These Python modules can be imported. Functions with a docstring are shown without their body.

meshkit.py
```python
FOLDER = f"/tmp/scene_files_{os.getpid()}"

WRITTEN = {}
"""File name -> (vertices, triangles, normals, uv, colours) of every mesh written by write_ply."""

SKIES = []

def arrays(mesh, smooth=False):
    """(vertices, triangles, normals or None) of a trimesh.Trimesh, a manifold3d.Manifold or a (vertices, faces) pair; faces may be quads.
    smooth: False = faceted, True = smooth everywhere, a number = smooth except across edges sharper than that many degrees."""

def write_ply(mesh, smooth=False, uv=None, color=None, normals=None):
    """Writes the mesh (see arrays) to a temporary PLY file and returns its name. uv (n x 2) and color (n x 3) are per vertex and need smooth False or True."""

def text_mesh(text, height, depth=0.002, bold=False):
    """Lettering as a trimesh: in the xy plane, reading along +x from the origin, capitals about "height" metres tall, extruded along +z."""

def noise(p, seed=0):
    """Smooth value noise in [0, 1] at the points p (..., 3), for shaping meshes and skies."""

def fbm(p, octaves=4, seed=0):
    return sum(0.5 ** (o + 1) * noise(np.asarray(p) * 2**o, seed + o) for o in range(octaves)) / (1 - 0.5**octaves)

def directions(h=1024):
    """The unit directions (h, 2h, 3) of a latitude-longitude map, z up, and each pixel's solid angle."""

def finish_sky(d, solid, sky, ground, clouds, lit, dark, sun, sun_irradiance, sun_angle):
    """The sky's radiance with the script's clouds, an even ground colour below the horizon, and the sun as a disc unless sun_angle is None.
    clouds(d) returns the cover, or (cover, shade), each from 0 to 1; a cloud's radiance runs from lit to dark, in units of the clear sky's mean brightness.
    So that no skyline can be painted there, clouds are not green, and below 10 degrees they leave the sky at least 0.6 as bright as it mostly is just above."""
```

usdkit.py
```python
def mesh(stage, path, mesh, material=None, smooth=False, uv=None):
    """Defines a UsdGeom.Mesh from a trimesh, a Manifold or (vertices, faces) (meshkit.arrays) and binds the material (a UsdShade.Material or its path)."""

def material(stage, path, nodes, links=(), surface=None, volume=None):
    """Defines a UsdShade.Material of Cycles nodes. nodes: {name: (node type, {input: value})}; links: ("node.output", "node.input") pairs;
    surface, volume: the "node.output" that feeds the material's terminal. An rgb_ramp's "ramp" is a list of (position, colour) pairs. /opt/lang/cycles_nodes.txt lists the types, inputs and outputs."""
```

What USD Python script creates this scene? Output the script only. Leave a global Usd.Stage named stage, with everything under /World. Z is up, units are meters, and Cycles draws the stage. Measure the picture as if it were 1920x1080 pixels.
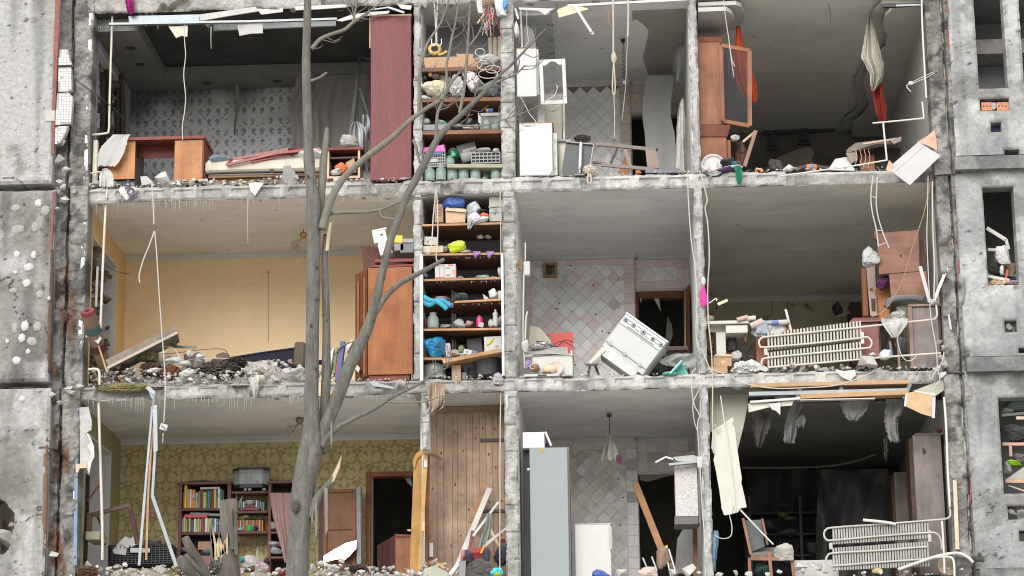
import math,random
import numpy as np,trimesh,usdkit,meshkit
from pxr import Usd,UsdGeom,UsdLux,UsdShade,Gf,Sdf,Vt
from shapely.geometry import Polygon,box as sbox
from scipy.spatial import ConvexHull

stage=Usd.Stage.CreateInMemory()
UsdGeom.SetStageUpAxis(stage,'Z')
WORLD=UsdGeom.Xform.Define(stage,'/World')
UsdGeom.Scope.Define(stage,'/World/Looks')

# ---------------------------------------------------------------- camera, sky, sun, exposure
FPX,PITCH,YAW,ROLL,DIST,CAMZ=4604.9,0.2513,-0.046,-0.0119,32.11,1.6
EXPOSURE=1.0
SKY_STRENGTH,SUN_INTENSITY,SUN_ANGLE=0.12,0.40,40.0
SUN_DIR=np.array([-0.22,-0.82,0.46]);SUN_DIR /= np.linalg.norm(SUN_DIR)     # towards the sun
cF=np.array([math.sin(YAW)*math.cos(PITCH),math.cos(YAW)*math.cos(PITCH),math.sin(PITCH)])
_R0=np.array([math.cos(YAW),-math.sin(YAW),0.0]);_U0=np.cross(_R0,cF)
cR=_R0 * math.cos(ROLL) + _U0 * math.sin(ROLL);cU=-_R0 * math.sin(ROLL) + _U0 * math.cos(ROLL)
cC=np.array([0.0,-DIST,CAMZ])
cam=UsdGeom.Camera.Define(stage,'/World/camera')
_m=Gf.Matrix4d(1.0)
for i,v in enumerate((cR,cU,-cF)): _m.SetRow(i,Gf.Vec4d(*map(float,v),0))
_m.SetRow(3,Gf.Vec4d(*map(float,cC),1))
cam.AddTransformOp().Set(_m)
cam.CreateHorizontalApertureAttr(36.0);cam.CreateVerticalApertureAttr(20.25)
cam.CreateFocalLengthAttr(36.0*FPX/1920.0)
cam.CreateClippingRangeAttr(Gf.Vec2f(0.5,5000.0))
cam.CreateExposureAttr(EXPOSURE)
SUN_EL=math.asin(SUN_DIR[2]);SUN_ROT=math.atan2(SUN_DIR[0],SUN_DIR[1])
usdkit.material(stage,'/World/Looks/overcast_sky',{
    'sky':('sky_texture',{'sky_type':'single_scattering','sun_disc':False,'sun_elevation':SUN_EL,'sun_rotation':SUN_ROT,'aerosol_density':2.0}),
    'tc':('texture_coordinate',{}),'n':('noise_texture',{'scale':2.2,'detail':5.0}),
    'r':('rgb_ramp',{'ramp':[(0.3,(5.0,5.0,4.95)),(0.7,(7.3,7.2,7.05))]}),
    'mx':('mix_color',{'fac':0.93}),'bg':('background_shader',{'strength':SKY_STRENGTH})},
    [('tc.generated','n.vector'),('n.fac','r.fac'),('sky.color','mx.a'),('r.color','mx.b'),('mx.result','bg.color')],surface='bg.background')
sky=UsdLux.DomeLight.Define(stage,'/World/sky')
UsdShade.MaterialBindingAPI.Apply(sky.GetPrim()).Bind(UsdShade.Material.Get(stage,'/World/Looks/overcast_sky'))
sky.GetPrim().SetCustomDataByKey('kind','structure')
sun=UsdLux.DistantLight.Define(stage,'/World/sun')
sun.CreateNormalizeAttr(True) if hasattr(sun,'CreateNormalizeAttr') else sun.GetPrim().CreateAttribute('inputs:normalize',Sdf.ValueTypeNames.Bool).Set(True)
sun.CreateIntensityAttr(SUN_INTENSITY);sun.CreateAngleAttr(SUN_ANGLE);sun.CreateColorAttr(Gf.Vec3f(1.0,0.97,0.93))
_z=SUN_DIR;_x=np.cross([0,0,1.0],_z);_x /= np.linalg.norm(_x);_y=np.cross(_z,_x)
_m=Gf.Matrix4d(1.0)
for i,v in enumerate((_x,_y,_z)): _m.SetRow(i,Gf.Vec4d(*map(float,v),0))
sun.AddTransformOp().Set(_m)

# ---------------------------------------------------------------- measuring: the photograph's pixel (1920 x 1080) on the upright plane y = Y
def P(px,py,Y=0.0):
    d=cF * FPX + cR * (px-960.0) + cU * (540.0-py)
    return cC + d * ((Y-cC[1])/d[1])
def S(Y=0.0): return 0.00728 * (DIST+Y) / DIST        # metres per pixel at depth Y
def Xat(px,py,Y=0.0): return float(P(px,py,Y)[0])
def Zat(px,py,Y=0.0): return float(P(px,py,Y)[2])

# ---------------------------------------------------------------- names, labels, prims
_count={}
def numbered(path):
    n=_count.get(path,0);_count[path]=n + 1
    return path if n == 0 else f'{path}_{n:03d}'
def tag(prim,label=None,cat=None,group=None,kind=None):
    for k,v in (('label',label),('category',cat),('group',group),('kind',kind)):
        if v: prim.SetCustomDataByKey(k,v)
    return prim
def put(path,mesh,mat,smooth=False,Cd=None):
    m=usdkit.mesh(stage,path,mesh,mat,smooth)
    if Cd is not None:
        UsdGeom.PrimvarsAPI(m).CreatePrimvar('Cd',Sdf.ValueTypeNames.Color3fArray,'vertex').Set(Vt.Vec3fArray.FromNumpy(np.ascontiguousarray(Cd,np.float32)))
    return m.GetPrim()
class Thing:
    """An Xform directly under /World; its parts are meshes below it, in its own frame."""
    def __init__(s,name,label=None,cat=None,at=(0,0,0),group=None,kind=None):
        s.path=numbered('/World/'+name);s.at=np.array(at,float)
        s.x=UsdGeom.Xform.Define(stage,s.path)
        if np.any(s.at): s.x.AddTranslateOp().Set(Gf.Vec3d(*map(float,s.at)))
        tag(s.x.GetPrim(),label,cat,group,kind)
    def part(s,name,mesh,mat,smooth=False,Cd=None,label=None,under=None,kind=None):
        """under: the path of the part this one belongs to"""
        mesh=tm(mesh).copy();mesh.vertices=mesh.vertices - s.at
        p=numbered((under or s.path)+'/'+name)
        tag(put(p,mesh,mat,smooth,Cd),label,None,None,kind)
        return p
def obj(name,label,cat,mesh,mat,smooth=False,Cd=None,group=None,kind=None):
    return tag(put(numbered('/World/'+name),tm(mesh),mat,smooth,Cd),label,cat,group,kind)
def dup(t,name,label,cat,at,rotz=0.0,scale=1.0,group=None):
    p=numbered('/World/'+name);x=UsdGeom.Xform.Define(stage,p)
    x.AddTranslateOp().Set(Gf.Vec3d(*map(float,at)))
    if rotz: x.AddRotateZOp().Set(rotz)
    if np.any(np.asarray(scale)!=1.0): x.AddScaleOp().Set(Gf.Vec3f(*np.broadcast_to(np.asarray(scale,float),3).tolist()))
    x.GetPrim().GetReferences().AddInternalReference(Sdf.Path(t.path));x.GetPrim().SetInstanceable(True)
    # the copy sets its own place: the reference brings only the parts
    return tag(x.GetPrim(),label,cat,group)

# ---------------------------------------------------------------- shapes
def tm(m):
    if isinstance(m,trimesh.Trimesh): return m
    if hasattr(m,'to_mesh'):
        q=m.to_mesh();return trimesh.Trimesh(q.vert_properties[:,:3],q.tri_verts,process=False)
    v,f=np.asarray(m[0],float),np.asarray(m[1],int)
    if f.shape[1] == 4: f=np.vstack([f[:,[0,1,2]],f[:,[0,2,3]]])
    return trimesh.Trimesh(v,f,process=False)
def cat(*ms):
    ms=[tm(m)for g in ms for m in(g if isinstance(g,(list,tuple))and not(len(g)==2 and isinstance(g[0],np.ndarray))else[g])]
    n,V,F=0,[],[]
    for m in ms: V.append(m.vertices);F.append(m.faces+n);n += len(m.vertices)
    return trimesh.Trimesh(np.vstack(V),np.vstack(F),process=False)
def bx(x0,x1,y0,y1,z0,z1,bev=0.0):
    """A box; bev chamfers all its edges."""
    if bev <= 0:
        v=np.array([[x,y,z]for x in(x0,x1)for y in(y0,y1)for z in(z0,z1)],float)
        return tm((v,np.array([[0,1,3,2],[4,6,7,5],[0,4,5,1],[2,3,7,6],[0,2,6,4],[1,5,7,3]])))
    b=min(bev,(x1-x0)*.45,(y1-y0)*.45,(z1-z0)*.45);pts=[]
    for sx in (0,1):
        for sy in (0,1):
            for sz in (0,1):
                c=np.array([(x0,x1)[sx],(y0,y1)[sy],(z0,z1)[sz]]);d=np.array([1-2*sx,1-2*sy,1-2*sz]) * b
                for k in range(3):
                    q=c + d;q[k]=c[k];pts.append(q)
    return hull(pts)
def hull(pts):
    pts=np.asarray(pts,float);h=ConvexHull(pts);f=h.simplices.copy()
    c=pts[h.vertices].mean(0);n=np.cross(pts[f[:,1]]-pts[f[:,0]],pts[f[:,2]]-pts[f[:,0]])
    flip=((pts[f].mean(1)-c)*n).sum(1) < 0;f[flip]=f[flip][:,::-1]
    u,inv=np.unique(f,return_inverse=True)
    return trimesh.Trimesh(pts[u],inv.reshape(f.shape),process=False)
def rot(ax,deg):
    return trimesh.transformations.rotation_matrix(math.radians(deg),ax)
def moved(m,M=None,t=None):
    m=tm(m).copy()
    if M is not None: m.apply_transform(M)
    if t is not None: m.apply_translation(t)
    return m
def obox(c,size,rx=0,ry=0,rz=0,bev=0.0):
    """A box of the given size turned about its centre."""
    m=bx(-size[0]/2,size[0]/2,-size[1]/2,size[1]/2,-size[2]/2,size[2]/2,bev)
    return moved(m,rot([0,0,1],rz)@rot([0,1,0],ry)@rot([1,0,0],rx),c)
def pb(x0,y0,x1,y1,Y0,Y1,bev=0.0):
    """A box whose front face (at depth Y0) covers the pixels x0..x1, y0..y1 and which reaches back to Y1."""
    a,b=P(x0,(y0+y1)/2,Y0),P(x1,(y0+y1)/2,Y0)
    z1,z0=P((x0+x1)/2,y0,Y0)[2],P((x0+x1)/2,y1,Y0)[2]
    return bx(a[0],b[0],Y0,Y1,z0,z1,bev)
def poly(pts,Y,t,tilt=0.0):
    """A plate: the outline given in pixels on the plane y = Y, t metres thick; tilt leans its top back (metres per metre)."""
    w=np.array([P(x,y,Y)for x,y in pts]);pg=Polygon(w[:,[0,2]])
    if not pg.is_valid: pg=pg.buffer(0)
    return plate(pg,Y,t,tilt)
def plate(pg,Y,t,tilt=0.0):
    if pg.geom_type == 'MultiPolygon': return cat([plate(g,Y,t,tilt)for g in pg.geoms])
    m=trimesh.creation.extrude_polygon(pg,t,engine='earcut')
    v=m.vertices;z0=v[:,1].min()
    return trimesh.Trimesh(np.stack([v[:,0],Y+t-v[:,2]+tilt*(v[:,1]-z0),v[:,1]],1),m.faces,process=False)
def smoothline(pts,n=6):
    p=np.asarray(pts,float)
    if len(p) < 3: return np.linspace(p[0],p[-1],n+1)
    q=np.vstack([2*p[0]-p[1],p,2*p[-1]-p[-2]]);out=[]
    for i in range(1,len(q)-2):
        for t in np.arange(n) / n:
            a,b,c,d=q[i-1:i+3]
            out.append(.5*(2*b+(c-a)*t+(2*a-5*b+4*c-d)*t*t+(3*b-a-3*c+d)*t**3))
    return np.array(out+[p[-1]])
def tube(pts,r,sides=6,caps=True):
    p=np.asarray(pts,float);r=np.broadcast_to(np.asarray(r,float),(len(p),))
    t=np.gradient(p,axis=0);t /= np.linalg.norm(t,axis=1,keepdims=True) + 1e-12
    a=np.cross(t[0],[0.31,0.9,0.2]if abs(t[0][1])<.8 else[1,0,0]);A=[]
    for i in range(len(p)):
        a=a - t[i] * (a@t[i]);a /= np.linalg.norm(a) + 1e-12;A.append(a)
    A=np.array(A);B=np.cross(t,A);ang=np.arange(sides) * 2 * np.pi / sides
    v=p[:,None] + r[:,None,None] * (np.cos(ang)[None,:,None]*A[:,None]+np.sin(ang)[None,:,None]*B[:,None])
    i,j=np.meshgrid(np.arange(len(p)-1),np.arange(sides),indexing='ij')
    q=np.stack([i*sides+j,i*sides+(j+1)%sides,(i+1)*sides+(j+1)%sides,(i+1)*sides+j],-1).reshape(-1,4)
    f=np.vstack([q[:,[0,1,2]],q[:,[0,2,3]]]);v=v.reshape(-1,3)
    if caps:
        n=len(v);v=np.vstack([v,p[0],p[-1]]);e=(len(p)-1) * sides
        f=np.vstack([f,[[n,(k+1)%sides,k]for k in range(sides)],[[n+1,e+k,e+(k+1)%sides]for k in range(sides)]])
    return trimesh.Trimesh(v,f,process=False)
def ptube(pts,r,n=5,sides=6,Y=0.0,straight=False):
    """A tube through pixels (x, y) or (x, y, depth); r in metres, one number or one per given point."""
    w=np.array([P(q[0],q[1],q[2]if len(q)>2 else Y)for q in pts])
    if straight: return tube(w,r,sides)
    s=smoothline(w,n);k=np.linspace(0,len(w)-1,len(s))
    return tube(s,np.interp(k,np.arange(len(w)),r)if np.ndim(r)else r,sides)
def lathe(profile,n=16,at=(0,0,0)):
    """profile: (radius, height) pairs from bottom to top"""
    p=np.array(profile,float);a=np.arange(n) * 2 * np.pi / n
    v=np.stack([p[:,0:1]*np.cos(a),p[:,0:1]*np.sin(a),np.repeat(p[:,1:2],n,1)],-1).reshape(-1,3) + np.asarray(at,float)
    i,j=np.meshgrid(np.arange(len(p)-1),np.arange(n),indexing='ij')
    q=np.stack([i*n+j,i*n+(j+1)%n,(i+1)*n+(j+1)%n,(i+1)*n+j],-1).reshape(-1,4)
    return tm((v,q))
def drape(rows,Y,fold=0.03,k=3.0,seed=0,nu=26,nv=26,lean=0.0,twist=0.6,rag=4.0):
    """Hanging cloth: rows of (y, x left, x right) in pixels from top to bottom, with folds that run down it."""
    u0=lambda t: t + .09 * math.sin(5.1*t+seed) + .05 * math.sin(11.3*t+2*seed);rr=np.array(rows,float);v=np.linspace(0,1,nv);tv=np.linspace(0,1,len(rr))
    from scipy.interpolate import PchipInterpolator
    ys,xl,xr=(PchipInterpolator(tv,rr[:,i])(v)for i in range(3));u=np.linspace(0,1,nu);rs=np.random.RandomState(seed)
    ph=rs.rand(4) * 6.28;V=[];jit=rs.rand(nu)
    for i in range(nv):
        for j in range(nu):
            off=fold * (math.sin(2*math.pi*k*u0(u[j])+ph[0]+twist*math.sin(3*v[i]+ph[1]))+.45*math.sin(2*math.pi*k*2.3*u[j]+ph[2]+2*twist*v[i])) * (.4+.6*v[i])
            off += .35 * fold * math.sin(7*v[i]+5*u[j]+ph[3])
            e=rag * (v[i]**3) * (jit[j]-.3);x=xl[i] + (xr[i]-xl[i]) * u[j] + (rag*.35*(jit[(i*7)%nu]-.5)if j in(0,nu-1)else 0)
            V.append(P(x,ys[i]+e,Y+off+lean*v[i]))
    i,j=np.meshgrid(np.arange(nv-1),np.arange(nu-1),indexing='ij')
    q=np.stack([i*nu+j,(i+1)*nu+j,(i+1)*nu+j+1,i*nu+j+1],-1).reshape(-1,4)
    return tm((np.array(V),q))
_ico={}
def ico(n):
    if n not in _ico: _ico[n]=trimesh.creation.icosphere(n)
    return _ico[n]
def blob(cx,cy,w,h,Y,d,seed=0,rough=.22,freq=2.2,flat=0.0,sub=3,sharp=True):
    """A crumpled soft thing (bag, bundle) about w x h pixels round the pixel (cx, cy), d metres deep; flat flattens its underside."""
    m=ico(sub);v=np.array(m.vertices)
    if sharp and freq < 3:                          # creased by a handful of planes, like film or cloth
        rs=np.random.RandomState(seed*7+1);k=22;d_=rs.normal(size=(k,3));d_ /= np.linalg.norm(d_,axis=1,keepdims=True)
        hh=(v@d_.T) / rs.uniform(.62,1.0,k);r=1 / np.maximum((np.maximum(hh,0)**14).sum(1)**(1/14),.35)
        vw=v + .25 * (meshkit.noise(v*1.7+seed+30,seed)[:,None]-.5);c1=np.abs(meshkit.noise(vw*[2.2,2.2,3.4]+seed*1.3+60,seed+2)-.5) * 2
        r=r * (1-.16*np.exp(-c1*9)) * (1+rough*.9*(meshkit.fbm(v*1.6+seed+20,3,seed)-.5));sharp=None
    n1=meshkit.fbm(v*freq+seed*7.3+50,3,seed)
    n2=np.abs(meshkit.noise(v*freq*2.1+seed*3.1+90,seed+5)-.5) * 2
    if sharp is not None: r=1 + rough * ((n1-.5)*2.2) - (rough*.8*(1-n2)**3 if sharp else 0)
    v=v * r[:,None]
    if flat: v[:,2]=np.maximum(v[:,2],-1+flat)
    lo,hi=v.min(0),v.max(0);v=(v-(lo+hi)/2) / (hi-lo)
    s=S(Y);c=P(cx,cy,Y)
    return trimesh.Trimesh(v*[w*s,d,h*s]+c,m.faces,process=False)
def chunk(c,size,rs,flat=.7):
    """One broken lump, about size metres across."""
    p=rs.normal(size=(11,3));p /= np.linalg.norm(p,axis=1,keepdims=True);p *= (.75+.35*rs.rand(11))[:,None]
    p *= np.array([1,rs.uniform(.6,1),rs.uniform(.45,flat+.15)]) * size / 2
    m=hull(p);a=rs.rand() * 6.28;m.apply_transform(rot([0,0,1],math.degrees(a))@rot([1,0,0],rs.uniform(-35,35)));m.apply_translation(c)
    return m
def grid(x0,x1,z0,z1,res,Y,disp=None,col=None,back=0.1,mask=None,wob=0.0):
    """An upright surface at depth Y as a fine grid; disp(X, Z) brings it forward (metres); its rim runs back by back. Returns (mesh, vertex colours)."""
    nx,nz=max(2,int(round((x1-x0)/res))+1),max(2,int(round((z1-z0)/res))+1)
    X,Z=np.meshgrid(np.linspace(x0,x1,nx),np.linspace(z0,z1,nz),indexing='ij')
    D=np.zeros_like(X) if disp is None else disp(X,Z)
    V=np.stack([X,Y-D,Z],-1)
    if wob:                                         # ragged outline
        hz,hx=(z1-z0) / 2,(x1-x0) / 2;a=lambda s: wob * ((meshkit.fbm(V*[6,0,6]+s,4,s)-.5)*2)
        V[...,2] += a(31) * np.abs((Z-z0-hz)/hz) ** 3;V[...,0] += a(47) * np.abs((X-x0-hx)/hx) ** (3 if hx<hz else 30)
    V=V.reshape(-1,3)
    i,j=np.meshgrid(np.arange(nx-1),np.arange(nz-1),indexing='ij')
    q=np.stack([i*nz+j,(i+1)*nz+j,(i+1)*nz+j+1,i*nz+j+1],-1).reshape(-1,4)
    if mask is not None:
        keep=mask((X[:-1,:-1]+X[1:,1:])/2,(Z[:-1,:-1]+Z[1:,1:])/2).reshape(-1);q=q[keep]
    C=None if col is None else np.asarray(col(X,Z),float).reshape(-1,3)
    if back > 0:
        e=np.sort(np.stack([q,np.roll(q,-1,1)],-1).reshape(-1,2),1);raw=np.stack([q,np.roll(q,-1,1)],-1).reshape(-1,2)
        _,inv,cnt=np.unique(e,axis=0,return_inverse=True,return_counts=True);rim=raw[cnt[inv.reshape(-1)]==1]
        n=len(V);u,iv=np.unique(rim,return_inverse=True);iv=iv.reshape(rim.shape)
        B=V[u].copy();B[:,1]=Y + back;V=np.vstack([V,B])
        q=np.vstack([q,np.stack([rim[:,1],rim[:,0],n+iv[:,0],n+iv[:,1]],1)])
        if C is not None: C=np.vstack([C,C[u]])
    return tm((V,q)),C
def N(X,Z,s,seed=0,oct=4,y=0.0):
    return meshkit.fbm(np.stack([X*s,np.full_like(X,y+seed*3.7),Z*s],-1)+100.0,oct,seed)
def sm(a,b,x):
    t=np.clip((x-a)/(b-a),0,1);return t * t * (3-2*t)
def mixc(c0,c1,t): return np.asarray(c0,float) * (1-t[...,None]) + np.asarray(c1,float) * t[...,None]

# ---------------------------------------------------------------- materials
_mats={}
def M(name,col=(.5,.5,.5),rough=.7,var=.25,sc=6.0,bump=.25,fine=60.0,dust=0.0,metal=0.0,spec=.5,Cd=False,stretch=None,dirt=0.0,trans=0.0,gain=1.0):
    """Colour varied by broad and fine noise, fine relief, and pale dust on what faces up."""
    if name in _mats: return _mats[name]
    n={'g':('geometry',{}),'mp':('mapping',{'scale':stretch or(1,1,1)}),'n1':('noise_texture',{'scale':sc,'detail':6.0,'roughness':.62}),
         'n2':('noise_texture',{'scale':fine,'detail':3.0}),'ad':('math',{'math_type':'multiply_add','value2':.6}),
         'mr':('map_range',{'from_min':.35,'from_max':1.05,'to_min':gain*(1-var),'to_max':gain*(1+var)}),
         'sc':('vector_math',{'math_type':'scale','vector1':col}),'bp':('bump',{'strength':bump,'distance':.01}),
         'p':('principled_bsdf',{'roughness':rough,'metallic':metal,'specular_ior_level':spec})}
    l=[('g.position','mp.vector'),('mp.vector','n1.vector'),('mp.vector','n2.vector'),('n2.fac','ad.value1'),('n1.fac','ad.value3'),('ad.value','mr.value'),('mr.result','sc.scale'),('ad.value','bp.height'),('bp.normal','p.normal')]
    if Cd: n['at']=('attribute',{'attribute':'Cd'});l.append(('at.color','sc.vector1'))
    last='sc.vector'
    if dirt:
        n.update({'n3':('noise_texture',{'scale':sc*.45,'detail':8.0,'roughness':.7}),'dr':('map_range',{'from_min':.5,'from_max':.72,'to_min':0,'to_max':dirt,'clamp':True}),'dm':('mix_color',{'b':(.07,.06,.05)})})
        l += [('g.position','n3.vector'),('n3.fac','dr.value'),('dr.result','dm.fac'),(last,'dm.a')];last='dm.result'
    if dust:
        n.update({'sx':('separate_xyz',{}),'du':('map_range',{'from_min':.35,'from_max':.95,'to_min':0,'to_max':dust,'clamp':True}),'dx':('mix_color',{'b':(.38,.36,.33)})})
        l += [('g.normal','sx.vector'),('sx.z','du.value'),('du.result','dx.fac'),(last,'dx.a')];last='dx.result'
    l.append((last,'p.base_color'));surf='p.BSDF'
    if trans:
        n.update({'tl':('translucent_bsdf',{'color':col}),'mc':('mix_closure',{'fac':trans})});l += [('p.BSDF','mc.closure1'),('tl.BSDF','mc.closure2')]
        if Cd: l.append(('at.color','tl.color'))
        surf='mc.closure'
    _mats[name]=usdkit.material(stage,'/World/Looks/'+name,n,l,surface=surf)
    return _mats[name]
def wood(name,c0=(.3,.2,.1),c1=(.4,.3,.2),axis=2,rough=.45,freq=9.0,dust=.35,bump=.12):
    """Long-grained wood; axis is the way the grain runs."""
    if name in _mats: return _mats[name]
    s=[freq] * 3;s[axis]=freq * .06
    _mats[name]=usdkit.material(stage,'/World/Looks/'+name,{
        'g':('geometry',{}),'mp':('mapping',{'scale':s}),'n1':('noise_texture',{'scale':1.0,'detail':5.0,'roughness':.6,'distortion':.6}),'n2':('noise_texture',{'scale':9.0,'detail':2.0}),
        'ad':('math',{'math_type':'multiply_add','value2':.35}),'r':('rgb_ramp',{'ramp':[(.45,c0),(.85,c1)]}),'b':('bump',{'strength':bump,'distance':.004}),
        'sx':('separate_xyz',{}),'du':('map_range',{'from_min':.35,'from_max':.95,'to_min':.0,'to_max':dust,'clamp':True}),'dx':('mix_color',{'b':(.36,.34,.31)}),
        'sn':('noise_texture',{'scale':3.0,'detail':9.0,'roughness':.68}),'sr':('map_range',{'from_min':.3,'from_max':.7,'to_min':.62,'to_max':1.22}),'sm':('vector_math',{'math_type':'scale'}),
        'p':('principled_bsdf',{'roughness':rough,'specular_ior_level':.22})},
        [('g.position','mp.vector'),('mp.vector','n1.vector'),('mp.vector','n2.vector'),('n2.fac','ad.value1'),('n1.fac','ad.value3'),('ad.value','r.fac'),('ad.value','b.height'),('b.normal','p.normal'),
         ('g.position','sn.vector'),('sn.fac','sr.value'),('r.color','sm.vector1'),('sr.result','sm.scale'),
         ('g.normal','sx.vector'),('sx.z','du.value'),('du.result','dx.fac'),('sm.vector','dx.a'),('dx.result','p.base_color')],surface='p.BSDF')
    return _mats[name]
def glassy(name,col=(.5,.5,.5),fac=.35,rough=.08):
    """Thin glass or clear film: mostly see-through, a tinted body and a sheen."""
    if name in _mats: return _mats[name]
    _mats[name]=usdkit.material(stage,'/World/Looks/'+name,{
        'fr':('fresnel',{'IOR':1.45}),'t':('transparent_bsdf',{'color':tuple(min(1,.8+.25*c)for c in col)}),'d':('diffuse_bsdf',{'color':col}),'gl':('glossy_bsdf',{'color':(.9,.9,.9),'roughness':rough}),
        'fh':('math',{'math_type':'multiply','value2':.25}),'m1':('mix_closure',{'fac':fac}),'m2':('mix_closure',{})},
        [('t.BSDF','m1.closure1'),('d.BSDF','m1.closure2'),('fr.fac','fh.value1'),('fh.value','m2.fac'),('m1.closure','m2.closure1'),('gl.BSDF','m2.closure2')],surface='m2.closure')
    return _mats[name]
# ================================================================ ground
ZA,ZB,ZC=11.413,8.613,5.813                 # floors of the three storeys in view
CA,CB,CC=13.973,11.206,8.427                # undersides of the slabs above them
YL,YK,YR,YC=2.8,3.4,6.2,.86               # back walls: left rooms, kitchens, right rooms, closets
conc=M('concrete',(.27,.265,.25),.9,.35,5,.5,70,.25)
concD=M('concrete_dark',(.27,.262,.245),.95,.45,6,.7,60,.25)
paintC=M('painted_concrete',rough=.9,var=.36,sc=13,bump=.9,fine=48,Cd=True,gain=.50)
printC=M('printed_paper',rough=.8,var=.07,sc=3,bump=.12,fine=90,Cd=True)
white=M('white_paint',(.58,.58,.565),.6,.12,4,.1,50,.3)
gx,gy=np.meshgrid(np.concatenate([[-400,-120],np.linspace(-40,40,41),[120,400]]),np.concatenate([[-400,-120],np.linspace(-60,4,33),[60,400]]),indexing='ij')
gz=.35 * meshkit.fbm(np.stack([gx*.3,gy*.3,gx*0],-1)+50,4,2) - .35
gi,gj=np.meshgrid(np.arange(gx.shape[0]-1),np.arange(gx.shape[1]-1),indexing='ij');_n=gx.shape[1]
tag(put('/World/ground',tm((np.stack([gx,gy,gz],-1).reshape(-1,3),np.stack([gi*_n+gj,(gi+1)*_n+gj,(gi+1)*_n+gj+1,gi*_n+gj+1],-1).reshape(-1,4))),
    M('ground_dirt',(.30,.29,.27),.95,.5,.8,.4,12)),'bare rubble strewn ground below the building',None,None,'structure')

# ================================================================ the building
BLD=Thing('apartment_building','concrete panel apartment block with its front wall torn away, rooms open','building')
_ax0,_ax1=Xat(-700,540),12.5
px_=lambda x,y,Y=0.0: Xat(x,y,Y)
XL=-7.336
P1L,P1R=px_(776,550),px_(791,550)           # partition between left room and closet
POL,POR=px_(943,550),px_(968,550)           # concrete post between closet and kitchen
P3L,P3R=px_(1307,550),px_(1322,550)         # partition between kitchen and right room
XR=px_(1768,550)                               # right party wall, inner face
B=BLD.part
# below and above the storeys in view
B('wall',cat(bx(_ax0,_ax1,.0,.3,-.5,ZC-.2),bx(_ax0,_ax1,6.6,6.8,-.5,19)),conc)
B('roof',bx(_ax0,_ax1,0,6.6,19,19.3),conc)
B('upper_wall',cat(bx(_ax0,_ax1,.05,.3,16.95,19),*[bx(x,x+.2,0,6.6,14.2,19)for x in(XL-.3,P1L,POL,P3L,XR)],bx(_ax0,_ax1,0,6.6,16.8,16.95)),conc)

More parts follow.
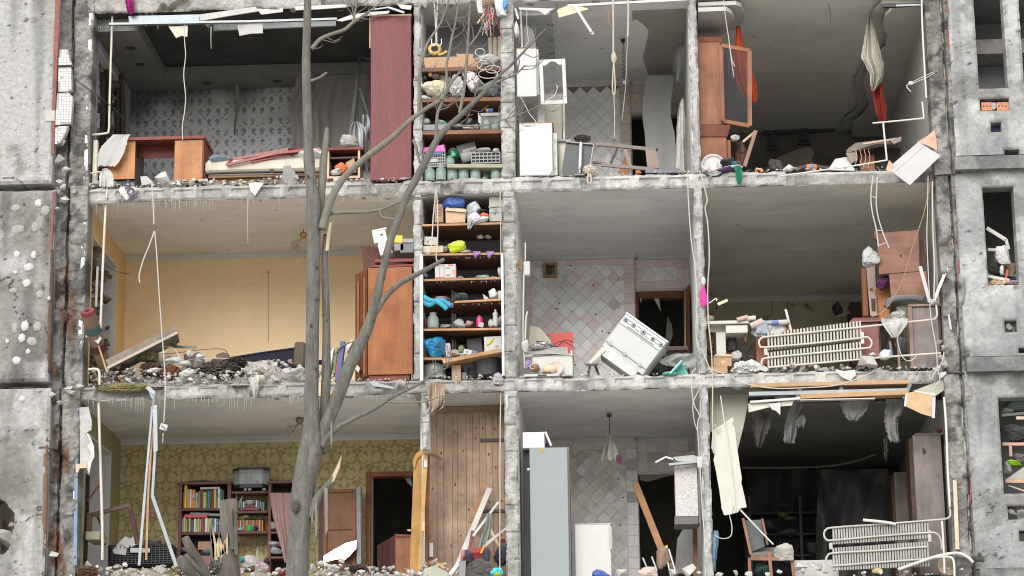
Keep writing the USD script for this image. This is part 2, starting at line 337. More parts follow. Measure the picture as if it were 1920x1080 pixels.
def edge_relief(seed,notches=True,pitch=.40,x_from=-9.0,deep=.03,ztop=0,zbot=-.2):
    def f(X,Z):
        n=N(X,Z,5,seed,4);d=(n-.5) * .05 + (N(X,Z,22,seed+1,3)-.5) * .022
        # broken bites
        b=N(X,Z*.5,1.6,seed+2,5);d=d - deep * 3.6 * sm(.55,.60,b)
        if notches:
            u=((X-x_from)%pitch) / pitch;t=(Z-zbot) / (ztop-zbot)
            rec=((u>.2)&(u<.85)&(t>.42)&(t<.72));d=d - .028 * rec * sm(.62,.5,b)
            d=d - .012 * ((t>.82))
        e=np.minimum((ztop-Z),(Z-zbot));return d - .05 * sm(.03,0,e) * N(X,Z,9,seed+7,2)
    return f
def edge_col(seed,c0=(.48,.47,.44),c1=(.66,.65,.62),cd=(.22,.21,.19)):
    def f(X,Z):
        a=N(X,Z*.6,2.2,seed+11,5);b=N(X,Z*.5,1.6,seed+2,4)
        c=mixc(c0,c1,sm(.4,.62,a));c=c * (1-.5*sm(.57,.66,b))[...,None] + np.array(cd) * (.5*sm(.57,.66,b))[...,None]
        s=N(X,Z*.12,9,seed+5,3);return c * (1-.3*sm(.52,.7,s))[...,None]
    return f
def slab_at(zt,zb,x0,x1,seed,light=False,notch=True,depth=6.6):
    s=B('floor_slab',bx(x0,x1,.12,depth,zb,zt-.004),M('dusty_floor',(.42,.41,.385),.95,.25,3,.4))
    m,c=grid(x0,x1,zb,zt,.018,.0,edge_relief(seed,notch,.40,-9,.03,zt,zb),edge_col(seed,*(((.62,.62,.595),(.80,.795,.77))if light else((.50,.485,.45),(.68,.67,.63)))),.14,None,.035)
    B('slab_edge',m,paintC,False,c,under=s)
slab_at(ZA,CB,XL-.1,POL,1);slab_at(ZA,CB,POL,XR+.2,2,True)
slab_at(ZB,CC,XL-.1,POL,3);slab_at(ZB,CC,POL,XR+.2,4,True)
slab_at(ZC,ZC-.2,XL-.1,XR+.2,5)
slab_at(CA+.24,CA,XL-.1,POL,6,False,False);slab_at(CA+.24,CA,POL,XR+.2,7,True,False)

# ceilings: a skin of plaster under each slab, one per room
def ceil_col(base,seed,soot=0.0):
    def f(X,Y):
        n=N(X,Y,1.3,seed,5);c=np.ones(X.shape+(3,)) * np.array(base);c=c * (1-.10*sm(.45,.7,n))[...,None]
        spots=N(X,Y,9,seed+3,3);c=c * (1-.5*sm(.775,.83,spots))[...,None];ln=sm(.006,.002,np.abs(N(X,Y,.7,seed+6,4)-.5)) * sm(.5,.6,N(X,Y,.9,seed+7,2));c=c * (1-.14*ln-.22*sm(.012,.004,np.abs(Y-2.95))-.07*sm(.5,.62,N(X,Y,.8,seed+8,5)))[...,None]
        if soot: c=mixc(c,(.018,.017,.016),np.clip(soot*(.35+1.1*N(X,Y,2.2,seed+4,5)),0,1)) if np.ndim(c) else c
        return c
    return f
def ceiling(x0,x1,y0,y1,z,base,seed,soot=0.0,label=None):
    nx,ny=max(2,int((x1-x0)/.03)),max(2,int((y1-y0)/.03))
    X,Y=np.meshgrid(np.linspace(x0,x1,nx),np.linspace(y0,y1,ny),indexing='ij')
    V=np.stack([X,Y,np.full_like(X,z-.012)+.006*(N(X,Y,1.5,seed+9,3)-.5)],-1).reshape(-1,3)
    i,j=np.meshgrid(np.arange(nx-1),np.arange(ny-1),indexing='ij')
    q=np.stack([i*ny+j,i*ny+j+1,(i+1)*ny+j+1,(i+1)*ny+j],-1).reshape(-1,4)
    B('ceiling',tm((V,q)),M('ceiling_plaster',rough=.9,var=.10,sc=3,bump=.25,fine=30,Cd=True,stretch=(.35,2.2,1)),True,ceil_col(base,seed,soot)(X,Y).reshape(-1,3),label=label)
cw=(.56,.55,.53)
ceiling(XL,P1L,.0,YL,CB,(.79,.755,.70),1,label='cream ceiling above the tan wallpapered room')
ceiling(XL,P1L,.0,YL,CC,(.78,.765,.72),2,label='cream ceiling above the patterned wallpaper room')
ceiling(XL,P1L,.0,YL,CA,(.10,.10,.095),3,.75,label='soot blackened ceiling')
for k,z in enumerate((CA,CB,CC)):
    ceiling(P1R,POL,.0,YC,z,(.58,.57,.55),4+k)
    ceiling(POR,P3L,.0,YK+.2,z,(.74,.74,.735),8+k)
    ceiling(P3R,XR,.0,YR,z,((.62,.61,.56),(.66,.65,.60),(.30,.29,.265))[k],12+k,.30 if k==2 else 0)

# ---------------------------------------------------------------- wallpapers and back walls
def papered(name,x0,x1,z0,z1,Y,col,res=.016,label=None,t=.12):
    w=B(name,bx(x0,x1,Y+.004,Y+t,z0,z1),conc,label=label)
    m,c=grid(x0,x1,z0,z1,res,Y,None,col,0)
    B('wallpaper',m,printC,False,c,under=w);return w
def crescents(u,v,arcs):
    d=np.zeros_like(u)
    for cx,cy,r0,w,t0 in arcs:
        r=np.hypot(u-cx,v-cy);th=np.arctan2(v-cy,u-cx);d=np.maximum(d,sm(0,.35,1.7*w*(np.cos(th-t0)-.05)/(.001+np.abs(r-r0))-.75))
    return d
def arabesque(X,Z):                                # silver grey paper with black scrolls
    v=Z / .33;u=X / .27;d=0
    for o in (0,.5):
        a,b=np.abs((u+o)%1-.5),((v+o)%1-.5) * 1.22
        d=np.maximum(d,crescents(a,b,((.15,.20,.12,.034,.3),(.14,.20,.055,.02,.3),(.27,-.02,.10,.03,1.1),(.13,-.24,.11,.032,-.7),(.13,-.24,.05,.02,-.7),(.0,.40,.06,.024,1.57),(.0,-.02,.06,.022,-1.57))))
    base=np.array([.50,.505,.52]) * (.85+.3*N(X,Z,1.5,3))[...,None]
    c=mixc(base,(.045,.046,.05),d*.62*sm(.3,.5,N(X,Z,6,8,3)))
    soot=sm(.50,.78,N(X*.8,Z*.5,1.0,9,5)+.35*sm(ZA+1.55,CA,Z));return mixc(c,(.03,.03,.03),.85*soot)
def damask(X,Z):                                   # olive and gold medallions
    v=Z / .235;k=np.floor(v) % 2;u=(X/.37+.5*k) % 1 - .5;v=v % 1 - .5;a=np.abs(u) * 2
    leaf=crescents(a,v*.9,((.30,.10,.22,.05,2.2),(.30,-.16,.20,.045,4.2),(.62,.02,.20,.05,1.0),(.62,-.24,.16,.04,5.0),(.12,.30,.14,.04,1.8),(.86,.26,.16,.04,3.4),(.0,-.02,.12,.05,1.57),(.0,.12,.08,.035,-1.57),(.9,-.34,.12,.035,2.6)))
    core=sm(.17,.12,np.hypot(a*.8,(v+.04)*1.1)) * (np.sin(a*60)*np.sin(v*70)>-.3);fine=sm(.45,.75,N(X,Z,26,7,2)) * .35 + .15
    p=np.clip(np.maximum(leaf,core*.8)*(.75+fine)+.22*sm(.5,.7,N(X,Z,9,3,3)),0,1)
    base=np.array([.52,.445,.235]) * (.92+.16*N(X,Z,2,5))[...,None]
    return mixc(base,(.24,.17,.06),p*.72)
def tanpaper(X,Z):                                 # ochre paper, faint pale scribbles
    n=N(X,Z,3.2,21,4);m=N(X+9,Z,3.4,25,4);lines=np.maximum(sm(.010,.003,np.abs(n-.5)),sm(.010,.003,np.abs(m-.52)))
    d=np.clip((Z-ZB)/2.6,0,1);base=mixc(np.array([.84,.655,.43]),(.82,.615,.37),d)
    g=sm(.5,.62,N(X,Z,1.1,31,4));base=mixc(base,(.80,.64,.41),.5*g)
    return mixc(base,(.86,.74,.54),lines*.85*sm(.42,.6,N(X,Z,.9,41,3)+.12*(X-XL)/4))
def branches(X,Z):                                 # pale olive paper with dark bare branches
    n=N(X*1.0,Z*.6,2.2,51,5);l=sm(.014,.004,np.abs(n-.5)) * sm(.45,.6,N(X,Z,.8,53,3))
    return mixc(np.array([.48,.45,.33])*(.9+.2*N(X,Z,1.4,55))[...,None],(.10,.085,.06),l*.8)
def sooty(c,seed):
    return lambda X,Z: mixc(np.ones(X.shape+(3,))*np.array(c),(.02,.019,.018),np.clip(.25+1.2*(N(X,Z,1.2,seed,5)-.3),0,1))
papered('back_wall',XL,P1L,ZA,CA,YL,arabesque,.014,'back wall with grey paper and black scrolls')
papered('back_wall',XL,P1L,ZB,CB,YL,tanpaper,.014,'back wall with tan wallpaper')
# the lower left room has a doorway at pixels 700..775
dL,dR,dT=Xat(699,980,YL),Xat(776,980,YL),Zat(735,893,YL)
w=B('back_wall',cat(bx(XL,dL,YL+.004,YL+.12,ZC,CC),bx(dL,P1L,YL+.004,YL+.12,dT,CC)),conc,label='back wall with olive damask wallpaper')
m,c=grid(XL,P1L,ZC,CC,.013,YL,None,damask,0,lambda X,Z:~((X>dL)&(Z<dT)))
B('wallpaper',m,printC,False,c,under=w)
# hallway behind the doorways
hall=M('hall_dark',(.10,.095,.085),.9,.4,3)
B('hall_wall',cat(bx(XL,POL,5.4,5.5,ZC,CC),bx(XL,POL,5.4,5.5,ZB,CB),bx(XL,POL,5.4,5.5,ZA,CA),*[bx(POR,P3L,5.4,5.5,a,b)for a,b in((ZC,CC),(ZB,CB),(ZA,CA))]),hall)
# cornices along the tops of the back walls
def cornice(x0,x1,Y,z,h=.07):
    pr=np.array([[0,0],[-.075,0],[-.075,-.012],[-.05,-.022],[-.02,-.05],[-.014,-h],[0,-h]]);V=np.array([[x,Y+a,z+b]for x in(x0,x1)for a,b in pr]);n=len(pr)
    q=[[i,(i+1)%n,n+(i+1)%n,n+i]for i in range(n)]
    B('cornice',tm((V,np.array(q))),white)
cornice(XL,P1L,YL,CB-.013);cornice(XL,P1L,YL,CC-.013);cornice(P3R,XR,YR,CB-.013)
cornice(POR,Xat(1192,485,YK),YK,CB-.013,.05);cornice(Xat(1195,485,YK),P3L,YK+.1,CB-.013,.05)
cornice(POR,Xat(1190,825,YK),YK,CC-.013,.05);cornice(Xat(1195,825,YK),P3L,YK+.1,CC-.013,.05)
cornice(POR,Xat(1182,145,YK),YK,CA-.013,.05);cornice(Xat(1184,150,YK),P3L,YK+.1,CA-.013,.05)

# left end wall of the left rooms, with a window in each storey
for k,(z0,z1,colr,lab) in enumerate(((ZA,CA,(.27,.28,.285),'grey end wall'),(ZB,CB,(.66,.47,.23),'tan end wall with broken window opening'),(ZC,CC,(.30,.27,.14),'olive end wall with white window reveal'))):
    wy0,wy1,wz0,wz1=.55,2.15,z0 + (.35 if k==2 else .1),z1 - .32
    mt=M('endwall_%s'%('grey','tan','olive')[k],colr,.85,.12,3,.15)
    p=B('end_wall',cat(bx(XL-.3,XL,.36,wy0,z0,z1),bx(XL-.022,XL,.02,.36,z0,z1),bx(XL-.3,XL,wy1,YL,z0,z1),bx(XL-.3,XL,wy0,wy1,z0,wz0),bx(XL-.3,XL,wy0,wy1,wz1,z1)),mt,label=lab)
    B('window_reveal',cat(bx(XL-.29,XL+.004,wy1-.03,wy1-.002,wz0,wz1),bx(XL-.29,XL+.004,wy0+.002,wy1-.03,wz1-.03,wz1-.002)),white,under=p)
    if k < 2:
        rs=np.random.RandomState(60+k)
        B('broken_masonry',cat([chunk([XL-.12+rs.uniform(-.1,.08),rs.uniform(wy0+.1,wy1-.05),rs.uniform(wz0,wz1)],rs.uniform(.1,.3),rs)for _ in range(70)]),M('rubble_brown',(.13,.105,.08),.95,.5,8,.6),under=p,kind='stuff')
    B('neighbour_wall',bx(XL-1.2,XL-1.1,.3,6,z0,z1),M('neighbour_wall',(.5,.5,.5),.9),under=p)
# edge strip of the end wall facing us
for z0,z1 in ((ZA,CA),(ZB,CB),(ZC,CC)):
    B('edge_strip',bx(XL-.035,XL+.012,-.012,.019,z0,z1),M('pale_strip',(.62,.64,.64),.6,.2,5))

# partitions; broken front edges are fine relief
def post(x0,x1,z0,z1,ydepth,seed,c0=(.52,.515,.49),c1=(.74,.735,.71),joints=True,name='partition',amp=.05,back_mat=None,y0=0.0):
    p=B(name,bx(x0,x1,.1,ydepth,z0,z1),back_mat or M('partition_paint',(.64,.64,.62),.85,.15,3))
    def f(X,Z):
        d=(N(X,Z,6,seed,4)-.5) * amp + (N(X,Z,26,seed+1,3)-.5) * amp * .4
        if joints:
            t=((Z-z0)%.36) / .36;d=d - .025 * sm(.05,.0,np.minimum(t,1-t)) * (N(X,Z,3,seed+3,2)>.42)
        e=np.minimum(X-x0,x1-X);return d - .07 * sm(.03,.0,e) * sm(.35,.7,N(X,Z,7,seed+4,3))
    m,c=grid(x0,x1,z0,z1,.012,y0,f,lambda X,Z:mixc(np.array(c0),c1,sm(.42,.6,N(X,Z*.5,5,seed+6,4)))*(1-.4*sm(.6,.72,N(X,Z,8,seed+8,3)))[...,None],.12,None,.022)
    B('broken_edge',m,paintC,False,c,under=p)
for k,(z0,z1) in enumerate(((ZA,CA),(ZB,CB),(ZC,CC))):
    if k < 2: post(P1L,P1R,z0,z1,YL,20+k,(.5,.5,.48),(.7,.7,.68))
    else:
        post(px_(790,800),px_(803,800),Zat(797,842),CC,.35,22)
        B('partition',bx(P1L+.02,P1R,.75,YL,z0,z1),M('partition_paint'))
    post(POL,POR+.004,z0,z1,YK+.1,24+k,(.48,.475,.45),(.68,.675,.645))
    post(P3L,P3R,z0,z1,YR,28+k,(.5,.5,.49),(.68,.68,.67),joints=False,amp=.035)
    # insides of the post facing the kitchen: tile-white wall
    B('right_wall',bx(XR,XR+.25,.06,YR,z0,z1),M('right_wall_%d'%k,((.36,.35,.32),(.58,.55,.46),(.48,.48,.46))[k],.9,.2,5,.4))
    B('closet_back',bx(P1R,POL,YC,YC+.08,z0,z1),M('closet_grey',(.16,.165,.175),.9,.3,3)if k<2 else M('plank_back',(.25,.16,.1),.8))
# back walls of the right rooms
papered('back_wall',P3R,XR,ZB,CB,YR,branches,.022,'far wall with pale olive branch wallpaper')
papered('back_wall',P3R,XR,ZA,CA,YR,sooty((.30,.285,.26),71),.022,'far wall darkened by smoke')
papered('back_wall',P3R,XR,ZC,CC,YR,sooty((.10,.098,.095),72),.022,'far wall burnt black')
# ================================================================ outer wall panels, left of the torn rooms
cracks=lambda X,Z,s,seed,w=.0035: sm(w,w*.3,np.abs(N(X,Z,s,seed,5)-.5)) * sm(.44,.56,N(X,Z,s*1.3,seed+40,3))
def left_panel(y0,y1,xr,seed,white_amt,label,hole=None):
    x0,x1=Xat(-420,(y0+y1)/2,-.14),Xat(xr,(y0+y1)/2,-.14);z1,z0=Zat(50,y0,-.14),Zat(50,y1,-.14)
    def col(X,Z):
        a=N(X,Z,.85,seed,5);g=mixc(np.array([.30,.29,.265])*(1 if white_amt>.5 else .85),(.40,.395,.375),sm(.3,.7,N(X,Z,2.2,seed+1,5)))
        w=sm(.53,.47,a-white_amt*.25+.12*np.abs(N(X,Z,6,seed+3,3)-.5)) * (white_amt>0)
        c=mixc(g,(.62,.62,.605),w*sm(.3,.55,N(X,Z*.4,4,seed+4,4))if white_amt<.5 else w)
        s=sm(.5,.74,N(X,Z*.07,5,seed+6,3));c=c * (1-.38*s)[...,None]
        e=sm(.35,.0,x1-X) * sm(.35,.6,N(X,Z*.2,6,seed+8,3));c=mixc(c,(.62,.61,.58),.5*e)
        c=mixc(c,(.055,.053,.05),np.clip(.8*cracks(X,Z,.8,seed+9)+.5*cracks(X,Z,1.7,seed+12,.003),0,.8))
        pits=sm(.72,.79,N(X,Z,13,seed+13,3));return c * (1-.65*pits)[...,None]
    def disp(X,Z):
        a=N(X,Z,.85,seed,5) + .12 * np.abs(N(X,Z,6,seed+3,3)-.5)
        d=.012 * sm(.53,.47,a-white_amt*.25) + (N(X,Z,9,seed+14,4)-.5) * .02 - .02 * cracks(X,Z,.8,seed+9) - .015 * sm(.72,.79,N(X,Z,13,seed+13,3))
        e=np.minimum(np.minimum(x1-X,Z-z0),z1-Z);return d - .06 * sm(.04,0,e) * N(X,Z,8,seed+15,3) + .02 * sm(.12,.1,Z-z0)
    mask=None if hole is None else (lambda X,Z:~hole(X,Z))
    m,c=grid(x0,x1,z0,z1,.02,-.14,disp,col,.3,mask)
    return B('wall_panel',m,paintC,False,c,label=label)
pA=left_panel(-70,345,104,101,.8,'outer wall panel with white peeling plaster and cracks')
pB=left_panel(357,716,97,131,.06,'grey outer wall panel with white plaster dabs')
def _hole(X,Z):
    hx,hz=Xat(2,985,-.14),Zat(2,985,-.14);return np.hypot((X-hx)/.19,(Z-hz)/.40) + .5 * (N(X,Z,5,77,3)-.5) < .92
pC=left_panel(728,1130,88,161,.12,'streaked outer wall panel with a hole through it',_hole)
rs=np.random.RandomState(11)
dab=M('plaster_dab',(.46,.46,.45),.95,.25,30,.9,90)
for x,y,w,h in ((72,381,16,19),(32,478,14,19),(63,478,13,20),(54,501,22,19),(29,511,11,9),(50,531,18,19),(47,611,17,24),(41,634,16,20),(53,659,11,13),(31,676,20,18),(50,706,20,13),(42,748,15,14),(92,560,8,10),(14,640,9,12)):
    B('plaster_dab',blob(x,y,w*.9,h*.9,-.145,.05,rs.randint(99),.22,3,0,3),dab,True,under=pB if y<720 else pC)
for x,y,w,h in ((33,430,26,18),(66,425,16,22),(30,390,20,14),(85,395,18,20),(75,552,15,16),(25,545,16,12),(28,615,12,22),(70,612,16,20),(60,640,20,18)):
    B('dull_dab',blob(x,y,w,h,-.14,.035,rs.randint(99),.22,3,0,3),conc,True,under=pB)
redstrip=M('red_brown_paint',(.20,.07,.055),.8,.35,12,.6)
for pts,u in (([(104,-20),(113,-20),(108,110),(104,200),(101,290),(96,290),(98,200),(101,110)],pA),([(98,360),(102,360),(97,470),(92,470)],pB)):
    B('red_strip',poly(pts,-.152,.02),redstrip,under=u)
B('patch',pb(85,207,103,227,-.165,-.13,.004),M('grey_tile_patch',(.40,.38,.35),.7),under=pA)
# broken joint column between panel and rooms
def column(x0p,x1p,y0,y1,seed,rust=.2,Y=-.02,label=None,split=.45,side=1):
    ym=(y0+y1) / 2;x0,x1=Xat(x0p,ym,Y),Xat(x1p,ym,Y);z1,z0=Zat(x0p,y0,Y),Zat(x0p,y1,Y)
    def disp(X,Z):
        u=(X-x0) / (x1-x0) + .12 * (N(X*0,Z,2,seed,3)-.5)
        d=(N(X,Z,4,seed+1,5)-.5) * .16 + (N(X,Z,16,seed+2,3)-.5) * .05
        d=d - .10 * sm(.06,.02,np.abs(u-split)) - .07 * sm(.0,-.02,u-split) * (side>0)
        return d + .05 * sm(.55,.62,N(X,Z,2.3,seed+3,3))
    def col(X,Z):
        u=(X-x0) / (x1-x0)
        c=mixc(np.array([.24,.235,.215]),(.43,.42,.395),sm(.35,.6,N(X,Z*.3,5,seed+4,5)))
        c=mixc(c,(.20,.095,.055),rust*sm(.5,.62,N(X,Z*.35,4.5,seed+5,5))*sm(.34,.2,np.abs(u-.5)))
        return c * (1-.62*sm(.52,.68,N(X,Z*.5,7,seed+6,4)))[...,None]
    m,c=grid(x0,x1,z0,z1,.014,Y,disp,col,.3)
    return B('joint_column',m,paintC,False,c,label=label)
jA=column(100,172,-40,352,201,.0,label='broken panel joint with white mosaic pieces')
jB=column(93,160,352,728,211,.75,label='rust stained broken panel joint')
jC=column(80,146,728,1120,221,1.0,label='rust brown broken panel joint')
mos=M('white_mosaic',(.50,.50,.49),.4,.2,14,.1);mosb=M('mosaic_bed',(.30,.295,.28),.9)
for pts in ([(112,93),(127,92),(131,110),(134,121),(110,122)],[(110,127),(133,126),(135,168),(131,171),(109,172)],[(107,175),(129,173),(137,182),(133,232),(104,234)],[(104,238),(128,236),(124,248),(113,268),(103,270)]):
    s=B('mosaic_panel',poly(pts,-.20,.10),mosb,under=jA)
    w=np.array([P(x,y,-.20)for x,y in pts]);pg=Polygon(w[:,[0,2]]);a,b,c_,d=pg.bounds;ts=[]
    for x in np.arange(a,c_,.037):
        for z in np.arange(b,d,.037):
            if pg.buffer(-.012).contains(sbox(x,z,x+.03,z+.03).centroid) and rs.rand() > .02: ts.append(bx(x,x+.031,-.206,-.199,z,z+.031))
    B('mosaic_tiles',cat(ts),mos,under=jA,kind='stuff')
for x,y,w,h in ((117,268,22,26),(110,300,22,34),(124,318,26,20),(112,340,15,18),(111,360,14,16),(107,392,14,20),(120,375,20,22),(112,755,18,14),(135,735,22,18),(95,740,20,26),(140,357,22,12),(150,725,24,20),(128,730,20,24),(100,1040,22,30),(118,350,26,18)):
    B('joint_lump',chunk(P(x,y,-.10),(w+h)/2*S(),rs),M('lump_grey',(.34,.335,.31),.95,.4,8,.8),under=jA if y<350 else jB)
tr=M('rust_brown',(.085,.05,.034),.95,.5,14,.9)
for x,y,w,h in ((90,745,18,34),(97,752,20,12),(122,592,12,26),(104,695,14,24),(118,545,8,12)):
    B('rust_lump',blob(x,y,w,h,-.05,.12,rs.randint(99),.35,3),tr,under=jB if y<730 else jC)
B('rusty_pipe',ptube([(97,380),(95,560),(90,700)],.035,4,8,-.10),tr,True,under=jB)
B('rusty_pipe',ptube([(86,800),(84,920),(78,1090)],.045,4,8,-.10),M('rust_pipe',(.14,.085,.055),.9,.4,10,.5),True,under=jC)

# ---------------------------------------------------------------- right of the rooms: joint column and loggia panels
for (y0,y1,xa,xb,sd) in ((-40,330,1742,1792,231),(330,700,1764,1808,241),(700,1120,1780,1836,251)):
    c=column(xa,xb,y0,y1,sd,0,-.03,'broken joint beside the loggia panels',.62,0)
    f=(lambda y:(xa+xb)/2+(xb-xa)*.18+(y-y0)*.012)
    B('red_strip',poly([(f(y0)-1,y0+10),(f(y0)+5,y0+14),(f(y0)+6,(y0+y1)/2),(f(y1)-4,y1-170),(f(y0)+1,(y0+y1)/2)],-.05,.05),redstrip,under=c)
def loggia(y0,y1,xl,openings,seed,dark,label):
    ym=(y0+y1) / 2;Y=-.10;x0,x1=Xat(xl,ym,Y),9.0;z1,z0=Zat(xl,y0,Y),Zat(xl,y1,Y)
    rects=[(Xat(a,(b+d)/2,Y),Zat(a,d,Y),Xat(c,(b+d)/2,Y),Zat(c,b,Y))for a,b,c,d in openings]
    def near(X,Z):
        r=np.full(X.shape,9.0)
        for a,b,c,d in rects: r=np.minimum(r,np.maximum(np.maximum(a-X,X-c),np.maximum(b-Z,Z-d)))
        return r
    def col(X,Z):
        c=mixc(np.array([.47,.485,.495]),(.68,.69,.69),sm(.36,.62,N(X,Z,1.4,seed,5)-dark*.16))
        c=mixc(c,(.30,.295,.28),sm(.56,.66,N(X,Z*.8,2.2,seed+1,5))*.8);c=c * (1-dark*.35*sm(.4,.7,N(X,Z,2,seed+9,4)))[...,None]
        c=c * (1-.25*sm(.5,.72,N(X,Z*.08,6,seed+2,3)))[...,None]
        p=sm(.68,.76,N(X,Z,13,seed+3,4)) * sm(.5,.62,N(X,Z,1.1,seed+4,2));c=c * (1-.75*p)[...,None]
        return mixc(c,(.36,.35,.33),.7*sm(.08,.02,near(X,Z))*sm(.4,.6,N(X,Z,8,seed+6,3)))
    def disp(X,Z):
        d=(N(X,Z,7,seed+7,4)-.5) * .018 - .02 * sm(.66,.74,N(X,Z,11,seed+3,4)) * sm(.42,.6,N(X,Z,1.1,seed+4,2)) - .012 * sm(.56,.66,N(X,Z*.8,2.2,seed+1,5))
        return d - .04 * sm(.03,0,np.minimum(X-x0,near(X,Z))) * N(X,Z,9,seed+8,3) - .05 * sm(.12,.0,X-x0) * sm(.5,.7,N(X,Z,3,seed+5,3))
    m,c=grid(x0,x1,z0,z1,.018,Y,disp,col,.26,lambda X,Z:near(X,Z)>0)
    return B('loggia_panel',m,paintC,False,c,label=label)
gA=loggia(-60,292,1783,[(1828,-80,1884,165),(1912,-80,2200,165),(1838,183,1894,208),(1858,228,1879,248),(1883,279,1911,292)],301,0,'pale loggia panel with twin openings and brick niche')
gB=loggia(316,669,1800,[(1849,350,1907,534),(1884,600,1906,622),(1909,650,1990,662)],331,.35,'grey loggia panel with one tall opening')
gC=loggia(696,1066,1820,[(1877,736,2300,926),(1891,945,2100,973),(1912,994,1926,1016)],361,.7,'dark grey loggia panel with wide opening')
for y0,y1,xl in ((292,316,1790),(669,696,1812),(1066,1092,1838)):
    m,c=grid(Xat(xl,y0,-.22),9,Zat(1850,y1,-.22),Zat(1850,y0,-.22),.018,-.22,lambda X,Z:(N(X,Z,8,5,4)-.5)*.03,lambda X,Z:mixc(np.array([.20,.21,.215]),(.36,.365,.36),sm(.4,.65,N(X,Z*.5,4,8+y0,4))),1.6)
    B('loggia_ledge',m,paintC,False,c)
B('loggia_back',cat(bx(Xat(1785,400),9,1.45,1.55,ZC-1,19),bx(XR+.25,9,-.1,6.6,CA,CA+.2)),M('loggia_back',(.17,.175,.18),.9,.5,2,.4))
B('loggia_beam',bx(XR+.4,9,.9,1.4,Zat(1860,105,1),Zat(1860,78,1)),concD)
for a in ((1830,.14,225,178),(1885,.06,980,940),(1878,.1,630,590)): B('niche_back',bx(Xat(a[0],600),9,a[1],a[1]+.03,Zat(1870,a[2]),Zat(1870,a[3])),concD)
B('blue_back',pb(1855,224,1882,252,.1,.12),M('blue_paint',(.04,.06,.16),.6))
brk=M('red_brick',(.46,.20,.12),.9,.25,14,.5)
for x0,x1 in ((1840,1861),(1869,1893)):
    p=B('brick',pb(x0,191,x1,207.5,-.02,.12,.004),brk,under=gA)
    for k in range(3): B('brick_hole',ptube([(x0+4+k*6.5,199,-.0225),(x0+4+k*6.5,199,.02)],.011,1,8,straight=True),M('hole_black',(.02,.02,.02),.9),under=gA)
B('mortar',blob(1864,199,12,16,-.01,.05,4),conc,under=gA)
B('niche_stone',chunk(P(1893,612,.0),.15,rs),conc,under=gB)
for k in range(2): B('niche_stone',chunk(P(1900+18*k,960,-.02),.2,rs),conc,under=gC)

# ================================================================ kitchens: tiled walls
TD=.205
tmats={
 'white':[M('tile_white_%d'%i,c,.25,.1,3,.05,50,.2,dirt=.4)for i,c in enumerate(((.79,.80,.785),(.72,.735,.73),(.76,.77,.745)))],
 'pink':[M('tile_pink_%d'%i,c,.25,.1,3,.05,50,.2,dirt=.3)for i,c in enumerate(((.70,.585,.595),(.66,.55,.565),(.73,.62,.625)))],
 'rose':[M('tile_rose_%d'%i,c,.25,.1,3,.05,50,.2)for i,c in enumerate(((.70,.60,.605),(.67,.565,.575)))],
 'stone':[M('tile_stone_%d'%i,c,.3,.3,7,.1,50,.2,dirt=.3)for i,c in enumerate(((.63,.595,.565),(.68,.65,.62),(.58,.545,.52),(.65,.61,.575)))],
 'beige':[M('tile_beige_%d'%i,c,.3,.3,8,.1,50,.2)for i,c in enumerate(((0.518,0.448,0.378),(0.448,0.385,0.329),(0.588,0.518,0.448)))],
 'brown':[M('tile_brown_%d'%i,c,.3,.3,8,.1)for i,c in enumerate(((.26,.20,.17),(.22,.17,.14)))]}
grout=M('grout',(.20,.19,.175),.95,.3,9,.5)
black=M('black_plastic',(.02,.02,.022),.5,.2)
def tile_piece(pg,Y,mat,under,name,r):
    pg=pg.buffer(-.0022)
    if pg.is_empty or pg.area < .0006 or pg.geom_type != 'Polygon': return
    m=plate(pg,Y-.009,.008);m.apply_transform(trimesh.transformations.rotation_matrix(r.normal()*.012,[0,0,1],m.bounds.mean(0)));m.vertices[:,1] += r.uniform(-.002,0)
    B(name,m,mat,under=under)
def squares(x0,x1,z0,z1,Y,kind,under,seed,s=.15,missing=.03,cut=None):
    r=np.random.RandomState(seed);reg=sbox(x0,z0,x1,z1)
    if cut is not None: reg=reg.difference(cut)
    for i in range(int((x1-x0)/s+.99)):
        for j in range(int((z1-z0)/s+.99)):
            pg=sbox(x0+i*s,z1-(j+1)*s,x0+(i+1)*s,z1-j*s).intersection(reg)
            if not pg.is_empty and r.rand() > missing: tile_piece(pg,Y,tmats[kind][r.randint(len(tmats[kind]))],under,'square_tile',r)
def diamonds(x0,x1,z0,z1,Y,pick,under,seed,missing=.0):
    r=np.random.RandomState(seed);reg=sbox(x0,z0,x1,z1);n=0;h=TD / 2
    for j in range(-1,int((z1-z0)/h)+2):
        for i in range(-1,int((x1-x0)/TD)+2):
            cx,cz=x0 + i * TD + (j%2) * h,z1 - j * h
            pg=Polygon([(cx-h,cz),(cx,cz-h),(cx+h,cz),(cx,cz+h)]).intersection(reg)
            if pg.is_empty or r.rand() < missing: continue
            k=pick(i,j,r);tile_piece(pg,Y,tmats[k][r.randint(len(tmats[k]))],under,'diamond_tile',r)
def flakes(x0,x1,z0,z1,Y,n,seed,under):
    r=np.random.RandomState(seed)
    for _ in range(n): B('chip',chunk([r.uniform(x0,x1),Y-.012,r.uniform(z0,z1)],r.uniform(.025,.055),r),M('chip_dark',(.06,.055,.05),.9),under=under)
kw=M('kitchen_plaster',(.50,.49,.47),.9,.2,4,.3)
def kwall(xs,ztop_door,z0,z1,dx0,dx1,label):
    """Wall of one kitchen: left part at YK, right part a little behind with the doorway."""
    w=B('kitchen_wall',bx(POR,xs,YK,YK+.22,z0,z1),kw,label=label)
    B('kitchen_wall',cat(bx(xs,P3L,YK+.1,YK+.22,ztop_door,z1),bx(xs,dx0,YK+.1,YK+.22,z0,ztop_door),bx(dx1,P3L,YK+.1,YK+.22,z0,ztop_door)),kw)
    return w
